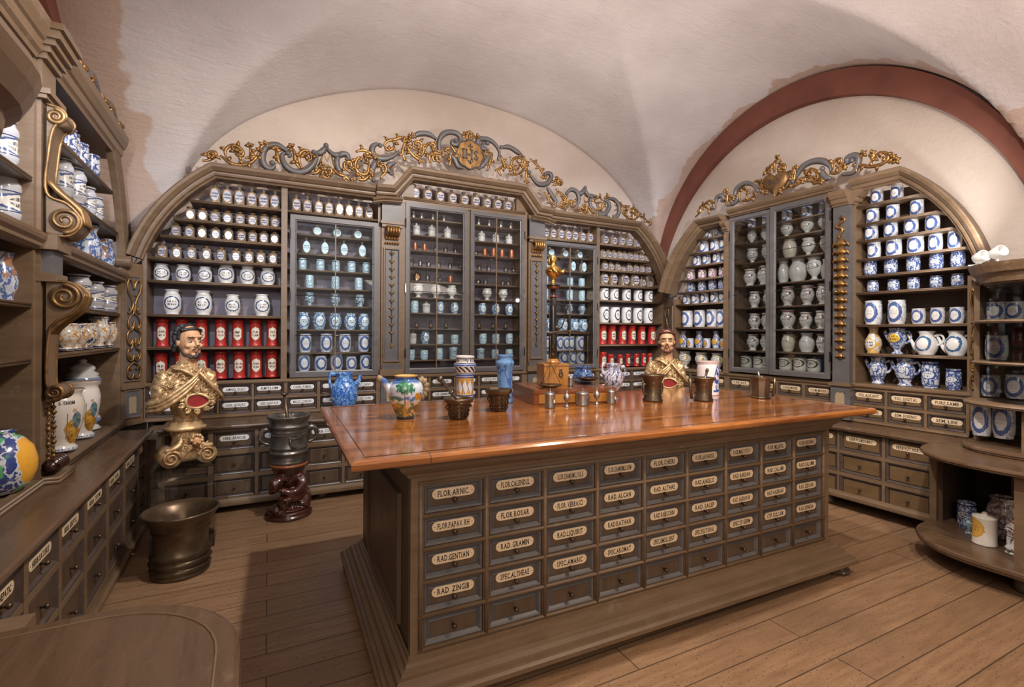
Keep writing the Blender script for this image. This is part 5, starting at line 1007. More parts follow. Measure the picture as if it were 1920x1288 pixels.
('R', 1.04, -0.41, [-0.358], 'mugd', 0.16, 0.1, 'short dark blue and white jar', 'lowest shelf, right bay, right wall', ''),
('R', 1.565, -0.2, [-0.665, -0.761], 'mugw', 0.125, [0.107, 0.105], 'white jar with grey oval medallions', 'upper shelf, corner cabinet', 'corner cabinet jars'),
('R', 1.293, -0.1, [-0.696], 'mugw', 0.165, 0.121, 'squat blue and white ointment jar', 'middle shelf, corner cabinet', ''),
('R', 1.04, -0.12, [-0.662, -0.789], 'mugw', [0.15, 0.16], [0.104, 0.118], 'blue and white lettered jar', 'lower shelf, corner cabinet', 'corner cabinet jars'),
('R', 0.78, -0.02, [-0.647, -0.756], 'mugw', [0.215, 0.23], [0.108, 0.116], 'tall crested blue and white jar', 'niche below corner cabinet', 'crest jars'),
('L', 2.48, -0.27, [0.54, 0.617, 0.793, 1.014], 'mugd', 0.16, [0.111, 0.111, 0.112, 0.114], 'blue and white drug jar', 'top shelf, far left-wall bay', 'maiolica jars'),
('L', 2.22, -0.28, [0.527, 0.701, 1.013, 1.205], 'maio', [0.24, 0.24, 0.2, 0.18], [0.118, 0.141, 0.121, 0.114], 'lettered blue maiolica jar', 'second shelf, far left-wall bay', 'maiolica jars'),
('L', 1.915, -0.3, [1.08], 'vaseb', 0.26, 0.181, 'blue leafy maiolica vase, nearer one', 'ledge, far left-wall bay', ''),
('L', 1.915, -0.3, [1.488], 'vaseb', 0.24, 0.161, 'blue and brown maiolica vase, farther one', 'ledge, far left-wall bay', ''),
('L', 1.605, -0.28, [0.827, 1.162, 1.474], 'maio', [0.21, 0.2, 0.2], [0.15, 0.152, 0.169], 'lettered blue maiolica jar', 'shelf under ledge, far left-wall bay', 'maiolica jars'),
('L', 1.34, -0.27, [0.538, 0.715, 0.936, 1.215, 1.54], 'urno', [0.16, 0.16, 0.17, 0.22, 0.19], [0.14, 0.134, 0.143, 0.153, 0.116], 'orange flowered maiolica bowl', 'above the saint jars, far left-wall bay', 'flowered maiolica bowls'),
('L', 0.757, -0.36, [1.27], 'urnx', 0.5, 0.207, 'big lidded white jar with blue feathered rims', 'counter shelf, far left-wall bay, farthest', ''),
('L', 1.915, -0.3, [-0.183], 'maio', 0.25, 0.139, 'white drug jar lettered with blue scroll bands', 'ledge, near left-wall bay', ''),
('L', 2.172, -0.3, [-0.197], 'maio', 0.24, 0.125, 'white drug jar with green sprigs', 'upper shelf, near bay of the left cabinet', ''),
('L', 1.587, -0.3, [-0.222], 'vaseb', 0.22, 0.124, 'pale green and blue vase', 'under ledge, near left-wall bay', ''),
]
place_rows()
CG=[[(0.027,2.96),(0.042,2.937),(0.019,2.912),(-0.014,2.915),(-0.044,2.952),(-0.052,3.009),(-0.037,3.07),(-0.0,3.11),(0.06,3.129),(0.114,3.109),(0.16,3.079),(0.172,3.051),(0.152,3.043)],[(0.152,3.069),(0.114,3.058),(0.106,3.019),(0.13,2.963),(0.176,2.924),(0.239,2.912),(0.302,2.935),(0.35,2.981),(0.382,3.038),(0.394,3.092),(0.37,3.114)],[(0.37,3.113),(0.418,3.116),(0.451,3.146),(0.475,3.194)],[(0.475,3.194),(0.504,3.151),(0.546,3.122),(0.588,3.125),(0.63,3.145),(0.665,3.138),(0.673,3.103),(0.643,3.103)],[(0.597,3.126),(0.572,3.078),(0.572,3.025),(0.597,2.975),(0.64,2.937)],[(0.968,3.28),(0.936,3.291),(0.899,3.257),(0.899,3.193),(0.947,3.158),(1.022,3.164),(1.098,3.204),(1.152,3.258)],[(1.286,3.425),(1.365,3.474),(1.458,3.485),(1.54,3.449)],[(1.745,3.469),(1.714,3.469),(1.708,3.434),(1.757,3.431),(1.8,3.473),(1.788,3.529),(1.732,3.554),(1.647,3.538),(1.587,3.481),(1.564,3.408),(1.57,3.34),(1.612,3.29)],[(2.105,3.504),(2.06,3.502),(2.054,3.459),(2.093,3.442),(2.021,3.454),(1.995,3.509),(2.034,3.545),(2.125,3.55),(2.204,3.51),(2.251,3.433),(2.232,3.345)],[(2.271,3.491),(2.365,3.514),(2.462,3.481),(2.546,3.434)],[(2.617,3.271),(2.675,3.204),(2.747,3.158),(2.849,3.178),(2.908,3.251),(2.893,3.3),(2.834,3.291),(2.827,3.252)],[(1.077,3.026),(1.044,3.065),(1.066,3.112),(1.12,3.142)],[(0.906,2.935),(0.89,2.998),(0.916,3.088),(0.979,3.141)],[(1.685,3.314),(1.734,3.276),(1.771,3.212),(1.833,3.198)],[(2.01,3.226),(2.074,3.284),(2.126,3.376)],[(2.932,2.926),(2.97,2.987),(2.927,3.043),(2.888,3.097),(2.854,3.136)],[(3.114,3.098),(3.158,3.141),(3.212,3.159),(3.266,3.133),(3.289,3.075),(3.285,3.014),(3.24,2.971)],[(3.275,3.134),(3.321,3.129),(3.357,3.16),(3.375,3.201)],[(3.375,3.201),(3.389,3.157),(3.431,3.117),(3.496,3.121),(3.548,3.116)],[(3.469,3.106),(3.45,3.05),(3.469,2.983),(3.535,2.922),(3.621,2.908),(3.688,2.939),(3.736,3.007),(3.735,3.062),(3.697,3.081),(3.678,3.039)],[(3.677,3.086),(3.735,3.121),(3.813,3.119),(3.873,3.071),(3.893,3.002),(3.874,2.937),(3.824,2.9),(3.795,2.928)]]
CY=[[(-0.498,2.894),(-0.458,2.905),(-0.417,2.936),(-0.403,2.974),(-0.424,2.979),(-0.451,2.97),(-0.458,2.953),(-0.437,2.948)],[(-0.368,2.96),(-0.333,2.933),(-0.277,2.902),(-0.205,2.905),(-0.147,2.931),(-0.104,2.979),(-0.074,3.042)],[(-0.326,2.951),(-0.334,3.006),(-0.299,3.053),(-0.249,3.062),(-0.206,3.028),(-0.206,2.987),(-0.241,2.981),(-0.263,3.01)],[(-0.184,2.966),(-0.148,2.98),(-0.118,2.993),(-0.133,3.024),(-0.148,3.071)],[(0.255,2.943),(0.215,3.006),(0.207,3.081),(0.183,3.125)],[(0.271,2.946),(0.247,3.011),(0.247,3.071),(0.286,3.116),(0.334,3.103),(0.35,3.054),(0.318,3.031),(0.294,3.062)],[(0.091,2.96),(0.076,2.992),(0.068,3.033),(0.053,3.081)],[(0.424,2.943),(0.44,2.989),(0.49,3.002),(0.523,2.967),(0.507,2.911),(0.465,2.897),(0.44,2.928),(0.465,2.958),(0.49,2.935)],[(0.335,2.912),(0.391,2.929),(0.424,2.969)],[(0.54,2.987),(0.59,2.942),(0.641,2.931),(0.693,2.894)],[(0.815,2.939),(0.762,2.985),(0.735,3.054),(0.761,3.121),(0.814,3.139)],[(0.693,2.975),(0.641,3.012),(0.641,3.056),(0.692,3.074),(0.701,3.03)],[(-0.074,3.042),(-0.06,3.086),(-0.03,3.108)],[(1.211,3.171),(1.188,3.256),(1.221,3.361),(1.288,3.429)],[(1.427,3.189),(1.335,3.214),(1.255,3.278),(1.232,3.352)],[(1.312,3.21),(1.381,3.255),(1.403,3.326),(1.357,3.386),(1.3,3.364),(1.3,3.309),(1.346,3.305)],[(1.404,3.281),(1.426,3.353),(1.473,3.395),(1.52,3.381),(1.508,3.345)],[(1.474,3.191),(1.462,3.257),(1.52,3.301),(1.592,3.302)],[(1.509,3.208),(1.497,3.263),(1.544,3.271),(1.556,3.238)],[(1.677,3.189),(1.688,3.26),(1.676,3.316),(1.652,3.346)],[(1.002,3.29),(1.045,3.341),(1.11,3.364),(1.176,3.398),(1.243,3.41)],[(1.002,3.3),(1.035,3.252),(1.089,3.272),(1.11,3.32)],[(0.74,3.18),(0.802,3.206),(0.865,3.196),(0.917,3.167)],[(0.742,2.925),(0.814,2.925),(0.876,2.98)],[(0.71,3.09),(0.741,3.021),(0.793,2.975),(0.855,3.006),(0.865,3.136)],[(0.971,2.959),(1.025,3.043),(1.014,3.095),(0.96,3.098)],[(1.898,3.494),(1.86,3.523),(1.847,3.544)],[(1.898,3.494),(1.897,3.565)],[(1.898,3.494),(1.936,3.537),(1.98,3.551)],[(2.105,3.208),(2.131,3.296),(2.156,3.396),(2.091,3.397)],[(2.263,3.402),(2.303,3.323),(2.372,3.273)],[(2.551,3.438),(2.58,3.33),(2.581,3.168)],[(2.358,3.21),(2.468,3.226),(2.552,3.301),(2.551,3.388),(2.467,3.412),(2.399,3.363),(2.399,3.29),(2.468,3.276),(2.496,3.329)],[(2.264,3.183),(2.237,3.24),(2.29,3.285)],[(2.622,3.424),(2.694,3.386),(2.767,3.321),(2.811,3.252)],[(2.93,3.167),(3.02,3.212)],[(2.915,3.203),(2.982,3.239)],[(1.688,3.41),(1.724,3.37),(1.762,3.318)],[(2.81,3.074),(2.852,3.036),(2.887,2.967),(2.938,2.936)],[(2.963,3.043),(2.998,3.099),(3.059,3.078),(3.103,3.024),(3.086,2.977),(3.042,2.979),(3.059,3.018)],[(2.964,2.94),(3.051,2.928),(3.113,2.958),(3.166,3.017),(3.21,3.007),(3.193,2.975)],[(3.202,2.931),(3.274,2.924),(3.32,2.914),(3.356,2.888),(3.412,2.91),(3.411,2.963),(3.365,2.988),(3.329,2.961),(3.356,2.934),(3.384,2.96)],[(3.43,2.988),(3.477,2.932),(3.533,2.9)],[(3.532,3.086),(3.579,3.115),(3.627,3.082),(3.637,3.029),(3.609,2.963),(3.571,2.974),(3.551,3.026),(3.513,3.06),(3.532,3.101)],[(3.656,3.109),(3.694,3.142)],[(3.901,3.101),(3.941,3.034),(3.951,2.964),(4.002,2.921)],[(3.961,3.045),(4.001,3.057),(4.012,3.011),(3.971,2.99)],[(4.002,2.921),(4.094,2.899),(4.176,2.941),(4.186,2.999),(4.124,3.04),(4.062,3.025),(4.063,2.984),(4.114,2.982)],[(4.207,2.952),(4.27,2.951),(4.312,2.915),(4.366,2.888)],[(2.971,3.222),(3.023,3.214)],[(2.963,3.176),(2.989,3.195)]]
CL=[[(0.414,3.003),(0.434,3.059),(0.455,3.107),(0.484,3.05),(0.513,3.116),(0.534,3.058),(0.551,3.007)],[(0.03,3.1),(0.076,3.073),(0.061,3.016),(0.057,2.981)],[(-0.145,3.086),(-0.145,2.974)],[(3.392,3.129),(3.422,3.11),(3.424,3.083),(3.418,3.048),(3.392,3.029),(3.365,3.041),(3.358,3.075),(3.364,3.102),(3.392,3.129)],[(3.796,3.111),(3.84,3.085),(3.806,3.049),(3.85,3.022),(3.841,2.993),(3.806,2.985)]]
DG=[[(-1.189,2.947),(-1.255,3.029),(-1.348,3.066),(-1.43,3.039),(-1.458,2.978),(-1.429,2.922),(-1.471,2.883),(-1.557,2.878)],[(-0.818,2.94),(-0.774,3.004),(-0.719,3.064),(-0.634,3.081),(-0.542,3.052),(-0.482,2.993),(-0.471,2.938)],[(-0.541,2.984),(-0.551,2.951),(-0.521,2.9),(-0.471,2.876)],[(-0.292,2.98),(-0.31,2.991),(-0.338,2.979),(-0.329,3.017),(-0.283,3.022),(-0.247,2.991),(-0.255,2.925),(-0.291,2.876),(-0.375,2.88)],[(-1.721,2.89),(-1.691,2.998),(-1.631,3.003),(-1.601,2.951),(-1.638,2.947)]]
DY=[[(-1.984,2.843),(-1.918,2.882),(-1.919,2.936),(-1.854,2.961),(-1.776,2.98),(-1.729,2.906),(-1.775,2.877),(-1.838,2.918)],[(-1.565,2.881),(-1.551,2.953),(-1.566,3.032)],[(-1.551,2.965),(-1.508,2.98),(-1.522,2.933),(-1.479,2.936)],[(-1.395,2.879),(-1.409,2.98),(-1.369,3.018),(-1.301,2.965)],[(-1.368,2.884),(-1.287,2.877),(-1.222,2.909)],[(-1.223,3.051),(-1.184,3.041),(-1.146,2.984)],[(-1.005,3.083),(-1.011,3.165),(-0.975,3.211)],[(-1.035,3.075),(-1.084,3.106),(-1.084,3.146),(-1.053,3.143)],[(-0.975,3.097),(-0.951,3.135),(-0.905,3.127),(-0.899,3.086),(-0.939,3.098)],[(-0.881,3.036),(-0.836,3.045),(-0.824,2.976),(-0.858,2.908),(-0.927,2.881)],[(-1.133,3.039),(-1.158,2.987),(-1.095,2.912)],[(-0.813,2.94),(-0.791,3.054)],[(-0.703,2.91),(-0.692,2.95),(-0.65,2.938),(-0.629,2.89),(-0.587,2.91),(-0.598,2.976),(-0.65,3.013),(-0.671,2.987)],[(-0.824,2.888),(-0.768,2.906),(-0.735,2.919)],[(-0.629,2.868),(-0.557,2.87)],[(-0.448,2.953),(-0.458,2.997),(-0.419,3.026),(-0.381,3.015),(-0.39,2.977)],[(-0.477,2.921),(-0.409,2.911),(-0.362,2.948)],[(-0.26,2.868),(-0.251,2.925),(-0.207,2.912),(-0.154,2.886),(-0.07,2.88),(-0.02,2.912),(-0.037,2.964),(-0.087,2.98),(-0.112,2.95)],[(-0.243,2.981),(-0.207,3.005)],[(-0.163,2.976),(-0.138,2.987)],[(-0.02,2.874),(0.012,2.902)],[(0.004,2.867),(0.036,2.876)]]
# ---------- carved crests ----------
def relief(b, pts, r, y, mi=0, flat=.8, taper=.35, n=6):
    P = smooth_path([(x, y, z) for x, z in pts], n); m = len(P)
    b.tube(P, [r*(taper+(1-taper)*min(1, 3.0*min((i+1)/m, (m-i)/m))) for i in range(m)], 8, mi, flat, up=(0,-1,0)); return P
def leaf(b, p, ang, L, r, y, curl):
    P = []; 
    for i in range(6):
        t = i/5; a = ang+curl*t; P.append((p[0]+L*t*math.cos(a), y-.012*math.sin(math.pi*t), p[1]+L*t*math.sin(a)))
    b.tube(P, [r*.5, r*1.0, r*1.1, r*.9, r*.7, r*.15], 6, 0, .7, up=(0,-1,0))
def foliage(b, pts, y, rnd, step=.05):
    P = smooth_path([(x, y, z) for x, z in pts], 5); d = 0; side = 1
    for i in range(1, len(P)-1):
        d += (P[i]-P[i-1]).length
        if d > step:
            d = 0; T_ = P[i+1]-P[i-1]; a = math.atan2(T_.z, T_.x)
            for k in (0, 1): leaf(b, (P[i].x, P[i].z), a+side*(.55+.5*k), .040+.016*rnd.random(), .0125, y, side*(.9-.4*k))
            side = -side
    T_ = P[-1]-P[-2]; a = math.atan2(T_.z, T_.x)
    for q in (-.8, 0, .8): leaf(b, (P[-1].x, P[-1].z), a+q, .042, .015, y, q*.6)
def crest(root, grey, gilt, y, letters=()):
    for p in grey:
        b = MB(); e = MB(); P = relief(b, p, .026, y); relief(e, p, .030, y+.010, 0, .5)
        k = MB().lathe([(.001,.0),(.020,.002),(.024,.014),(.016,.028),(.001,.032)], (0,0,0), 12).xf(Matrix.Translation((P[0].x, y+.006, P[0].z)) @ RX); b.add(k.v, k.f, 0, True)
        o = ob('crest_scroll', b, greyp, root); ob('gilt_edge', e, goldd, o)
    rnd = random.Random(8)
    for p in gilt:
        g = MB(); relief(g, p, .0160, y-.004, 0, .8, .5); foliage(g, p, y-.006, rnd); ob('gilt_foliage', g, gold, root)
    for p in letters: ob('carved_letter', MB().tube([(x, y-.01, z) for x, z in p], .009, 6, 0, .7, up=(0,-1,0)), goldd, root)
crest(Bk, CG, CY, U-.06, CL)
oc = []
for i in range(32):
    a = 2*math.pi*i/32; q = 1+.05*math.cos(8*a); oc.append((1.902+.150*q*math.cos(a), 3.345+.150*q*math.sin(a)))
b = MB().rings([[(x,U-.045,z) for x,z in oc],[(x,U-.078,z) for x,z in oc]],0); b.tube([(x,U-.08,z) for x,z in oc]+[(oc[0][0],U-.08,oc[0][1])], .009, 6, 1)
v, f = text_mb('IHS', .185, .10); b.add([(x+1.902,U-.084,z+3.345) for x,y,z in v], f, 1); b.add([(x+1.902,U-.081,z+3.345) for x,y,z in v], f, 1)
b.tube([(1.902,U-.084,3.395),(1.902,U-.084,3.455)], .006, 6, 1); b.tube([(1.875,U-.084,3.43),(1.93,U-.084,3.43)], .006, 6, 1)
for q in (-1,0,1): b.tube([(1.902+.03*q,U-.084,3.285),(1.902,U-.084,3.245)], .006, 6, 1)
ob('octagonal_cartouche', b, [gold, mould], Bk)
for i in range(5): pass
for x in [1.45+.1*i for i in range(10)]:
    b = MB().lathe([(.001,.03),(.035,.02),(.045,-.01),(.03,-.03),(.001,-.03)], (x, U-.05, 3.115), 8, sy=.4)
    ob('crest_foot', b, greyp, Bk)
crest(Rk, DG, DY, V-.045)
hp = []
for i in range(40):
    t = 2*math.pi*i/40; hx = 16*math.sin(t)**3; hz_ = 13*math.cos(t)-5*math.cos(2*t)-2*math.cos(3*t)-math.cos(4*t); hp.append((-.992+hx*.0086, 2.97+hz_*.0086))
b = MB().rings([[(x,V-.03,z) for x,z in hp],[(-.992+(x+.992)*1.0,V-.06,z) for x,z in hp],[(-.992+(x+.992)*.8,V-.085,2.97+(z-2.97)*.8) for x,z in hp]],0,True,True)
v, f = text_mb('IHS', .13, .055); b.add([(x-.992,V-.088,z+2.98) for x,y,z in v], f, 1); ob('heart_cartouche', b, [goldd, mould], Rk)
# left cabinet crest: running scrolls along both cornices
LG_ = []; LY_ = []
for x0 in (-1.35, -.85, .12, .60, 1.05):
    for q in (0,):
        LG_.append([(x0+.05,2.96),(x0+.02,2.99),(x0+.08,3.05),(x0+.18,3.07),(x0+.27,3.02),(x0+.28,2.96),(x0+.22,2.95)]); LY_.append([(x0+.02,2.94),(x0+.13,2.95),(x0+.16,3.01),(x0+.11,3.03)])
        LY_.append([(x0+.30,2.95),(x0+.36,3.00),(x0+.42,3.04),(x0+.46,2.99),(x0+.42,2.96)]); LY_.append([(x0+.32,2.93),(x0+.40,2.935),(x0+.48,2.96)])
crest(Lk, LG_, LY_, T+.0)
# ---------- things on and around the counter ----------
TZ = 1.0085
def lathe_thing(name, label, cat, prof, mat, loc, rz=0, seg=36, sx=1, poly=None, group=None):
    return tag(ob(name, MB().lathe(prof, seg=seg, sx=sx, poly=poly), mat, None, loc), label, cat, group)
def sc_prof(prof, r, h): return [(a*r*2, z*h) for a, z in prof]
def oneoff(name, label, cat, prof, mat, x, y, z, w_, h, rz=0):
    o = ob(name, MB().lathe(prof, seg=40), mat, None, (x, y, z)); o.scale = (w_, w_, h); o.rotation_euler = (0,0,rz); return tag(o, label, cat)
def mural():
    """landscape painted all round: sky, trees, ochre ground"""
    m, b = newmat('landscape_maiolica_glaze'); co = coord('Object'); sx = node('ShaderNodeSeparateXYZ'); X.t.links.new(co.k, sx.inputs[0]); x, y, z = (X(sx.outputs[i]) for i in range(3))
    n = noise(co, 3.2, 4, .6); n2 = noise(co, 7, 3, .6); n3 = noise(co, 4.6, 2, .5); zz = z + (n-.5)*.25
    cc = mixc(zz.step(.3,.62), (.72,.60,.40), (.62,.68,.78)); cc = mixc(zz.step(.80,.86), cc, (.05,.14,.40)); cc = mixc(zz.lt(.36), cc, (.55,.27,.05)); cc = mixc(zz.lt(.34)*n2.step(.48,.52), cc, (.16,.15,.06)); cc = mixc(zz.lt(.5)*n3.step(.60,.63), cc, (.72,.55,.30)); cc = mixc(n2.step(.60,.62)*zz.lt(.62)*zz.gt(.4), cc, (.05,.10,.30))
    cc = mixc(X.op('ABSOLUTE', zz-.50).lt(.05)*n2.step(.42,.5), cc, (.10,.20,.50)); cc = mixc(n3.step(.55,.58)*zz.step(.30,.36)*(1.0-zz.step(.50,.54)), cc, (.07,.20,.09))
    n4 = noise(co, 13, 3, .7); tr = X.op('SQRT', (x+.10)*(x+.10)*1.0 + (z-.74)*(z-.74)*3.0) + (n4-.5)*.45; cc = mixc(tr.lt(.24)*y.lt(0), cc, mixc(n4.step(.45,.55), (.03,.12,.08), (.10,.34,.18))); cc = mixc(X.op('ABSOLUTE', x+.13+(z-.5)*.1).lt(.014)*z.lt(.68)*z.gt(.36)*y.lt(0), cc, (.08,.05,.03))
    tr = X.op('SQRT', (x-.26)*(x-.26)*1.2 + (z-.52)*(z-.52)*3) + (n2-.5)*.3; cc = mixc(tr.lt(.13)*y.lt(0), cc, (.62,.28,.04))
    tr = X.op('SQRT', (x+.02)*(x+.02)*2.4 + (z-.36)*(z-.36)*1.2) + (n2-.5)*.22; cc = mixc(tr.lt(.10)*y.lt(0), cc, (.70,.48,.34))
    cc = mixc(z.lt(.06), cc, (.04,.06,.08)); cc = mixc(z.gt(.965), cc, (.70,.42,.12)); fin(b, cc, .14, 0, .5); return m
mur = mural()
pj = oneoff('maiolica_jug', 'colourful maiolica spouted jug painted with landscape, front left of the tabletop', 'jug', [(.22,0),(.25,.02),(.24,.05),(.30,.14),(.42,.36),(.49,.58),(.50,.70),(.46,.80),(.36,.875),(.28,.91),(.27,.95),(.33,.985),(.33,1.0),(.27,.99),(.25,.93)], mur, .650, 2.556, TZ, .185, .225)
ob('spout', MB().tube(smooth_path([(-.40,-.02,.60),(-.50,-.02,.72),(-.60,-.02,.86),(-.72,-.02,.93)],5), [.10]*6+[.085]*6+[.075]*4, 12), mur, pj); ob('spout_cork', MB().tube([(-.70,-.02,.92),(-.80,-.02,.965)], [.085,.075], 12), ochre, pj)
ob('figural_handle', MB().tube(smooth_path([(.42,0,.45),(.56,.0,.55),(.60,0,.72),(.52,0,.86),(.40,0,.84)],5), [.06+.025*((i*7)%3) for i in range(21)], 8), ochre, pj)
def ribbed_mortar(label, x, y, r, h, poly=None, pestle=None):
    o = ob('bronze_mortar', MB().lathe([(r*.56,0),(r*.60,.006),(r*.60,.014),(r*.66,h*.35),(r*.76,h*.68),(r*.80,h*.74),(r*.95,h*.80),(r*1.02,h*.93),(r*1.0,h*.99),(r*.90,h),(r*.80,h*.93),(r*.62,h*.5),(r*.4,h*.15),(.001,h*.12)], seg=36, poly=poly), bronze, None, (x,y,TZ)); tag(o, label, 'mortar')
    b = MB(); n = 14
    for i in range(n):
        a = 2*math.pi*(i+.5)/n
        for k, (t, q) in enumerate(((.18,.62),(.38,.67),(.58,.725))):
            b.tube([((r*q+.002)*math.cos(a),(r*q+.002)*math.sin(a),h*(t-.03)),((r*(q+.02)+.004)*math.cos(a),(r*(q+.02)+.004)*math.sin(a),h*(t+.05))], [.004,.0055], 6)
        b.tube([(r*.61*math.cos(a),r*.61*math.sin(a),.01),(r*.78*math.cos(a),r*.78*math.sin(a),h*.72)], .0022, 5)
    for z, q in ((h*.22,.64),(h*.45,.70),(h*.66,.765)): b.tube([(r*q*math.cos(2*math.pi*i/36),r*q*math.sin(2*math.pi*i/36),z) for i in range(37)], .0022, 5)
    ob('ribs', b, bronze, o)
    for s in (-1,1): ob('lug', MB().tube([(s*r*.68,0,h*.55),(s*r*.92,0,h*.60)], [.011,.008], 8), bronze, o)
    return o
ribbed_mortar('low dark bronze mortar with ribs holding a pestle, near the landscape jug', .898, 2.425, .078, .108)
pe = ob('pestle', MB().tube(smooth_path([(.915,2.42,TZ+.055),(.885,2.42,TZ+.10),(.842,2.42,TZ+.155),(.795,2.42,TZ+.21)],4), [.016,.014,.010,.008,.0075,.0075,.0075,.008,.008,.0085,.009,.012,.015], 12).tube([(.858,2.42,TZ+.135),(.852,2.42,TZ+.143)], .014, 12).tube([(.80,2.42,TZ+.203),(.788,2.42,TZ+.219)], [.015,.017], 12), iron); tag(pe, 'grey metal pestle leaning in the low ribbed mortar', 'pestle')
ribbed_mortar('small dark octagonal bronze mortar with knobbed sides before the blue albarello', 1.195, 2.565, .078, .128, 8)
def geom():
    m, b = newmat('geometric_albarello_glaze'); co = coord('Object'); sx = node('ShaderNodeSeparateXYZ'); X.t.links.new(co.k, sx.inputs[0]); x, y, z = (X(sx.outputs[i]) for i in range(3))
    an = X.op('ARCTAN2', x, -1.0*y)*(1/math.pi*5); fr = X.op('FRACT', an+.5); tri = X.op('ABSOLUTE', fr-.5)*2.0; zz = (z-.16)/.33
    cc = mixc((z.gt(0)).step(.5,.6), (.70,.66,.64), (.72,.70,.70))
    inb = z.gt(.16)*z.lt(.49); cc = mixc(inb*(X.op('ABSOLUTE', zz-.5)-.12).gt(tri*.38), cc, (.68,.34,.04)); cc = mixc(inb*X.op('ABSOLUTE', X.op('FRACT', an+zz*1.0)-.5).lt(.06), cc, (.05,.12,.38)); cc = mixc(inb*X.op('ABSOLUTE', X.op('FRACT', an+.5)-.5).lt(.03), cc, (.03,.04,.08))
    for z0, h, c in ((.14,.012,(.03,.06,.25)),(.10,.012,(.03,.05,.16)),(.50,.015,(.62,.34,.05)),(.53,.014,(.04,.07,.28)),(.58,.022,(.06,.12,.40)),(.63,.008,(.02,.03,.08)),(.80,.02,(.06,.12,.38)),(.84,.008,(.02,.03,.08)),(.94,.010,(.03,.05,.16)),(.06,.01,(.5,.25,.05))): cc = mixc(X.op('ABSOLUTE', z-z0).lt(h), cc, c)
    tw = z.gt(.645)*z.lt(.77); cc = mixc(tw*X.op('FRACT', an*1.2+z*9.0).lt(.45), cc, (.03,.03,.05)); cc = mixc(tw*X.op('ABSOLUTE', X.op('FRACT', an*1.2+z*9.0)-.6).lt(.07), cc, (.60,.32,.06))
    n = noise(coord('Object',(9,9,3)), 2, 2); cc = mixc(z.gt(.86)*z.lt(.925)*n.step(.5,.54), cc, (.05,.05,.08)); fin(b, cc, .13, 0, .5); return m
oneoff('albarello', 'tall white albarello with orange triangles and blue bands, behind the ribbed mortar', 'albarello', [(.40,0),(.42,.01),(.40,.05),(.38,.10),(.375,.30),(.38,.52),(.42,.62),(.44,.68),(.46,.74),(.50,.79),(.47,.83),(.38,.87),(.38,.94),(.42,.97),(.42,.985),(.37,1.0),(.35,.96)], geom(), 1.165, 3.03, TZ, .152, .30)
oneoff('albarello', 'tall waisted blue streaked albarello behind the octagonal mortar', 'albarello', [(.43,0),(.46,.01),(.45,.05),(.42,.12),(.40,.35),(.41,.60),(.45,.76),(.49,.80),(.50,.84),(.47,.87),(.41,.90),(.41,.95),(.45,.98),(.44,1.0),(.38,.99)], JM['blue'], 1.375, 2.86, TZ, .122, .31, .3)
# scale set
def boxpanel(name, label, x0, x1, y0, y1, z0, z1, mat, cat='box', parent=None):
    return None
bxa = math.atan2(2.735-2.660, 1.98-1.481)
BX = ob('scale_box', MB().box(0,.57,0,.46,0,.098,0).box(-.003,.573,-.003,.463,.072,.076,0), boxw, None, (1.483,2.662,TZ), label=None); BX.rotation_euler = (0,0,R(-10)); tag(BX, 'large flat red brown wooden box carrying the balance scale on the tabletop', 'box')
ob('drawer_front', MB().box(.03,.275,-.006,0,.012,.066).box(.285,.545,-.006,0,.012,.066), boxo, BX); ob('ring_pull', MB().tube([(.36+.012*math.cos(a),-.012,.038+.012*math.sin(a)) for a in [2*math.pi*i/12 for i in range(13)]], .003, 6), bronze, BX)
BT = TZ+.0985
SC = thing('balance_scale', 'balance scale with black column and small gold bust, standing on the flat box', 'scale', (1.75,2.88,BT), R(-10))
ob('pedestal_box', MB().box(-.088,.088,-.07,.08,0,.148).box(-.093,.093,-.075,.085,.135,.142), boxo, SC); ob('lock', MB().tube([(.03+.012*math.cos(a),-.074,.075+.016*math.sin(a)) for a in [2*math.pi*i/12 for i in range(13)]], .004, 6).box(.02,.04,-.075,-.07,.085,.11), bronze, SC)
ob('column_foot', MB().lathe([(.05,.148),(.05,.158),(.038,.165),(.033,.178)], seg=24), boxo, SC)
ob('column', MB().lathe([(.030,.175),(.029,.30),(.025,.50),(.021,.66)], seg=24), black, SC); ob('column_rings', MB().lathe([(.026,.60),(.029,.604),(.026,.608)], seg=20).lathe([(.022,.655),(.034,.665),(.034,.672),(.022,.68)], seg=20), copper, SC); ob('column_cap', MB().lathe([(.02,.668),(.048,.676),(.048,.684),(.018,.69)], seg=24), black, SC)
gb = MB().lathe([(.024,.688),(.018,.70),(.012,.715),(.016,.728),(.035,.742),(.055,.765),(.058,.785),(.045,.805),(.020,.818),(.016,.826),(.026,.842),(.029,.862),(.022,.882),(.006,.89)], seg=18, sy=.72)
gb.tube([(.045,0,.775),(.07,-.01,.775),(.078,-.012,.79)], [.016,.012,.010], 8); gb.tube([(-.03,-.03,.80),(0,-.045,.77),(.03,-.035,.745)], [.012,.014,.010], 8); gb.tube([(-.02,.01,.87),(-.028,.012,.84),(-.026,.015,.82)], [.014,.012,.008], 8); gb.tube([(0,-.024,.866),(0,-.034,.856)], [.006,.005], 6)
ob('gold_bust', gb, goldb, SC)
hk = MB().tube(smooth_path([(.01,-.02,.39),(.03,-.05,.385),(.045,-.075,.42),(.050,-.10,.49),(.062,-.12,.535),(.07,-.13,.50)],5), .0045, 8)
hk.tube([(.02,-.02,.375),(.02,-.02,.405)], .012, 8); ob('hook_arm', hk, bronze, SC)
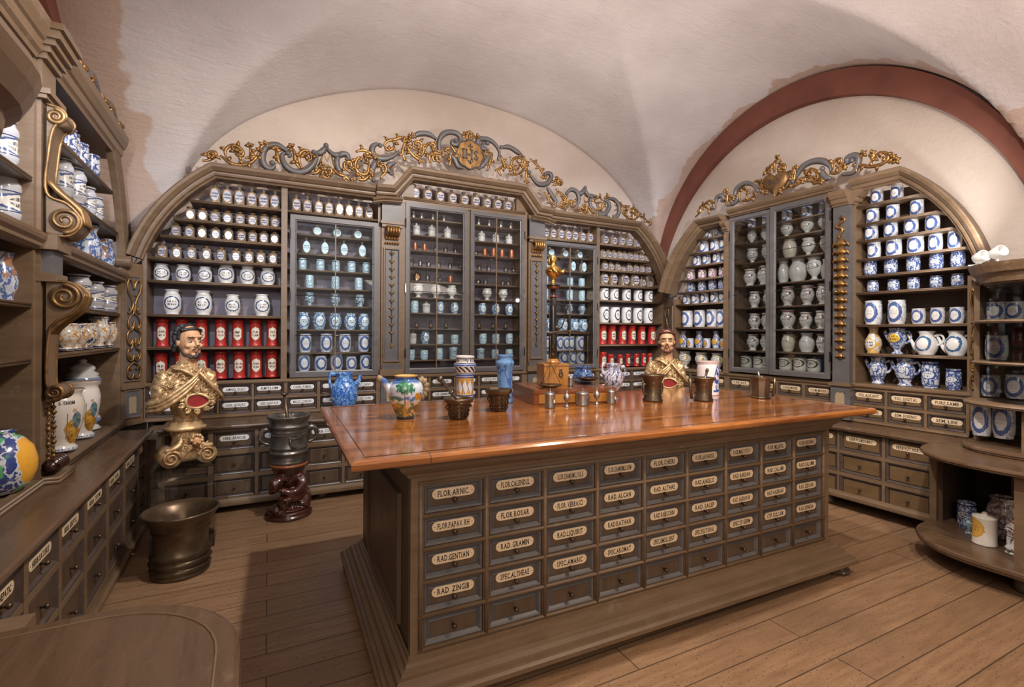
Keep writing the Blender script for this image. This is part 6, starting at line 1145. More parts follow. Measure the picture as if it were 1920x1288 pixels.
bm = MB().tube([(.07,-.13,.52),(.07,-.13,.37)], .0035, 6).tube([(-.12,-.22,.355),(-.015,-.17,.362),(.07,-.13,.368),(.155,-.09,.362),(.257,-.04,.357)], [.004,.006,.008,.006,.004], 8).lathe([(.012,.352),(.014,.362),(.012,.372)], (.07,-.13,0), 10)
for q in ((-.10,-.21),(.237,-.05)): bm.lathe([(.003,.346),(.009,.352),(.003,.362)], (*q,0), 8)
ob('beam', bm, bronze, SC)
PAN = [(.001,-.004),(.045,0),(.072,.012),(.077,.018),(.074,.020),(.045,.006),(.001,.002)]
for px, py, pz in ((-.10,-.21,.006),(.237,-.05,.030)):
    p = ob('pan', MB().lathe(PAN, (px,py,pz), 28), bronze, SC); r = MB()
    for a in (0, 2.1, 4.2): r.tube([(px+.072*math.cos(a),py+.072*math.sin(a),pz+.018),(px,py,pz+.16),(px,py,.35)], .0018, 5)
    ob('chains', r, bronze, p)
bj = oneoff('squat_jar', 'squat light blue jar with dark scrollwork on the box behind the scale pan', 'jar', [(.34,0),(.42,.04),(.50,.22),(.49,.40),(.42,.66),(.34,.82),(.33,.90),(.38,.97),(.36,1.0),(.30,.95)], JM['bluejar'], 2.035, 2.93, BT, .150, .115)
ew = oneoff('spouted_ewer', 'white ewer with blue vines, handle and foot, at the right end of the box', 'ewer', [(.26,0),(.28,.02),(.16,.06),(.13,.13),(.16,.20),(.34,.32),(.48,.50),(.50,.66),(.42,.78),(.33,.84),(.32,.92),(.38,.98),(.36,1.0),(.31,.97)], JM['ewer'], 2.125, 2.70, TZ, .140, .245, -.2)
ob('handle', MB().tube(smooth_path([(.36,0,.88),(.58,0,.90),(.66,0,.76),(.56,0,.62),(.46,0,.60)],5), .05, 8), JM['ewer'], ew); ob('spout', MB().tube(smooth_path([(-.42,0,.66),(-.56,0,.76),(-.60,0,.92),(-.50,0,1.0)],5), [.09]*6+[.07]*10, 10), JM['ewer'], ew)
def tin(label, x, y, z, r, h, lab=True, dome=True):
    o = ob('pewter_tin', MB().lathe([(r*.95,0),(r*1.05,.004),(r,.010),(r,h*.62),(r*1.04,h*.65),(r*1.04,h*.70),(r*.96,h*.74),(r*.6,h*.80),(r*.12,h*.83),(r*.10,h*.90),(r*.2,h*.94),(r*.03,h)], seg=24), pewter, None, (x,y,z)); tag(o, label, 'tin')
    if lab:
        o2 = MB(); P_ = [(r*.55*math.cos(a), h*.36+h*.20*math.sin(a)) for a in [2*math.pi*i/14 for i in range(14)]]
        o2.rings([[(x_,-math.sqrt(max(0,r*r-x_*x_))-.0005,z_) for x_,z_ in P_],[(x_*.9,-math.sqrt(max(0,r*r-x_*x_))-.002,h*.36+(z_-h*.36)*.9) for x_,z_ in P_]]); o2.rings([[(x_*.5,-math.sqrt(max(0,r*r-x_*x_))-.003,h*.36+(z_-h*.36)*.5) for x_,z_ in P_],[(x_*.5,-math.sqrt(max(0,r*r-x_*x_))-.004,h*.36+(z_-h*.36)*.5) for x_,z_ in P_]],1); ob('oval_medal', o2, [goldd if lab == 1 else pewter, whitel if lab == 1 else iron], o).rotation_euler = (0,0,.45)
    return o
def cup(label, x, y, h):
    return tag(ob('pewter_cup', MB().lathe([(.020,0),(.021,.003),(.008,.010),(.004,.020),(.004,h*.30),(.012,h*.36),(.021,h*.50),(.0215,h*.60),(.016,h*.72),(.006,h*.80),(.003,h*.90),(.001,h)], seg=20), pewter, None, (x,y,TZ)), label, 'cup')
tin('grey pewter tin with pale gilt medal, leftmost of those before the box', 1.525, 2.54, TZ, .031, .118, 1); cup('lidded pewter stem cup, between the left tin and the middle tin', 1.645, 2.54, .10)
tin('squat plain pewter tin, in the middle before the box', 1.765, 2.545, TZ, .040, .108, 2); cup('lidded pewter stem cup, between the middle tin and the right tin', 1.870, 2.54, .105); tin('pewter tin with gilt medal, rightmost before the box', 1.972, 2.525, TZ, .028, .112, 1)
tin('tiny plain pewter tin standing on the flat box beside the pedestal', 1.80, 2.735, BT, .018, .085, 0)
def mortar(label, x, y, r, h, mat=bronze, handles='lugs', pestle=None, rz=0, poly=None):
    o = ob('bronze_mortar', MB().lathe([(r*.78,0),(r*.84,.006),(r*.84,h*.06),(r*.74,h*.10),(r*.76,h*.15),(r*.70,h*.18),(r*.70,h*.62),(r*.76,h*.66),(r*.74,h*.72),(r*.86,h*.86),(r*1.0,h*.96),(r*1.0,h),(r*.90,h),(r*.74,h*.85),(r*.62,h*.3),(.001,h*.2)] if poly is None else [(r*.80,0),(r*.88,.006),(r*.86,h*.06),(r*.72,h*.09),(r*.74,h*.3),(r*.84,h*.8),(r*1.0,h*.96),(r*1.0,h),(r*.90,h),(r*.7,h*.6),(.001,h*.2)], seg=36, poly=poly), mat, None, (x,y,TZ)); tag(o, label, 'mortar'); o.rotation_euler = (0,0,rz)
    if handles == 'lugs':
        for s in (-1,1): ob('handle', MB().tube(smooth_path([(s*r*.68,0,h*.62),(s*r*.95,0,h*.64),(s*r*1.02,0,h*.45),(s*r*.90,0,h*.28),(s*r*.70,0,h*.25)],5), .009, 8), mat, o)
        rel = MB()
        for k in range(26):
            a = k*.8; rr = .012+.001*k; rel.lathe([(.001,.003),(.004,0),(.001,-.003)], (rr*.7*math.cos(a)+.01,-r*.70,h*.40+rr*math.sin(a)), 6)
        ob('relief', rel, mat, o)
    elif handles:
        s = -1 if handles == 'left' else 1
        ob('square_handle', MB().tube([(s*r*.80,0,h*.80),(s*r*1.25,0,h*.80),(s*r*1.30,0,h*.92)] , .007, 8).tube([(s*r*1.28,0,h*.95),(s*r*1.22,0,h*.5),(s*r*1.12,0,h*.08)], [.012,.009,.010], 8).tube([(s*r*.76,0,h*.35),(s*r*1.15,0,h*.35)], .006, 8), mat, o)
    return o
mortar('dark bronze flared mortar with relief, in front of the gilded bust', 2.315, 2.52, .080, .178)
mortar('dark bronze mortar with square handle and tilted pestle before the white crest jar', 2.645, 2.39, .076, .158, bronze, 'left', rz=-.35, poly=None)
tag(ob('pestle', MB().tube([(2.64,2.39,TZ+.09),(2.70,2.41,TZ+.20)], [.010,.008], 10).tube([(2.695,2.408,TZ+.195),(2.705,2.412,TZ+.21)], [.012,.010], 10), iron), 'iron pestle tilted in the square handled mortar', 'pestle')
mortar('dark faceted bronze mortar, rightmost on the tabletop', 3.13, 2.32, .076, .152, bronze, 'right', rz=-.5, poly=10)
tag(ob('pestle', MB().tube([(3.13,2.32,TZ+.08),(3.115,2.33,TZ+.19)], [.010,.009], 10), iron), 'short dark pestle standing in the rightmost mortar', 'pestle')
def bwcrest():
    m, b = newmat('white_blue_crest_glaze2'); co = coord('Object'); sx = node('ShaderNodeSeparateXYZ'); X.t.links.new(co.k, sx.inputs[0]); x, y, z = (X(sx.outputs[i]) for i in range(3)); n = noise(co, 8, 3, .6); r = X.op('SQRT', (x-.14)*(x-.14)/.075 + (z-.5)*(z-.5)/.19)
    cc = mixc((r+(n-.5)*.5).lt(.95)*y.lt(0)*n.step(.44,.5), (.72,.64,.66), (.03,.09,.36)); cc = mixc(z.gt(.96), cc, (.5,.36,.34)); cc = mixc(X.op('ABSOLUTE', z-.13-(x*x)*.3).lt(.03)*x.gt(-.15)*y.lt(0), cc, (.03,.09,.34)); fin(b, cc, .15, 0, .4); return m
oneoff('white_drum_jar', 'tall white drum jar with a blue painted crest near the right of the tabletop', 'jar', [(.46,0),(.48,.01),(.47,.05),(.47,.3),(.48,.80),(.46,.88),(.44,.92),(.49,.96),(.50,.985),(.47,1.0),(.43,.98)], bwcrest(), 2.945, 2.62, TZ, .162, .25, .0)
wj = oneoff('small_blue_pot', 'small white and blue pot half hidden behind the relief mortar', 'pot', PR['round'], JM['ewer'], 2.47, 2.66, TZ, .09, .155)
bj = oneoff('blue_spouted_jug', 'big blue sponged jug on the back worktop, behind the tabletop corner', 'jug', [(.22,0),(.26,.02),(.25,.05),(.36,.16),(.48,.36),(.50,.52),(.45,.68),(.33,.80),(.28,.86),(.29,.96),(.32,.99),(.30,1.0),(.25,.97)], JM['bluejug'], .632, 4.72, .7185, .245, .375)
ob('handle', MB().tube(smooth_path([(-.28,0,.95),(-.50,0,.97),(-.53,0,.80),(-.45,0,.62)],5), [.05]*16, 8), JM['bluejug'], bj); ob('spout', MB().tube(smooth_path([(.36,0,.66),(.50,0,.76),(.60,0,.93)],5), [.11,.10,.09,.085,.08,.075,.07,.065,.06,.055,.05], 10), JM['bluejug'], bj)
# big mortars on the floor
o = ob('bell_mortar', MB().lathe([(.145,0),(.152,.006),(.156,.020),(.143,.030),(.160,.044),(.143,.058),(.137,.066),(.164,.084),(.141,.100),(.137,.108),(.160,.124),(.142,.140),(.144,.20),(.146,.262),(.156,.270),(.150,.282),(.158,.292),(.162,.305),(.185,.345),(.200,.365),(.206,.374),(.203,.381),(.190,.380),(.170,.352),(.135,.30),(.122,.12),(.08,.04),(.001,.035)], seg=56), bronze, None, (-.468,3.56,0)); tag(o, 'large ringed bronze bell mortar standing on the floor boards at left', 'mortar')
FX, FY = .155, 4.30
b = MB().lathe([(.168,0),(.176,.010),(.172,.024),(.150,.030),(.156,.040),(.150,.052),(.128,.058)], seg=40); st = ob('figure_stand', b, mahog, None, (FX,FY,0)); tag(st, 'dark carved kneeling figure on oval base carrying the big handled mortar', 'statue')
# ---------- sculpted figures ----------
def ell(b, c, r, rot=(0,0,0), n=14):
    M = Matrix.Translation(c) @ Matrix.Rotation(rot[2],4,'Z') @ Matrix.Rotation(rot[1],4,'Y') @ Matrix.Rotation(rot[0],4,'X') @ Matrix.Diagonal((r[0],r[1],r[2],1))
    t = MB().lathe([(math.sin(math.pi*i/n) if 0 < i < n else .001, -math.cos(math.pi*i/n)) for i in range(n+1)], seg=18); t.xf(M); b.add(t.v, t.f, 0, True)
def cap(b, pts, rad): b.tube(smooth_path(pts, 4) if len(pts) > 2 else pts, rad if not isinstance(rad, list) else list(np.interp(np.linspace(0,1,(len(pts)-1)*4+1 if len(pts)>2 else 2), np.linspace(0,1,len(rad)), rad)), 12)
def fuse(name, b, mats, parent, voxel=.006, smooth=4, loc=None, post=None, pick=None):
    me0 = mesh('t', b, []); o = bpy.data.objects.new('t', me0); col.objects.link(o)
    m = o.modifiers.new('r', 'REMESH'); m.mode = 'VOXEL'; m.voxel_size = voxel; m.use_smooth_shade = True
    s = o.modifiers.new('s', 'SMOOTH'); s.factor = .5; s.iterations = smooth
    dg = bpy.context.evaluated_depsgraph_get(); me = bpy.data.meshes.new_from_object(o.evaluated_get(dg)); bpy.data.objects.remove(o)
    me.name = name
    for q in mats: me.materials.append(q)
    n = len(me.vertices); co = np.empty(n*3); me.vertices.foreach_get('co', co); co = co.reshape(-1,3); no = np.empty(n*3); me.vertices.foreach_get('normal', no); no = no.reshape(-1,3)
    if post: co = post(co, no); me.vertices.foreach_set('co', co.ravel())
    if pick:
        for p in me.polygons: p.material_index = pick(p.center)
    for p in me.polygons: p.use_smooth = True
    me.update(); r = link(name, me, parent, loc); return r
def gs(co, c, s): d = (co-np.array(c))/np.array(s); return np.exp(-(d*d).sum(1))
def head_mesh(parent, M, hairmat, beard=True, skinm=None):
    """head 0.235 tall, face towards -y, origin at neck base"""
    b = MB(); ell(b, (0,.012,.165), (.070,.088,.098)); ell(b, (0,-.022,.125), (.052,.058,.072)); cap(b, [(0,.015,-.04),(0,.010,.06),(0,.005,.12)], [.062,.050,.050]); ell(b, (0,-.062,.068), (.022,.018,.018))
    for s in (-1,1): ell(b, (s*.036,-.052,.128), (.022,.022,.018)); ell(b, (s*.072,.012,.145), (.008,.016,.026)); ell(b, (s*.034,-.030,.088), (.022,.026,.026))
    cap(b, [(0,-.074,.172),(0,-.090,.150),(0,-.100,.132)], [.010,.011,.013]); ell(b, (-.010,-.088,.127), (.008,.010,.007)); ell(b, (.010,-.088,.127), (.008,.010,.007)); ell(b, (0,-.066,.192), (.052,.016,.014)); ell(b, (0,-.077,.101), (.022,.010,.006)); ell(b, (0,-.075,.090), (.018,.010,.006))
    def post(co, no):
        for s in (-1,1): co = co + np.array([0,.012,0])*gs(co, (s*.031,-.078,.162), (.017,.02,.011))[:,None]; co = co - np.array([0,.004,0])*gs(co, (s*.031,-.07,.160), (.009,.02,.006))[:,None]
        co = co + np.array([0,.004,0])*gs(co, (0,-.082,.096), (.02,.02,.0022))[:,None]; return co
    h = fuse('head', b, [skinm or skin], parent, .0035, 3, post=post); h.matrix_local = M
    e = MB()
    for s in (-1,1): ell(e, (s*.031,-.0665,.160), (.0125,.0085,.0065), n=10)
    ob('eyes', e, eyew, h); e = MB()
    for s in (-1,1): ell(e, (s*.031,-.0735,.160), (.005,.003,.005), n=8); cap(e, [(s*.016,-.0785,.1665),(s*.031,-.079,.1690),(s*.046,-.071,.165)], .0014)
    for s in (-1,1): cap(e, [(s*.013,-.082,.184),(s*.032,-.083,.189),(s*.052,-.068,.182)], [.002,.0028,.0015])
    ob('brows_and_pupils', e, ink, h); e = MB(); cap(e, [(-.020,-.082,.0965),(0,-.0885,.099),(.020,-.082,.0965)], [.0008,.0030,.0008]); cap(e, [(-.015,-.080,.091),(0,-.0865,.090),(.015,-.080,.091)], [.0008,.0030,.0008]); ob('lips', e, lipm, h)
    g = MB(); rnd = random.Random(4)
    ell(g, (0,.040,.195), (.073,.078,.078)); ell(g, (0,.062,.135), (.064,.048,.075))
    for i in range(95):
        a = rnd.uniform(.12, math.pi-.12); z = rnd.uniform(.085,.268); rr = .076*math.sqrt(max(.05,1-((z-.17)/.105)**2)) if z > .17 else .074
        ell(g, (rr*math.cos(a)*1.02, .028+.95*rr*math.sin(a), z), (.017,.017,.012), n=6)
    for i in range(16):
        x = -.062+.124*i/15; ell(g, (x, -.050+.55*abs(x), .246-.22*abs(x)), (.013,.015,.011), n=6)
    for s in (-1,1):
        for z in (.215,.20,.185,.17,.15,.13,.115): ell(g, (s*.071, .004+.026*(z<.17), z), (.010,.015,.012), n=6)
    gg = fuse('hair', g, [hairmat], h, .0042, 1); 
    cut = gg.data
    if beard:
        k = MB()
        for s in (-1,1): cap(k, [(s*.067,-.002,.118),(s*.060,-.026,.082),(s*.044,-.050,.058),(s*.018,-.070,.047)], [.0035,.006,.0075,.010]); cap(k, [(s*.003,-.0915,.110),(s*.014,-.087,.1075),(s*.026,-.076,.098)], [.0035,.0042,.002])
        ell(k, (0,-.078,.052), (.017,.012,.016), n=8); ell(k, (0,-.083,.076), (.006,.005,.006), n=6)
        fuse('beard', k, [hairmat], h, .003, 1)
    return h
def gilt_relief(b, rnd, surf, n, r=.004, L=.02):
    for i in range(n):
        p, nn, t = surf(rnd); a = rnd.uniform(0, 6.28); P = []
        bt = nn.cross(t).normalized()
        for k in range(7):
            q = k/6; ang = a+3.6*q; P.append(p + (t*math.cos(ang)+bt*math.sin(ang))*L*(1-.75*q) + nn*.001)
        b.tube(P, [r*.5,r,r,r,r*.9,r*.7,r*.4], 6)
def bust(loc, rz, label, hairmat, headrot, full=True):
    t = thing('reliquary_bust', label, 'bust', loc, rz)
    b = MB()
    ell(b, (0,.01,.50), (.155,.110,.150)); ell(b, (0,.01,.605), (.135,.090,.080)); ell(b, (.01,-.01,.41), (.120,.105,.120)); ell(b, (.01,.0,.32), (.090,.082,.085))
    for s in (-1,1): ell(b, (s*.135,.015,.565), (.068,.078,.075)); ell(b, (s*.165,.015,.480), (.052,.075,.110))
    cap(b, [(0,.02,.60),(0,.012,.70)], [.075,.055])
    ell(b, (-.185,.0,.405), (.055,.075,.045)); ell(b, (-.215,-.005,.375), (.035,.05,.02)); ell(b, (.165,.01,.42), (.040,.065,.05))
    def post(co, no):
        x, y, z = co.T; f = .0045*np.sin(52*(z*.9+.55*x)+6*np.sin(7*x)) + .0035*np.sin(120*(x*.8-z*.6)+4*np.cos(31*z)) + .003*np.sin(140*x+3*np.sin(40*z))*np.sin(120*z); f = f*(z > .33); return co + no*f[:,None]
    b.v = [(x*.93, y, z) for x, y, z in b.v]
    body = fuse('torso', b, [goldp], t, .006, 3, post=post)
    g = MB(); rnd = random.Random(2)
    for off in (0,.035,.07): cap(g, [(-.235,-.03,.38+off*.6),(-.17,-.105,.40+off*.75),(-.06,-.135,.475+off*.8),(.03,-.120,.56+off*.6),(.06,-.09,.63+off*.2)], [.010,.016,.014,.012,.006])
    cap(g, [(.06,-.09,.63),(.12,-.10,.56),(.20,-.085,.47),(.235,-.03,.42)], [.010,.014,.014,.010]); cap(g, [(-.11,-.06,.66),(-.04,-.10,.645),(.03,-.10,.60),(.045,-.105,.575)], [.006,.012,.014,.010]); cap(g, [(.10,-.05,.665),(.06,-.09,.63)], [.008,.014]); ell(g, (.045,-.118,.575), (.014,.010,.014), n=8)
    def surf(r):
        u = r.uniform(-2.9,-.25); z = r.uniform(.42,.66); rx = .198*math.sqrt(max(.08,1-((z-.47)/.235)**2)); ry = .112*math.sqrt(max(.1,1-((z-.47)/.27)**2)); p = Vector((rx*math.cos(u), .01+ry*math.sin(u), z)); nn = Vector((p.x/rx/rx, (p.y-.01)/ry/ry, (z-.47)/.06)).normalized(); tt = Vector((0,0,1)).cross(nn).normalized(); return p+nn*.004, nn, tt
    gilt_relief(g, rnd, surf, 150, .0042, .020); g.v = [(x*.93, y, z) for x, y, z in g.v]; ob('cape_ornament', g, goldp, body)
    # opening with scrolled frame, red inside
    cx_, cz_ = .035, .435
    fr_ = MB(); P = [(cx_+.070*math.cos(a)*(1+.08*math.cos(3*a)), -.128-.006*math.cos(a*2), cz_+.048*math.sin(a)) for a in [2*math.pi*i/28 for i in range(29)]]
    fr_.tube(P, .011, 8)
    for i in range(10):
        a = 2*math.pi*i/10+.3; c0 = (cx_+.092*math.cos(a), cz_+.070*math.sin(a)); sp = [(c0[0]+.020*(1-.8*k/14)*math.cos(a+k*.7), -.128, c0[1]+.020*(1-.8*k/14)*math.sin(a+k*.7)) for k in range(15)]; fr_.tube(sp, [.008*(1-.4*k/14) for k in range(15)], 6)
    ob('scrolled_frame', fr_, goldp, t)
    ob('red_recess', MB().rings([[(cx_+(p[0]-cx_)*.95, -.124, cz_+(p[2]-cz_)*.95) for p in P[:-1]],[(cx_+(p[0]-cx_)*.7, -.118, cz_+(p[2]-cz_)*.7) for p in P[:-1]]]), redin, t)
    head_mesh(t, Matrix.Translation((.015,.0,.685)) @ Matrix.Rotation(headrot,4,'Z') @ Matrix.Rotation(.06,4,'X'), hairmat)
    if full:
        b = MB(); b.lathe([(.085,.225),(.120,.235),(.125,.250),(.100,.262),(.09,.29)], seg=28, sy=.85); b.lathe([(.10,.03),(.105,.08),(.085,.13),(.080,.17),(.085,.20),(.092,.228)], seg=28, sy=.85)
        for q in (-1,1):
            cyl = MB(); cyl.tube([(q*.105,-.10,.062),(q*.105,.085,.062)], .062, 22); b.add(cyl.v, cyl.f, 0, True)
            sp = [(q*.105-q*.052*(1-.85*k/40)*math.cos(k*.3), -.108, .062+.052*(1-.85*k/40)*math.sin(k*.3)) for k in range(41)]; b.tube(sp, [.009*(1-.4*k/40) for k in range(41)], 7)
            b.tube(smooth_path([(q*.04,-.07,.20),(q*.055,-.09,.15),(q*.09,-.10,.125),(q*.135,-.09,.115)],4), [.02]*13, 8)
        ob('volute_base', b, goldp, t); ob('painted_block', MB().box(-.075,.075,.0,.09,.10,.20).box(-.15,-.06,-.06,.09,.03,.10), mahog, t)
        b = MB(); rnd = random.Random(6)
        for i in range(60): a = i*.7; b.lathe([(.001,.006),(.006,0),(.001,-.006)], (rnd.uniform(-.07,.07), -.098-rnd.uniform(0,.02), rnd.uniform(.10,.22)), 6)
        ob('base_ornament', b, goldp, t)
        b = MB(); ell(b, (.035,-.120,.165), (.029,.028,.034)); ell(b, (.035,-.148,.160), (.006,.007,.007), n=8)
        for s in (-1,1): ell(b, (.035+s*.014,-.142,.153), (.010,.009,.009), n=8)
        ob('cherub_face', b, skin, t); b = MB()
        for i in range(26): a = rnd.uniform(-.4,3.5); ell(b, (.035+.032*math.cos(a), -.118+rnd.uniform(-.02,.02), .175+.030*math.sin(a)), (.011,.011,.011), n=6)
        for s in (-1,1):
            for k in range(4): b.tube(smooth_path([(.035+s*.02,-.115,.14-.006*k),(.035+s*.05,-.11,.135-.014*k),(.035+s*(.075-.01*k),-.10,.15-.02*k)],3), .006, 6)
        ob('cherub_hair_and_wings', b, goldp, t)
    return t
def plinth_box(x, y, w_, d, h, rz, label):
    b = MB().box(-w_/2,w_/2,-d/2,d/2,0,.006).box(-w_/2,w_/2,-d/2,d/2,h-.006,h)
    for q in ((-w_/2,-w_/2+.006,-d/2,d/2),(w_/2-.006,w_/2,-d/2,d/2),(-w_/2+.006,w_/2-.006,-d/2,-d/2+.006),(-w_/2+.006,w_/2-.006,d/2-.006,d/2)): b.box(*q, .006, h-.006)
    o = ob('acrylic_plinth', b, acryl, None, (x,y,0)); o.rotation_euler = (0,0,rz); return tag(o, label, 'plinth')
plinth_box(-.505,4.03,.36,.30,.552,R(2),'clear acrylic plinth under the gilded bust at the left')
bust((-.505,4.03,.5525), R(20), 'gilded reliquary bust of a bearded man on a clear plinth, left of the room', hair, R(17))
plinth_box(3.52,3.66,.36,.30,.552,R(-25),'clear acrylic plinth under the bust behind the counter')
bust((3.52,3.66,.5525), R(-42), 'gilded bust with reddish hair seen behind the right end of the counter', hairr, R(0))
# kneeling figure and its mortar
b = MB()
cap(b, [(.02,.06,.13),(.03,.05,.22),(0,.0,.31),(-.04,-.03,.335)], [.075,.082,.078,.055])        # bent back
ell(b, (-.075,-.055,.275), (.045,.045,.055)); cap(b, [(-.04,-.03,.32),(-.07,-.05,.29)], [.045,.035])   # bowed head
cap(b, [(.05,-.02,.33),(.085,-.05,.26),(.03,-.11,.215),(-.05,-.115,.235)], [.036,.034,.028,.022]); cap(b, [(-.02,-.06,.32),(-.09,-.02,.26),(-.10,-.08,.215)], [.034,.03,.024])  # arms
cap(b, [(.06,.03,.15),(.03,-.06,.17),(-.02,-.12,.185)], [.062,.055,.042]); cap(b, [(-.02,-.12,.185),(-.035,-.10,.12),(-.04,-.095,.07)], [.040,.034,.030]); cap(b, [(-.04,-.095,.066),(-.07,-.13,.062)], [.026,.018])   # raised knee and shin
cap(b, [(.07,.04,.15),(.085,-.03,.10),(.08,-.07,.075)], [.060,.052,.040]); cap(b, [(.08,-.06,.075),(.10,.04,.07),(.11,.10,.068)], [.036,.032,.026])   # kneeling leg
for i in range(7): cap(b, [(.11-.02*i,.06-.01*i,.20),(.125-.03*i,-.01-.012*i,.13),(.12-.035*i,-.06-.008*i,.066)], [.012,.016,.012])
ell(b, (0,0,.066), (.125,.125,.016)); cap(b, [(0,.02,.33),(0,.02,.40)], [.09,.115])
def fold(co, no): x, y, z = co.T; return co + no*(.0035*np.sin(70*(x+.7*z)+4*np.sin(20*y)) * (z > .08) * (z < .32))[:,None]
b.v = [(x*1.18, y*1.15, z) for x, y, z in b.v]
fg = fuse('kneeling_figure', b, [mahog], st, .0055, 3, post=fold)
b = MB()
for i in range(4): cap(b, [(-.058+.014*i,-.128,.246),(-.070+.014*i,-.136,.236),(-.072+.014*i,-.128,.224)], [.006,.0065,.005])
ell(b, (-.082,-.098,.265), (.006,.008,.008), n=8); ob('fingers', b, mahog, st)
ob('support_disc', MB().lathe([(.128,.398),(.142,.402),(.142,.416),(.136,.422)], seg=40), boxw, st); 
MH = .4225
o = ob('handled_mortar', MB().lathe([(.128,0),(.136,.005),(.138,.018),(.130,.026),(.134,.036),(.128,.046),(.132,.075),(.144,.083),(.144,.092),(.132,.100),(.130,.115),(.140,.123),(.132,.132),(.132,.24),(.140,.248),(.134,.258),(.138,.278),(.147,.286),(.145,.300),(.138,.308),(.146,.335),(.160,.362),(.164,.372),(.160,.378),(.148,.376),(.136,.35),(.120,.10),(.08,.05),(.001,.045)], seg=56), iron, None, (FX,FY,MH)); tag(o, 'tall grey cast mortar with two dolphin handles on the kneeling figure', 'mortar')
for s in (-1,1):
    b = MB().tube(smooth_path([(s*.13,0,.255),(s*.165,0,.27),(s*.200,0,.245),(s*.205,0,.20),(s*.180,0,.165),(s*.140,0,.15)],4), [.016,.018,.020,.022,.024,.022,.021,.020,.019,.018,.017,.016,.016,.016,.015,.015,.014,.014,.014,.014,.013], 9)
    for k in range(6): b.lathe([(.001,.008),(.008,0),(.001,-.008)], (s*(.18+.006*k),-.012,.262-.013*k), 6)
    ob('handle', b, iron, o)
b = MB(); sh = [(-.04,.22),(.04,.22),(.045,.17),(.03,.135),(0,.12),(-.03,.135),(-.045,.17)]; b.rings([[(x+.035,-math.sqrt(.132**2-(x+.035)**2)-.001,z) for x,z in sh],[(x*.9+.035,-math.sqrt(.132**2-(x+.035)**2)-.007,.17+(z-.17)*.9) for x,z in sh]]); b.tube([(x*.7+.035,-math.sqrt(.132**2-(x*.7+.035)**2)-.009,.17+(z-.17)*.7) for x,z in sh+[sh[0]]], .003, 6)
for i in range(46): a = R(-160+140*i/45); b.box(.1335*math.cos(a)-.002,.1335*math.cos(a)+.002,.1335*math.sin(a)-.002,.1335*math.sin(a)+.002,.228+.001*(i%3),.238+.001*(i%2))
ob('coat_of_arms', b, iron, o)
tag(ob('pestle', MB().tube([(FX+.02,FY+.0,MH+.10),(FX-.035,FY-.0,MH+.535)], [.016,.012], 14).lathe([(.012,-.012),(.024,-.008),(.027,0),(.022,.008),(.008,.014)], (FX-.037,FY,MH+.545), 16), knobm), 'long bronze pestle with round head standing in the handled mortar', 'pestle')
# big maiolica on the left counter shelf
def saint_pot(x, y, h, w_, label, txt):
    o = oneoff('saint_jar', label, 'jar', [(.30,0),(.36,.01),(.36,.05),(.30,.08),(.29,.10),(.36,.22),(.45,.42),(.49,.60),(.50,.74),(.46,.86),(.42,.90),(.45,.95),(.50,.985),(.49,1.0),(.44,.985)], saintm, *W('L', x, y, 0)[:2], .7655, w_, h, R(30))
    if txt:
        v, f = text_mb(txt, .34, .055); b = MB().add([(x_+.02, -math.sqrt(.505**2-(x_+.02)**2)-.004, z_+.80) for x_,y_,z_ in v], f); ob('lettering', b, ink, o)
    return o
def saintg():
    m, b = newmat('saint_figure_glaze2'); co = coord('Object'); sx = node('ShaderNodeSeparateXYZ'); X.t.links.new(co.k, sx.inputs[0]); x, y, z = (X(sx.outputs[i]) for i in range(3)); n = noise(co, 6, 3, .6); n2 = noise(coord('Object',(9,9,2)), 1.5, 3)
    cx_ = x-.17; nn = noise(co, 11, 4, .7)
    rb = X.op('SQRT', (cx_+(z-.3)*.25)*(cx_+(z-.3)*.25)/.030 + (z-.30)*(z-.30)/.046) + (n-.5)*.75; cc = mixc(rb.lt(1.0)*y.lt(0), (.66,.60,.55), mixc(nn.step(.38,.62), (.20,.085,.02), (.66,.36,.06)))
    rt = X.op('SQRT', (cx_-.06)*(cx_-.06)/.010 + (z-.50)*(z-.50)/.020) + (n-.5)*.8; cc = mixc(rt.lt(1.0)*y.lt(0), cc, mixc(nn.step(.4,.6), (.06,.09,.11), (.16,.24,.26))); rh = X.op('SQRT', (cx_-.01)*(cx_-.01)*1.1+(z-.66)*(z-.66)*2.2); cc = mixc(rh.lt(.05)*y.lt(0), cc, (.50,.32,.20))
    cc = mixc(X.op('ABSOLUTE', cx_+.14).lt(.008)*z.gt(.2)*z.lt(.62)*y.lt(0), cc, (.12,.08,.05)); cc = mixc(z.lt(.075), cc, (.62,.62,.66)); cc = mixc(X.op('ABSOLUTE', z-.04).lt(.012)*noise(coord('Object',(14,14,1)),2,1).step(.5,.52), cc, (.08,.10,.25)); cc = mixc(z.gt(.97), cc, (.5,.4,.34)); fin(b, cc, .15, 0, .5); return m
saintm = saintg()
saint_pot(.52, T+.085, .355, .225, 'large white jar with a saint in orange robe, lettered, nearer on the left shelf', 'S. THOM')
saint_pot(.93, T+.095, .365, .215, 'large white jar with a seated saint, behind the lettered saint jar', None)
oneoff('lidded_pot', 'small ochre and blue lidded pot in front of the saint jars', 'pot', PR['lidpot'][:6]+[(.40,.70),(.42,.74),(.25,.82),(.10,.9),(.12,.95),(.04,1.0)], JM['urno'], *W('L', .20, T+.075)[:2], .7655, .12, .27)
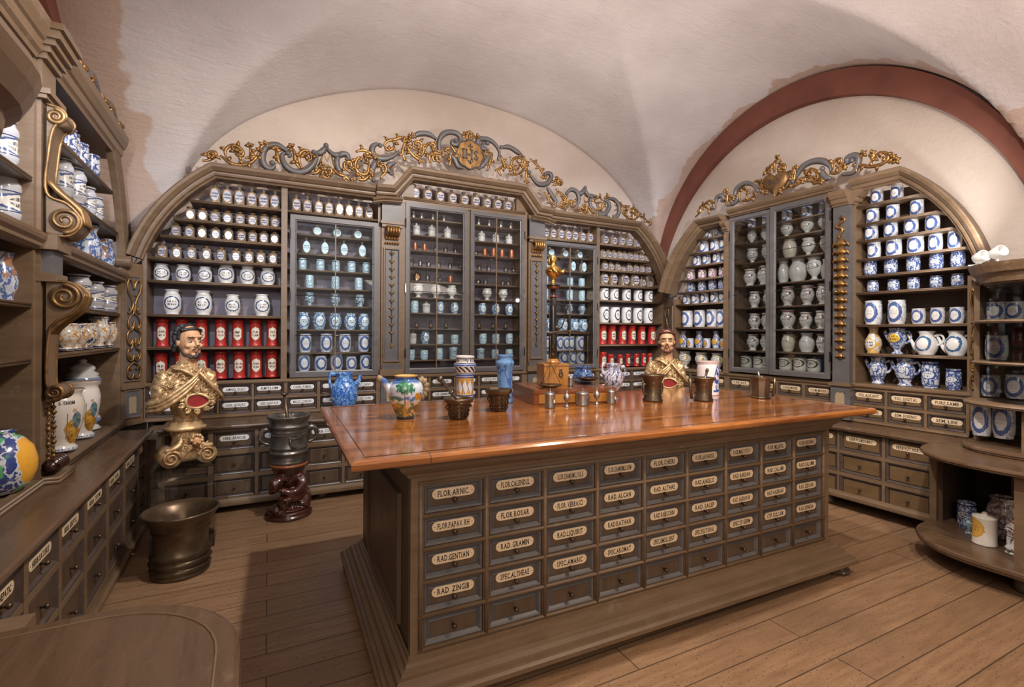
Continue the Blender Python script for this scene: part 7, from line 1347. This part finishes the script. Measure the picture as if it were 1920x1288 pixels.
oneoff('globe_jar', 'big round yellow, green and blue maiolica jar cut by the left edge', 'jar', [(.25,0),(.30,.02),(.40,.12),(.49,.32),(.50,.50),(.44,.72),(.30,.88),(.20,.92),(.19,.97),(.23,1.0)], JM['bigpot'], *W('L', -.36, T+.05)[:2], .7655, .245, .265, R(85))
# low shelf of the right end counter
def rj(kind, s, d, z, w_, h, lab, rz=272): return put_jar(kind, W('R', -s, -d, z+.0005), R(rz), w_, h, lab)
rj('mugd', -.60, .07, .16, .105, .165, 'white and blue jar at the back of the low right shelf'); rj('urnb', -.665, .215, .16, .075, .115, 'small blue and white jar left of the cartouche pot, low shelf')
o = oneoff('cartouche_pot', 'round white lidded pot with a yellow cartouche on the low right shelf', 'pot', [(.46,0),(.49,.01),(.49,.05),(.47,.08),(.47,.80),(.49,.84),(.46,.87),(.30,.90),(.10,.92),(.12,.96),(.04,1.0)], JM['cartoy'], *W('R', .775, -.335)[:2], .1605, .125, .20, R(272-38))
oneoff('figured_jar', 'pinkish jar with dark drawn figures, behind the cartouche pot', 'jar', PR['apoth'], JM['figure'], *W('R', .79, -.10)[:2], .1605, .165, .26, R(250)); oneoff('lidded_jar', 'blue and white footed lidded jar at the right of the low shelf', 'jar', PR['urnx'], JM['urnf'], *W('R', .93, -.36)[:2], .1605, .11, .21, R(240))
# spotlight pair on the right cornice
sp = thing('spotlight_pair', 'pair of white spotlights on the cornice at the far right', 'spotlight', W('R', .66, -.10, 1.922), R(272))
ob('mounting_plate', MB().box(-.04,.16,-.03,.03,0,.008), whitep, sp)
for x_, dz in ((.015,.0),(.10,.02)):
    h = ob('lamp_head', MB().lathe([(.026,-.035),(.034,-.03),(.040,.03),(.036,.035),(.03,.03),(.02,-.02)], seg=24).xf(Matrix.Translation((x_,0,.055+dz)) @ Matrix.Rotation(R(70),4,'Y') @ Matrix.Rotation(R(25),4,'X')), whitep, sp)
    ob('bracket', MB().tube([(x_,0,.006),(x_,0,.045)], .006, 8), whitep, h)
